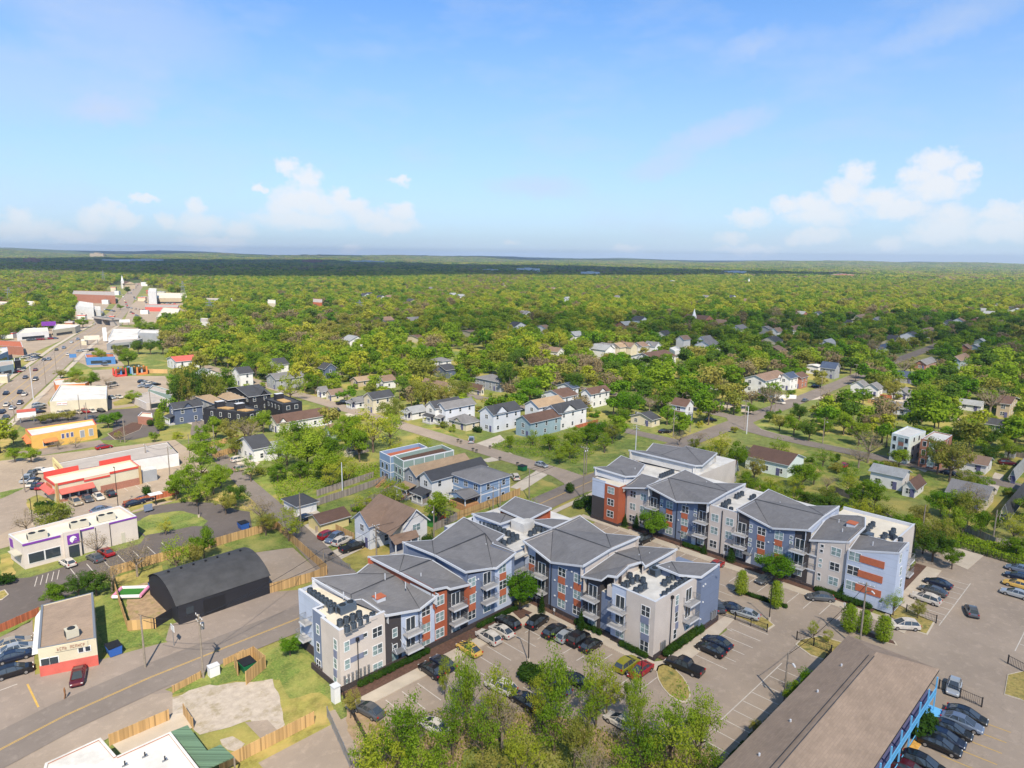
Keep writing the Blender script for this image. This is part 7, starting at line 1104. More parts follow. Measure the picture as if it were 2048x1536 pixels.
def wbin(px,py,label,m='brick_wall'):
 x,y=P(px,py);t=T('wheelie_bin',label,'wheelie bin',(x,y),'wheelie bins by the kerb');b=M();b.rings([[(x-.25,y-.25,.1),(x+.25,y-.25,.1),(x+.25,y+.25,.1),(x-.25,y+.25,.1)],[(x-.32,y-.32,1.0),(x+.32,y-.32,1.0),(x+.32,y+.32,1.0),(x-.32,y+.32,1.0)]],m);b.build('body',t);b=M();b.box(x-.35,x+.35,y-.35,y+.35,1.0,1.08,'black');b.build('lid',t)
for px,py in[(946,903),(953,906),(1000,921),(1035,932),(980,898),(916,885),(922,888),(664,1116),(660,1119)]:wbin(px,py,'brown wheelie bin standing by the kerb','timber_gray')
x,y=P(659,1365);t=T('utility_cabinet','tall white cabinet at the left corner of the near block','cabinet',(43,76));b=M();b.box(42.3,43.2,75.6,76.6,0,2.4,'trim_white');b.build('body',t);b=M();b.box(42.2,43.3,75.5,76.7,2.4,2.5,'fascia');b.build('lid',t)
x,y=P(428,1350);t=T('utility_cabinet','small white roadside cabinet by the transformer pole','cabinet',(x,y));b=M();b.box(x-.7,x+.7,y-.5,y+.5,0,1.5,'trim_white');b.build('body',t);b=M();b.box(x-.75,x+.75,y-.55,y+.55,1.5,1.6,'fascia');b.build('lid',t)
x,y=P(262,1190);t=T('inflatable_pool','white and pink inflatable play pool with green floor behind the fence','inflatable',(x,y));mat('pink',(.65,.25,.4),.6);b=M();b.obox((x,y),4.6,3.4,.1,.5,R(-40),'turf');b.build('floor',t);b=M()
for i in range(4):
 a=R(-40)+i*math.pi/2;l=2.3 if i%2==0 else 1.7;w_=1.7 if i%2==0 else 2.3;cxx,cyy=x+math.cos(a)*l,y+math.sin(a)*l;tx,ty=-math.sin(a),math.cos(a);b.tube((cxx-tx*w_,cyy-ty*w_,.6),(cxx+tx*w_,cyy+ty*w_,.6),.3,.3,'trim_white' if i%2 else 'pink',10)
b.build('rim',t)
for i,(px,py,m,l)in enumerate([(240,752,'red_trim','red bouncy castle leftmost in the hire yard'),(250,750,'blue_trim','blue bouncy castle in the hire yard'),(262,749,'turf','green inflatable slide in the hire yard'),(272,748,'teal_wall','turquoise inflatable slide in the hire yard'),(282,748,'orange','orange inflatable slide rightmost in the hire yard'),(45,0,'','')][:5]):
 x,y=P(px,py);t=T('bouncy_castle',l,'bouncy castle',(x,y),'bouncy castles in the hire yard');b=M();b.box(x-2.5,x+2.5,y-2.5,y+2.5,0,.8,m);b.build('base',t);b=M();[b.tube((x+u*2.2,y+v*2.2,.5),(x+u*2.2,y+v*2.2,4),.5,.35,m,8)for u in(-1,1)for v in(-1,1)];b.poly([(x-2.4,y-2,4),(x+2.4,y-2,4),(x+2.4,y+2.4,1),(x-2.4,y+2.4,1)],'yellow_wall');b.build('tower',t)
x,y=P(1157,838);t=T('pergola','red timber pergola beside the large white house','pergola',(x,y));b=M();[b.box(x+u,x+u+.2,y+v,y+v+.2,0,2.6,'wood')for u in(0,3.6)for v in(0,3.4)];b.build('post',t);b=M();b.box(x-.2,x+4,y-.2,y+3.8,2.6,2.75,'wood');b.build('roof',t)
x,y=P(885,1040);t=T('slide','small red slide on the artificial turf','slide',(x,y));b=M();b.poly([(x-1,y-.3,.2),(x-1,y+.3,.2),(x+.6,y+.3,1.4),(x+.6,y-.3,1.4)],'red_trim');b.build('chute',t);b=M();b.box(x+.6,x+.8,y-.3,y+.3,0,1.4,'red_trim');b.build('ladder',t)
x,y=P(312,1010);t=T('menu_canopy','white ordering canopy on a dark post beside the drive-through','canopy',(x,y));b=M();b.tube((x,y,0),(x,y,2.8),.12,.12,'metal_dark',8);b.build('post',t);b=M();b.box(x-1.4,x+1.4,y-1,y+1,2.8,2.95,'trim_white');b.build('roof',t)
x,y=P(297,1025);t=T('menu_board','blue-gray menu board on the drive-through island','sign',(x,y));b=M();b.box(x-.9,x+.9,y-.15,y+.15,.5,2.0,'slate');b.build('board',t);b=M();b.box(x-.1,x+.1,y-.1,y+.1,0,.5,'metal_dark');b.build('post',t)
x,y=P(1850,1443);
def steps(px,py,label,n=8):
 x,y=P(px,py);t=T('garden_steps',label,'steps',(x,y),'timber garden steps');b=M()
 for i in range(n):b.box(x+i*.35,x+i*.35+.35,y-.6,y+.6,i*.2,i*.2+.1,'wood')
 b.build('treads',t);b=M();[b.tube((x,y+s,.9),(x+n*.35,y+s,n*.2+.9),.05,.05,'wood',4)for s in(-.6,.6)];b.build('handrail',t)
steps(752,975,'timber garden steps before the blue narrow house');steps(770,978,'timber garden steps before the green narrow house');steps(800,1000,'dark garden steps before the tan-roofed house')
def mast(px,py,top,label,w_=3):
 x,y=P(px,py);h=height(px,py,top);t=T('lattice_mast',label,'pylon',(x,y),'lattice masts');b=M()
 for u in(-1,1):
  for v in(-1,1):b.tube((x+u*w_,y+v*w_,0),(x+u*.3,y+v*.3,h),.25,.15,'metal_gray',4)
 for k in range(5):z=h*(k+1)/6;s=w_*(1-(k+1)/6)+.3;[b.tube((x-s,y+v*s,z),(x+s,y+v*s,z+h/9),.12,.12,'metal_gray',4)for v in(-1,1)]
 b.build('lattice',t);b=M();[b.box(x-4,x+4,y-.2,y+.2,h*k,h*k+.4,'metal_gray')for k in(.7,.85)];b.build('arm',t)
for a in((20,608,575,'pylon at the far left'),(720,636,600,'green-gray lattice mast above the centre left trees'),(208,572,540,'white communications mast beside the distant church'),(421,636,600,'lattice mast right of the far highway'),(367,600,562,'thin mast right of the highway end')):mast(*a)
x,y=P(845,521);t=T('water_tower','white water tower on the horizon','water tower',(x,y));b=M();b.tube((x,y,0),(x,y,55),4,4,'trim_white',8);b.build('shaft',t);b=M();b.tube((x,y,50),(x,y,66),9,9,'trim_white',12);b.build('tank',t)
def person(px,py,label,top,legs,skin=(.35,.2,.13),ang=0):
 x,y=P(px,py);me=bpy.data.meshes.new('person');J=[(0,0,.92),(0,0,1.15),(0,0,1.42),(0,0,1.55),(0,0,1.68),(0,.17,1.42),(.05,.24,1.15),(.15,.25,.92),(0,-.17,1.42),(-.05,-.24,1.15),(.05,-.25,.92),(0,.1,.9),(.1,.1,.5),(0,.1,.08),(.12,.1,.04),(0,-.1,.9),(-.05,-.1,.5),(-.18,-.1,.1),(-.06,-.1,.04)]
 E_=[(0,1),(1,2),(2,3),(3,4),(2,5),(5,6),(6,7),(2,8),(8,9),(9,10),(0,11),(11,12),(12,13),(13,14),(0,15),(15,16),(16,17),(17,18)]
 rd=[.14,.13,.14,.06,.11,.07,.05,.04,.07,.05,.04,.09,.065,.05,.04,.09,.065,.05,.04]
 me.from_pydata(J,E_,[]);o=bpy.data.objects.new('person',me);sc.collection.objects.link(o);o.location=(x,y,.06);o.rotation_euler=(0,0,ang);md=o.modifiers.new('s','SKIN');
 for v,r_ in zip(me.skin_vertices[0].data if me.skin_vertices else[],rd):v.radius=(r_,r_)
 if not me.skin_vertices:
  bm=bmesh.new();bm.from_mesh(me);ly=bm.verts.layers.skin.verify();
  for v,r_ in zip(bm.verts,rd):v[ly].radius=(r_,r_)
  bm.to_mesh(me);bm.free()
 o.modifiers.new('u','SUBSURF').levels=1;me.materials.append(mat('cloth_'+name_of(label)[:8],top,.9));tag(o,label,'person');return o
person(131,1398,'person in brown clothes walking across the parking apron',(.22,.10,.04),0)
gf=random.Random(9);hs_=[o for o in sc.objects if o.parent is None and o.get('_b')and o.get('category')=='house' and 150<dist(*list(o.location)[:2])<400]
for i,o in enumerate(hs_):
 x0,x1,y0,y1=o['_b'];nm=' '.join(o['label'].split()[:9]);k=gf.random()
 if k<.5:fence('board fence beside the '+nm,[(x1,y1-1),(x1+gf.uniform(4,7),y1-1),(x1+6.5,y1+gf.uniform(6,12))],1.7,gf.choice(['fence_old','fence_old','fence_new','trim_white']),px=False)
 if .35<k<.62:
  x,y=x1+3,y1+4;t=T('garden_shed','small shed behind the '+nm,'shed',(x,y),'garden sheds');b=M();b.box(x,x+3,y,y+2.6,0,2.1,gf.choice(['gray_wall','tan_wall','white_wall']));b.build('wall',t);b=M();b.poly([(x-.2,y-.2,2.05),(x+3.2,y-.2,2.05),(x+3.2,y+1.3,2.9),(x-.2,y+1.3,2.9)],'shingle_dark');b.poly([(x+3.2,y+2.8,2.05),(x-.2,y+2.8,2.05),(x-.2,y+1.3,2.9),(x+3.2,y+1.3,2.9)],'shingle_dark');b.build('roof',t)
# ================================================================ trees and plants
def leaf_cloud(b,centers,n,size,m,rng_,flat=.75):
 k=b.mi(m)
 for _ in range(n):
  cx,cy,cz,r=rng_.choice(centers);
  while True:
   u=Vector((rng_.uniform(-1,1),rng_.uniform(-1,1),rng_.uniform(-1,1)))
   if .1<u.length<1:break
  rad=(rng_.random()**.35);u=u.normalized()*rad
  p=Vector((cx+u.x*r,cy+u.y*r,cz+u.z*r*flat));s=size*rng_.uniform(.6,1.3)
  nrm=(u+Vector((rng_.uniform(-.8,.8),rng_.uniform(-.8,.8),rng_.uniform(-.3,.9)))).normalized();a=nrm.orthogonal().normalized();a.rotate(Matrix.Rotation(rng_.uniform(0,6.28),3,nrm));c=nrm.cross(a);i=len(b.v)
  b.v+=[tuple(p+a*s),tuple(p+c*s*.55),tuple(p-a*s),tuple(p-c*s*.55)];b.f.append((i,i+1,i+2,i+3));b.m.append(k)
def make_tree(seed,kind,leaf,n=3200,size=.19,bark='bark',spread=.5,name='tree',low=False):
 """unit tree: height 1 scaled to 10 m; returns root with trunk and crown"""
 g=random.Random(seed);t=T(name,'x','tree');LABELS.pop('x',None);b=M();H_=10.0;cs=[];tips=[]
 th={'round':.30,'tall':.28,'bare':.35,'column':.12,'cone':.05}[kind]*H_;b.tube((0,0,-.2),(g.uniform(-.15,.15),g.uniform(-.15,.15),th),.26,.2,bark,7)
 top=Vector((0,0,th));nb={'round':8,'tall':8,'bare':10,'column':3,'cone':1}[kind]
 if kind in('cone','column'):
  b.tube(top,(0,0,H_*.92),.14,.03,bark,5)
  if kind=='cone':cs=[(0,0,H_*(.1+.85*i/9),(1-i/9.5)*2.0+.15)for i in range(10)]
  else:cs=[(g.uniform(-.2,.2),g.uniform(-.2,.2),H_*(.18+.75*i/8),1.9*math.sin(math.pi*(.18+.75*i/8))**.6+.2)for i in range(9)]
 else:
  for i in range(nb):
   a=i*2.4+g.uniform(-.5,.5);e=g.uniform(.35,1.25);l=H_*g.uniform(.28,.42);z0=th*g.uniform(.75,1.0);d=Vector((math.cos(a)*math.cos(e),math.sin(a)*math.cos(e),math.sin(e)))
   p0=Vector((0,0,z0));p1=p0+d*l*.55;p2=p1+(d+Vector((g.uniform(-.4,.4),g.uniform(-.4,.4),.35))).normalized()*l*.7;b.tube(p0,p1,.13,.08,bark,5,False);b.tube(p1,p2,.08,.03,bark,4,False);tips+=[p1,p2]
   for _ in range(4 if kind=='bare' else 2):
    q=p1.lerp(p2,g.random());q2=q+Vector((g.uniform(-1,1),g.uniform(-1,1),g.uniform(.1,1))).normalized()*l*.45;b.tube(q,q2,.045,.015,bark,3,False)
    if kind=='bare':
     for _ in range(3):q3=q.lerp(q2,g.uniform(.3,1));b.tube(q3,q3+Vector((g.uniform(-1,1),g.uniform(-1,1),g.uniform(0,1))).normalized()*l*.3,.02,.008,bark,3,False)
    tips.append(q2)
  W=H_*spread
  for _ in range(15 if kind=='round' else 12):
   a=g.uniform(0,6.28);rr_=math.sqrt(g.random())*W*.78;z=H_*g.uniform(.42,.86)if kind=='round' else H_*g.uniform(.38,.92);sh=1-max(0,(z/H_-.62))*1.7;cs.append((math.cos(a)*rr_*sh,math.sin(a)*rr_*sh,z,H_*g.uniform(.10,.19)))
  cs+=[(p.x,p.y,p.z,H_*g.uniform(.07,.12))for p in tips[:14]]
  if kind=='bare':cs=[(p.x,p.y,p.z,H_*.1)for p in tips]
 b.build('trunk',t);c=M();leaf_cloud(c,cs,n,size,leaf,g,.8 if kind!='cone' else .5);c.build('crown',t);return t
TT={'green':[make_tree(s,'round','leaf_green',5200,.20)for s in(1,2,3)],'yellow':[make_tree(s,'tall','leaf_yellow',2300,.18)for s in(4,5)],'olive':[make_tree(s,'round','leaf_olive',3600,.20)for s in(6,7)],'dark':[make_tree(s,'round','leaf_dark',5200,.21)for s in(8,9)],'rich':[make_tree(s,'round','leaf_rich',6500,.19,spread=.42)for s in(10,11)],'bare':[make_tree(s,'bare','leaf_bare',700,.13,'bark_pale')for s in(12,13)],'column':[make_tree(14,'column','leaf_green',3500,.2)],'cone':[make_tree(15,'cone','leaf_hedge',3200,.2)],'spark':[make_tree(s,'tall','leaf_green',2000,.18)for s in(16,17)]}
WD={'green':1.0,'yellow':.95,'olive':1.0,'dark':1.0,'rich':.95,'bare':.85,'column':.42,'cone':.42,'spark':.95}
first={};TREES=[]
def tree(x,y,h,w_,kind,label,group=None,cat='tree'):
 v=TT[kind];i=rnd.randrange(len(v));src=v[i]
 if(kind,i)not in first:first[(kind,i)]=1;o=src
 else:o=copy_tree(src)
 s=h/10.0;base_w=10.0*{'green':1.0,'yellow':1.0,'olive':1.0,'dark':1.0,'rich':.84,'bare':.8,'column':.42,'cone':.42,'spark':1.0}[kind];k=w_/base_w
 o.location=(x,y,0);o.scale=(k,k,s);o.rotation_euler=(0,0,rnd.uniform(0,6.28));tag(o,label,cat,group);TREES.append((x,y,w_/2));o.name={'cone':'conifer','column':'pear_tree','bare':'bare_tree'}.get(kind,'tree')if cat=='tree' else 'bush';return o
LOOK={'green':('fresh green leafy','tree'),'yellow':('yellow-green airy','tree'),'olive':('olive-green thin-leaved','tree'),'dark':('dark green dense','tree'),'rich':('bright green full','tree'),'bare':('nearly bare brown-twigged','tree'),'column':('narrow upright green','tree'),'cone':('dark conical evergreen','tree'),'spark':('light loose green','tree')}
used_lab={}
def auto_label(px,py,h,kind):
 c=sorted(MARKS,key=lambda m:math.hypot(m[0]-px,(m[1]-py)*1.6))[:6];size='tall ' if h>12 else('small ' if h<5 else '')
 for m in c:
  dx,dy=px-m[0],py-m[1];rel=('right of' if dx>0 else 'left of')if abs(dx)>abs(dy)*1.4 else('below' if dy>0 else 'above')
  l='%s%s tree %s the %s'%(size,LOOK[kind][0],rel,m[2])
  l=' '.join(l.split()[:16])
  if l not in used_lab:used_lab[l]=1;return l
 m,m2=c[0],c[1];l=' '.join(('%s%s tree between the %s and the %s'%(size,LOOK[kind][0],' '.join(m[2].split()[:4]),' '.join(m2[2].split()[:4]))).split()[:16]);used_lab[l]=1;return l
NT=[(1510,930,8,7,'olive'),(1532,985,6,6,'green'),(1572,1003,5,6,'spark'),(1592,968,6,6,'yellow'),(1655,985,6,6,'olive'),(1700,962,7,7,'yellow'),(1715,985,6,6,'green'),(1702,1015,6,6,'spark'),(1765,1025,6,7,'olive'),(1775,1075,6,7,'green'),(1822,1050,7,7,'green'),(1838,1025,7,6,'olive'),(1900,1035,8,7,'green'),(1928,1040,7,7,'spark'),(1945,985,8,8,'bare'),(1932,960,8,7,'olive'),(1992,1040,6,6,'spark'),(2035,1085,5,6,'green'),(1120,905,6,6,'green'),(1150,870,8,8,'green'),(1195,855,8,8,'rich'),(1225,860,8,8,'olive'),(590,865,10,10,'green'),(572,890,9,9,'spark'),(640,865,11,11,'spark'),(662,895,9,9,'green'),(700,850,10,10,'green'),(470,885,7,7,'olive'),(350,968,7,8,'green'),(425,958,7,8,'green'),(392,985,6,7,'spark'),(780,815,10,10,'olive'),(555,940,5,6,'green'),(600,935,5,6,'green'),(880,760,9,10,'olive'),(932,1350,13,5,'spark'),(1105,1350,12,7,'spark'),(1195,1362,11,6,'yellow'),(1275,1398,11,5,'spark'),(1345,1440,11,8,'spark'),(1405,1430,10,6,'green'),(1000,1390,11,6,'yellow'),(820,1440,10,7,'spark'),(60,640,10,12,'green'),(82,632,10,13,'green'),(100,638,9,12,'olive'),(130,636,9,12,'green'),(165,642,8,10,'green'),(30,600,10,14,'yellow'),(85,590,11,15,'green'),(60,582,11,15,'yellow'),(120,583,11,14,'olive'),(20,622,8,12,'dark'),(285,650,9,11,'green'),(275,640,9,11,'green'),(305,652,8,11,'green'),(330,655,8,10,'olive'),(360,650,9,12,'green'),(195,705,7,7,'green'),(200,712,6,7,'olive'),(148,745,6,7,'green'),(120,745,4,6,'olive'),(205,595,9,9,'green'),(240,612,6,7,'green'),(15,660,8,9,'olive'),(255,578,10,10,'dark'),(800,1475,10,8.5,'spark'),(760,1520,9,7,'yellow'),(870,1500,8,6,'green'),(935,1370,11,5,'spark'),(905,1440,9,5.5,'green'),(965,1450,9,6.5,'green'),(1040,1500,8,6,'yellow'),(1120,1365,9,6.5,'green'),(1110,1430,9,7,'spark'),(1180,1400,8,6,'green'),(1215,1370,8,5,'yellow'),(1300,1490,9,7,'spark'),(1395,1450,8,6,'green'),(1262,1375,8,3.5,'spark'),(1350,1500,9,8,'yellow'),(1005,1425,9,6,'bare'),(1150,1470,8,5,'olive'),(890,1345,7,2.5,'yellow'),(1190,1520,8,5,'bare'),(1240,1530,7,6,'spark'),(840,1540,8,7,'green'),(985,1540,7,6,'olive'),(730,1500,8,4.5,'spark'),(1420,1520,7,5,'green'),(1270,1455,8,4.5,'green'),(1085,1395,8,5,'yellow'),(1040,1172,7.6,7.0,'rich'),(1306,1042,7.5,6.8,'rich'),(1553,1130,6.2,7.5,'rich'),(1484,1161,5,2.7,'column'),(1553,1184,5.4,2.7,'column'),(1700,1231,5.2,3,'column'),(1769,1253,4.8,3,'column'),(1730,1240,4.6,2.6,'column'),(1629,1256,3.4,2.6,'yellow'),(1658,1270,2.6,2.4,'yellow'),(1838,1215,3.6,3.2,'olive'),(1790,1200,5,4,'spark'),(1768,1195,4,3,'green'),(579,1286,3.6,3.4,'rich'),(520,1010,9,8,'bare'),(530,1040,6,6,'olive'),(470,985,6,7,'dark'),(375,950,8,9,'green'),(412,970,7,7,'spark'),(440,945,7,7,'green'),(450,1000,6,6,'olive'),(612,890,11,12,'green'),(560,905,9,9,'spark'),(650,920,8,9,'green'),(745,850,13,13,'yellow'),(780,845,11,11,'spark'),(718,880,10,9,'green'),(690,860,10,9,'green'),(430,850,9,9,'green'),(460,855,9,9,'olive'),(400,865,8,7,'green'),(488,850,8,8,'olive'),(525,835,8,8,'green'),(500,930,7,6,'spark'),(215,836,6,7,'rich'),(232,832,5,5,'rich'),(60,905,5,6,'green'),(28,905,5,6,'green'),(25,870,5,5,'green'),(105,830,4,8,'olive'),(80,835,4,7,'olive'),(135,828,4,8,'olive'),(155,1165,5,6,'dark'),(110,1185,5,6,'green'),(190,1160,5,6,'dark'),(220,1140,7,6,'bare'),(270,1100,9,7,'bare'),(190,1080,7,6,'bare'),(350,1100,8,7,'spark'),(405,1075,8,6,'green'),(385,1100,6,5,'olive'),(120,1020,6,6,'spark'),(50,1035,7,6,'bare'),(330,1050,4,4,'yellow'),(240,870,4,5,'bare'),(150,882,4,5,'bare'),(115,885,4,5,'bare'),(318,835,8,4,'column'),(308,870,4,4,'green'),(235,868,3,3,'olive'),(342,905,4,5,'green'),(355,775,14,8,'dark'),(375,770,15,8,'olive'),(400,765,16,9,'dark'),(425,770,15,9,'olive'),(448,760,13,10,'green'),(615,705,17,17,'yellow'),(580,770,10,12,'yellow'),(630,760,9,10,'green'),(540,730,12,11,'green'),(510,720,12,11,'green'),(500,695,12,12,'spark'),(470,700,12,12,'green'),(180,755,7,8,'green'),(160,760,6,7,'olive'),(140,763,5,6,'olive'),(255,710,9,10,'green'),(240,700,9,9,'olive'),(215,760,6,6,'bare'),(275,690,8,9,'dark'),(300,690,8,9,'dark'),(325,690,8,9,'green'),(350,692,8,9,'green'),(375,700,8,9,'green'),(265,790,5,6,'green'),(1100,880,6,8,'green'),(1065,872,6,7,'spark'),(1020,880,5,4,'green'),(1140,895,6,7,'green'),(1175,865,7,8,'green'),(1210,880,7,8,'spark'),(1240,830,9,9,'green'),(1260,800,12,11,'rich'),(1060,772,10,12,'rich'),(1015,745,13,10,'dark'),(1030,720,12,11,'dark'),(850,780,12,12,'olive'),(880,785,10,11,'olive'),(920,775,10,12,'olive'),(1150,760,10,10,'dark'),(1325,790,10,11,'green'),(1335,825,8,7,'rich'),(1300,800,10,8,'bare'),(1290,770,10,11,'green'),(1360,870,6,6,'bare'),(1400,870,6,5,'bare'),(1388,885,5,5,'olive'),(1440,890,10,10,'yellow'),(1475,905,10,8,'green'),(1498,960,7,7,'green'),(1460,950,7,6,'spark'),(1545,970,6,7,'yellow'),(1630,940,7,7,'spark'),(1655,960,6,5,'bare'),(1610,990,5,6,'green'),(1640,1000,5,8,'dark'),(1670,1003,5,7,'dark'),(1752,985,8,7,'green'),(1740,1020,7,8,'yellow'),(1790,1050,7,7,'green'),(1800,1085,6,8,'dark'),(1850,1070,7,7,'olive'),(1885,1060,8,7,'olive'),(1870,1085,7,8,'dark'),(1908,1105,6,5.5,'green'),(1905,910,13,13,'olive'),(1880,900,12,10,'olive'),(1740,880,12,10,'bare'),(1720,905,8,8,'bare'),(1910,1000,8,8,'green'),(1940,1010,9,8,'olive'),(1965,1040,7,6,'green'),(1885,1000,7,7,'rich'),(1985,790,13,11,'bare'),(1590,845,8,9,'green'),(1560,840,7,8,'olive'),(1620,855,8,9,'dark'),(1650,850,7,8,'green'),(1690,840,9,10,'green'),(1720,860,9,10,'green'),(1600,820,8,8,'dark'),(1540,830,5,6,'dark'),(1545,785,12,10,'bare'),(1670,790,9,9,'bare'),(1860,790,10,11,'green'),(1880,830,9,8,'dark'),(1500,815,5,6,'green'),(1455,800,7,7,'bare'),(1425,790,6,6,'dark'),(1790,770,11,9,'olive'),(1810,725,13,10,'bare'),(1640,760,6,7,'olive'),(1450,735,12,9,'olive'),(1400,730,12,11,'green'),(1480,700,12,11,'green'),(1520,720,12,11,'green'),(1540,750,8,8,'bare'),(1980,870,9,9,'dark'),(2020,890,8,8,'green'),(1980,905,7,8,'dark'),(2035,840,9,8,'green'),(1940,870,7,8,'green'),(1615,1368,6,4.5,'rich'),(1590,1385,5,3.5,'green'),(1708,1290,4,3,'green'),(1510,1450,3,2.2,'olive'),(700,1400,4.5,3.2,'olive')]
for(px,py,h,w_,k)in NT:
 if py>1345 and k=='green' and px<1450:k='spark'
 if py<800:h*=1.2;w_*=1.22
 elif py<1000 and 480<px<820:h*=1.12;w_*=1.2
 x,y=P(px,py,h*.6);tree(x,y,h,w_,k,auto_label(px,py,h,k),'trees standing near the buildings')
for(px,py,h,w_)in[(1250,1040,3.2,1.7),(1273,1042,3.8,1.8),(1408,1098,2.2,1.7),(1463,1106,4,2.2),(1502,1120,2.2,1.6),(1687,1178,3.6,2.4),(1720,1178,5,1.8),(1744,1186,4.6,1.8),(1084,1206,4,1.5),(1162,1240,4,1.8),(732,1075,3.6,2.4),(745,1078,3.2,2.8),(970,852,2.6,2.6),(960,848,3,2)]:
 x,y=P(px,py,h*.5);tree(x,y,h,w_,'cone',' '.join(auto_label(px,py,h,'cone').split()[:16]),'clipped conifers beside the buildings')
def make_bush():
 t=T('bush','x','bush');LABELS.pop('x');g=random.Random(3);b=M();b.tube((0,0,0),(0,0,.4),.05,.03,'bark',5);b.build('stem',t);b=M();leaf_cloud(b,[(0,0,.5,.5),(.2,.1,.45,.4),(-.2,-.1,.45,.4)],900,.075,'leaf_hedge',g,.9);b.build('foliage',t);return t
BU=make_bush();bn=0
def bush(x,y,r,h,label,group):
 global bn;label=nth(label)if 'loose' not in group else label
 o=BU if bn==0 else copy_tree(BU);bn+=1;o.location=(x,y,0.1);o.scale=(r,r,h);o.rotation_euler=(0,0,rnd.uniform(0,6));tag(o,label,'bush',group)
for i in range(11):x,y=84.8+i*1.02,50.5;bush(x,y,1.35,1.5,'round clipped bush in the hedge along the cream end wall','clipped bushes along the end wall')
for i in range(16):bush(47+i*.78,76.4,1.1,1.2,'low hedge bush below the left cream facade','hedge below the left facade')
for i in range(12):bush(69.5+i*.75,76.4,1.0,1.1,'low hedge bush beside the ramp before the slate wall','hedge beside the ramp')
for i in range(8):bush(82.0,52.6+i*.62,1.1,1.2,'low hedge bush under the light blue wall of the right wing','hedge under the right wing')
for i in range(6):bush(82.1,61.5+i*.9,1.1,1.2,'low hedge bush under the dark brown wall of the right wing','hedge under the brown wall')
for i in range(14):bush(123.1,42.5-i*.65,1.4,1.3,'low hedge bush by the cream wall of the far block','hedge before the far block')
for i in range(7):bush(123.0,70.5-i*.6,1.2,1.1,'low hedge bush by the first door of the far block','hedge by the far block door')
for i,(px,py)in enumerate(lin((1475,1185),(1570,1217),14)):x,y=P(px,py);bush(x,y,1.0,.9,'low shrub in the long planted island','shrubs in the long planted island')
for i,(px,py)in enumerate(lin((1655,1345),(1470,1530),24)):x,y=P(px,py);bush(x,y,1.7,1.6,'hedge bush between the lot and the motel','hedge beside the motel')
for i,(px,py)in enumerate([(1140,980),(1160,1010),(1175,1005),(1190,1020),(1215,1020),(1060,1345),(1050,1350),(1065,1352),(1055,1338),(1842,1440),(1846,1452),(1838,1460),(855,1085),(868,1092),(80,1010),(95,1015),(85,1020),(300,848),(1200,1005),(1225,1030),(920,935),(905,840),(930,850),(955,860),(10,1160),(293,985),(1180,1000),(1195,1012)]):
 x,y=P(px,py,.8);bush(x,y,rnd.uniform(2.2,4),rnd.uniform(1.8,3),' '.join(auto_label(px,py,6,'dark').replace(' tree ',' bush ').split()),'loose shrubs')
def undergrowth(name,polys,m,n,size,h,label):
 b=M();g=random.Random(5);k=b.mi(m)
 for pl in polys:
  q=[P(*p)for p in pl];xs=[p[0]for p in q];ys=[p[1]for p in q];c=0;tries=0
  while c<n and tries<n*8:
   tries+=1;x,y=g.uniform(min(xs),max(xs)),g.uniform(min(ys),max(ys))
   if not inside(x,y,q):continue
   c+=1;hh=h*(0.3+.7*(math.sin(x*.9)*math.cos(y*.7)*.5+.5));p=Vector((x,y,g.uniform(.05,hh)));nrm=Vector((g.uniform(-1,1),g.uniform(-1,1),g.uniform(.2,1.2))).normalized();a=nrm.orthogonal().normalized();d=nrm.cross(a);s=size*g.uniform(.6,1.3);i=len(b.v);b.v+=[tuple(p+a*s),tuple(p+d*s*.6),tuple(p-a*s),tuple(p-d*s*.6)];b.f.append((i,i+1,i+2,i+3));b.m.append(k)
 o=b.build(name);tag(o,label,'undergrowth',kind='stuff')
undergrowth('undergrowth',[[(540,960),(640,940),(770,930),(775,955),(620,985),(560,1010)],[(1500,965),(1900,1055),(1840,1085),(1700,1040),(1490,985)],[(980,890),(1100,870),(1240,880),(1150,930),(1010,905)],[(1880,1060),(2060,1110),(2060,1140),(1900,1090)]],'leaf_green',5000,.22,1.6,'green undergrowth and weeds on the open lots')
undergrowth('woodland_undergrowth',[[(740,1450),(980,1410),(1150,1440),(1250,1480),(1430,1500),(1440,1560),(720,1560)]],'leaf_olive',9000,.16,1.3,'brushy undergrowth below the bottom trees')
# ---------------------------------------------------------------- scattered suburb trees and the forest beyond
def blocked(x,y,r,h):
 for a,b_,c,d_ in FOOT:
  if a-r*.6<x<b_+r*.6 and c-r*.6<y<d_+r*.6:return True
 for pl in BLOCK:
  if inside(x,y,pl):return True
 return False
def hides(x,y,r,h,keep=.36):
 cx,cy_=I(x,y,h*.6);d=dist(x,y);rx=r/d*F;ty=I(x,y,h)[1];by=I(x,y,0)[1]
 for a,b_,c,d_,dd in SHOW:
  if dd<d-4:continue
  keep=.36 if dd<260 else .5
  ox=min(cx+rx*.8,b_)-max(cx-rx*.8,a);oy=min(by,d_)-max(ty,c)
  if ox>0 and oy>0 and ox*oy>keep*(b_-a)*(d_-c)*.8:return True
  if dd<270 and ox>.35*(b_-a)and oy>.5*(d_-c):return True
 return False
for cl,wd_ in((MAIN,8),(ST2,7),(ST5,7),(HW,19)):
 for(a,c)in zip(cl,cl[1:]):
  n=max(1,int(math.hypot(c[0]-a[0],c[1]-a[1])/14))
  for i in range(n):
   x,y=a[0]+(c[0]-a[0])*i/n,a[1]+(c[1]-a[1])*i/n
   if cl is MAIN and(x<125 or 380<x<480 or x>560):continue
   if x+y<10:continue
   p=[I(x+u,y+v,0)for u in(-5,5)for v in(-5,5)];SHOW.append((min(q[0]for q in p),max(q[0]for q in p),min(q[1]for q in p),max(q[1]for q in p),dist(x,y)))
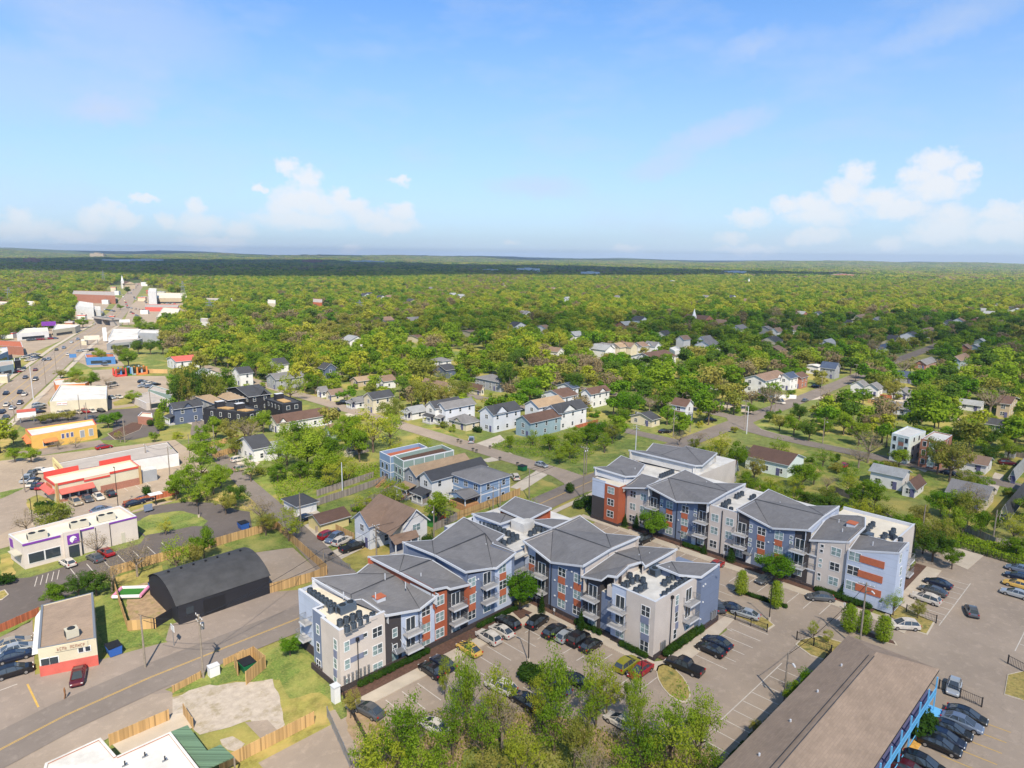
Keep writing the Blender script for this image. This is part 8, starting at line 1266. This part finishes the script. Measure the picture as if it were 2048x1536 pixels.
for pl in([(870,703),(985,703),(985,728),(905,730)],[(280,716),(335,724),(330,732),(290,735)],[(1560,860),(1640,868),(1740,885),(1700,900)],[(1120,940),(1230,915),(1200,945),(1150,950)]):
 q=[P(*p)for p in pl];SHOW.append((min(p[0]for p in pl),max(p[0]for p in pl),min(p[1]for p in pl),max(p[1]for p in pl),min(dist(*p)for p in q)))
def kindof(px,py,g):
 u=math.sin(px*.021+py*.05)+math.sin(px*.007-1+py*.03)
 if px>1250 and 640<py<860:return g.choices(['green','dark','olive','rich','bare'],[6,2.5,2.5,2.5,1.2])[0]
 if py<655 and g.random()<(.7 if px>1100 else .35):return g.choices(['yellow','green','spark','olive'],[5,2,2,1])[0]
 if u>.9:return g.choices(['yellow','green','spark'],[4,3,2])[0]
 if u<-.9:return g.choices(['bare','olive','green','yellow'],[3,4,2,1])[0]
 return g.choices(['green','yellow','olive','dark','rich','bare','spark'],[6,4,3,.8,2.5,1.5,3])[0]
g=random.Random(21);cand=[];cell={}
def free(x,y,r):
 for i in range(int(x//12)-1,int(x//12)+2):
  for j in range(int(y//12)-1,int(y//12)+2):
   for(a,b_,s)in cell.get((i,j),[]):
    if(a-x)**2+(b_-y)**2<((r+s)*.56)**2:return False
 return True
for(x,y,r_)in TREES:cell.setdefault((int(x//12),int(y//12)),[]).append((x,y,r_))
for _ in range(120000):
 px=g.uniform(-300,2700);d=math.sqrt(g.random())*1250+100;ang=math.atan((px-1024)/F);fx,fy=d*math.cos(R(45)-ang),d*math.sin(R(45)-ang);X,Y=fx,fy
 if d>1300:continue
 r_=g.uniform(4.6,9.0)if d>230 else g.uniform(3.6,6);h=r_*g.uniform(1.45,2.0);ip=I(X,Y,0)
 if ip[1]>1090:continue
 if not free(X,Y,r_):continue
 if ip[1]>880 and g.random()<.5:continue
 if blocked(X,Y,r_,h)or hides(X,Y,r_,h):continue
 cell.setdefault((int(X//12),int(Y//12)),[]).append((X,Y,r_));cand.append((d,X,Y,h,r_,ip[0],ip[1]))
cand.sort();nnear=max(0,296-len(NT));print('trees near',len(NT),'candidates',len(cand))
for(d,X,Y,h,r_,px,py)in cand[:nnear]:
 k=kindof(px,py,g);tree(X,Y,h,r_*2,k,auto_label(px,py-15,h,k),'trees between the houses')
FORK=[]
for(d,X,Y,h,r_,px,py)in cand[nnear:]:FORK.append((X,Y,h,r_,kindof(px,py,g)))
def gn_forest(name,pts,protos,label,seedcols=True):
 col=bpy.data.collections.new(name+'_kinds')
 for p in protos:col.objects.link(p)
 me=bpy.data.meshes.new(name);me.from_pydata([(p[0],p[1],p[2])for p in pts],[],[]);o=bpy.data.objects.new(name,me);sc.collection.objects.link(o)
 for nm,ty in(('idx','INT'),('rot','FLOAT')):
  a=me.attributes.new(nm,ty,'POINT')
  a.data.foreach_set('value',[p[5]if nm=='idx' else p[6]for p in pts])
 a=me.attributes.new('scl','FLOAT_VECTOR','POINT');fl_=[]
 for p in pts:fl_+=[p[3],p[3],p[4]]
 a.data.foreach_set('vector',fl_)
 ng=bpy.data.node_groups.new(name,'GeometryNodeTree');ng.interface.new_socket('Geometry',in_out='INPUT',socket_type='NodeSocketGeometry');ng.interface.new_socket('Geometry',in_out='OUTPUT',socket_type='NodeSocketGeometry')
 n_=ng.nodes.new;l_=ng.links.new;gi=n_('NodeGroupInput');go=n_('NodeGroupOutput');ip=n_('GeometryNodeInstanceOnPoints');ci_=n_('GeometryNodeCollectionInfo');ci_.inputs['Collection'].default_value=col;ci_.inputs['Separate Children'].default_value=True;ci_.inputs['Reset Children'].default_value=True
 def na(nm,ty):q=n_('GeometryNodeInputNamedAttribute');q.data_type=ty;q.inputs[0].default_value=nm;return q.outputs[0]
 m2p=n_('GeometryNodeMeshToPoints');l_(gi.outputs[0],m2p.inputs[0]);l_(m2p.outputs[0],ip.inputs['Points']);l_(ci_.outputs[0],ip.inputs['Instance']);ip.inputs['Pick Instance'].default_value=True;l_(na('idx','INT'),ip.inputs['Instance Index']);l_(na('scl','FLOAT_VECTOR'),ip.inputs['Scale'])
 cr=n_('ShaderNodeCombineXYZ');l_(na('rot','FLOAT'),cr.inputs[2]);l_(cr.outputs[0],ip.inputs['Rotation']);l_(ip.outputs[0],go.inputs[0]);md=o.modifiers.new('scatter','NODES');md.node_group=ng
 tag(o,label,'forest',kind='stuff');return o
def proto_tree(seed,leaf,n,size,clumps=9,bare=False):
 gg=random.Random(seed);b=M();b.tube((0,0,0),(0,0,4.5),.28,.15,'bark',4)
 if bare:
  for _ in range(16):e=Vector((gg.uniform(-1,1),gg.uniform(-1,1),gg.uniform(.3,1.3))).normalized()*gg.uniform(3,6);b.tube((0,0,gg.uniform(2.5,5)),(e.x,e.y,4+e.z),.09,.02,'bark_pale',3,False)
 cs=[]
 for _ in range(clumps):a=gg.uniform(0,6.28);q=math.sqrt(gg.random())*3.4;z=gg.uniform(4.2,8.2);sh=1-max(0,z/10-.6)*1.8;cs.append((math.cos(a)*q*sh,math.sin(a)*q*sh,z,gg.uniform(1.2,2.1)))
 leaf_cloud(b,cs,n,size,leaf,gg);me_o=b;m_=bpy.data.meshes.new('tree_kind');m_.from_pydata(b.v,[],b.f);[m_.materials.append(q)for q in b.ml];m_.polygons.foreach_set('material_index',b.m);return bpy.data.objects.new('kind_%02d'%seed,m_)
KD=['green','yellow','olive','dark','rich','bare','spark'];LFm=['leaf_green','leaf_yellow','leaf_olive','leaf_dark','leaf_rich','leaf_bare','leaf_green']
pr=[]
for i in range(14):pr.append(proto_tree(30+i,LFm[i//2],[1100,900,900,1100,1100,500,800][i//2],.42,10,i//2==5))
pts=[]
for(X,Y,h,r_,k)in FORK:pts.append((X,Y,0,r_/5,h/10,KD.index(k)*2+g.randrange(2),g.uniform(0,6.28)))
def wedge(d0,d1,sp,cb,half=43):
 out=[];n=int((d1-d0)/sp)
 for i in range(n):
  d=d0+(i+g.random())*sp;m=int(2*R(half)*d/sp)
  for j in range(m):
   a=R(45)+R(half)*(2*(j+g.random())/m-1);out.append((d*math.cos(a),d*math.sin(a)))
 return out
CLR=[[(0,600),(0,660),(240,660),(300,640),(360,640),(490,610),(490,597),(300,575),(280,560),(268,560),(140,590)]]
CLRw=[[P(*p)for p in pl]for pl in CLR]
gt=[p for p in pts]
for(X,Y)in wedge(1230,2300,12.5,0):
 ip=I(X,Y,0)
 if any(inside(X,Y,q)for q in CLRw)or any(a<X<b_ and c<Y<d_ for a,b_,c,d_ in FOOT):continue
 r_=g.uniform(6,9.5);h=g.uniform(11,17)
 if hides(X,Y,r_,h,.6)and g.random()<.9:continue
 pts.append((X,Y,0,r_/5,h/10,KD.index(kindof(ip[0],ip[1],g))*2+g.randrange(2),g.uniform(0,6.28)))
shr=[]
for _ in range(16000):
 d=math.sqrt(g.random())*620+130;a=R(45)+g.uniform(-.68,.68);X,Y=d*math.cos(a),d*math.sin(a)
 if len(shr)>3200:break
 if math.sin(X*.11)*math.cos(Y*.13+X*.03)<.0 or blocked(X,Y,1.5,2)or hides(X,Y,2,2.5):continue
 shr.append((X,Y,-.9,g.uniform(.25,.62),g.uniform(.26,.42),g.randrange(12),g.uniform(0,6.28)))
gn_forest('shrubbery',shr,[p.copy()for p in pr[:10]+pr[12:]],'low green shrubs and garden bushes between the houses')
gn_forest('forest',pts,pr,'spring-green forest with homes reaching to the horizon')
def patch(seed,leaf):
 gg=random.Random(seed);b=M()
 for _ in range(42):
  x,y,r_=gg.uniform(-36,36),gg.uniform(-36,36),gg.uniform(5,9);z=gg.uniform(6,11);k=b.mi(leaf[gg.randrange(len(leaf))])
  for _ in range(38):
   u=Vector((gg.uniform(-1,1),gg.uniform(-1,1),gg.uniform(-.1,1))).normalized();p=Vector((x,y,z))+Vector((u.x*r_,u.y*r_,u.z*r_*.7))*gg.uniform(.75,1.05);nrm=(u+Vector((gg.uniform(-.6,.6),gg.uniform(-.6,.6),.4))).normalized();a=nrm.orthogonal().normalized();c=nrm.cross(a);s=gg.uniform(1.3,2.4);i=len(b.v);b.v+=[tuple(p+a*s),tuple(p+c*s*.8),tuple(p-a*s),tuple(p-c*s*.8)];b.f.append((i,i+1,i+2,i+3));b.m.append(k)
 m_=bpy.data.meshes.new('patch_kind');m_.from_pydata(b.v,[],b.f);[m_.materials.append(q)for q in b.ml];m_.polygons.foreach_set('material_index',b.m);return bpy.data.objects.new('patch_%02d'%seed,m_)
pp_=[patch(60+i,l)for i,l in enumerate([['leaf_green','leaf_yellow','leaf_olive'],['leaf_green','leaf_dark','leaf_olive'],['leaf_olive','leaf_yellow','leaf_bare'],['leaf_dark','leaf_green','leaf_green']])]
pt2=[]
FC=[[(440,519),(700,521),(1000,533),(980,536),(700,526),(440,523)],[(1020,540),(1250,540),(1260,552),(1060,552),(1000,546)]]
FCw=[[P(*p)for p in pl]for pl in FC]
for(X,Y)in wedge(2280,9500,66,0):
 if any(a-30<X<b_+30 and c-30<Y<d_+30 for a,b_,c,d_ in FOOT):continue
 if any(inside(X,Y,q)for q in FCw)and g.random()<.7:continue
 d=math.hypot(X,Y);pt2.append((X,Y,hill(X,Y)-2,1.15,g.uniform(.8,1.4),g.randrange(4),g.uniform(0,6.28)))
gn_forest('distant_forest',pt2,pp_,'hazy distant forest and hills below the horizon')
# ================================================================ clouds overhead (they throw the soft and dark patches on the land) and the air
def cloud(name,sx,sy,rx,ry,z,alpha,seed,label):
 """a flat cloud standing where its shadow falls on the ground patch centred at sx, sy"""
 k=z/math.tan(R(SUN_EL));cx,cy_=sx+math.cos(R(SUN_AZ))*k,sy+math.sin(R(SUN_AZ))*k;gg=random.Random(seed);b=M();n=40;q=[]
 for i in range(n):
  a=2*math.pi*i/n;f=1+.13*math.sin(3*a+seed)+.09*math.sin(7*a+seed*2)+.05*math.sin(13*a);q.append((f*math.cos(a),f*math.sin(a)))
 mm=bpy.data.materials.get('cloud_%d'%int(alpha*100))
 if not mm:
  mm=bpy.data.materials.new('cloud_%d'%int(alpha*100));mm.use_nodes=True;t_=mm.node_tree;t_.nodes.clear();o_=t_.nodes.new('ShaderNodeOutputMaterial');d_=t_.nodes.new('ShaderNodeBsdfDiffuse');d_.inputs[0].default_value=(.9,.9,.9,1);tr_=t_.nodes.new('ShaderNodeBsdfTransparent');mx_=t_.nodes.new('ShaderNodeMixShader');mx_.inputs[0].default_value=alpha;t_.links.new(tr_.outputs[0],mx_.inputs[1]);t_.links.new(d_.outputs[0],mx_.inputs[2]);t_.links.new(mx_.outputs[0],o_.inputs[0])
 MATS[mm.name]=mm;A=R(45)
 rgs=[]
 for(f,dz)in((.15,60),(.6,52),(.9,30),(1,0),(.85,-12),(.15,-16)):rgs.append([(cx+(u*rx*math.cos(A)-v*ry*math.sin(A))*f,cy_+(u*rx*math.sin(A)+v*ry*math.cos(A))*f,z+dz)for u,v in q])
 b.rings(rgs,mm,True);o=b.build(name,smooth=True);tag(o,kind='structure');return o
def fwd(d,side):return(d*_f.x/math.cos(PITCH)+side*_r0.x,d*_f.y/math.cos(PITCH)+side*_r0.y)
cloud('cloud',*fwd(3500,-1500),2050,2500,4600,.985,1,'')
cloud('cloud',*fwd(10600,-4500),2000,6500,6000,.96,2,'')
cloud('cloud',*fwd(10600,6500),2000,4200,6000,.9,3,'')
cloud('cloud',*fwd(560,330),150,420,1500,.3,4,'')
cloud('cloud',*fwd(122,95),105,150,1500,.2,5,'')
hz=M();hz.box(-14100,14100,-14100,14100,-3,190,'glass_dark');ho=hz.build('haze');ho.data.materials.clear();hm=bpy.data.materials.new('haze');hm.use_nodes=True;ht_=hm.node_tree;ht_.nodes.clear();o_=ht_.nodes.new('ShaderNodeOutputMaterial');pv_=ht_.nodes.new('ShaderNodeVolumePrincipled');pv_.inputs['Color'].default_value=(.62,.78,1.0,1);pv_.inputs['Density'].default_value=6e-5;pv_.inputs['Anisotropy'].default_value=0;ht_.links.new(pv_.outputs[0],o_.inputs['Volume']);ho.data.materials.append(hm);tag(ho,kind='stuff')
ho['label']='thin blue haze lying over the far land';ho['category']='haze'
for l,v in list(LABELS.items()):
 if len(v)<2:continue
 q=l;
 while len(q.split())>13 and ' the ' in q:q=q.replace(' the ',' ',1)
 q=' '.join(q.split()[:13]);bpy.context.view_layer.update()
 for k,o in enumerate(sorted(v,key=lambda o:I(*(o.location if o.type=='EMPTY' else o.matrix_world@o.data.vertices[0].co))[0])):o['label']=(ORD[k]if k<len(ORD)else 'next')+' from left, '+q
print('things',len([o for o in sc.objects if o.parent is None]))
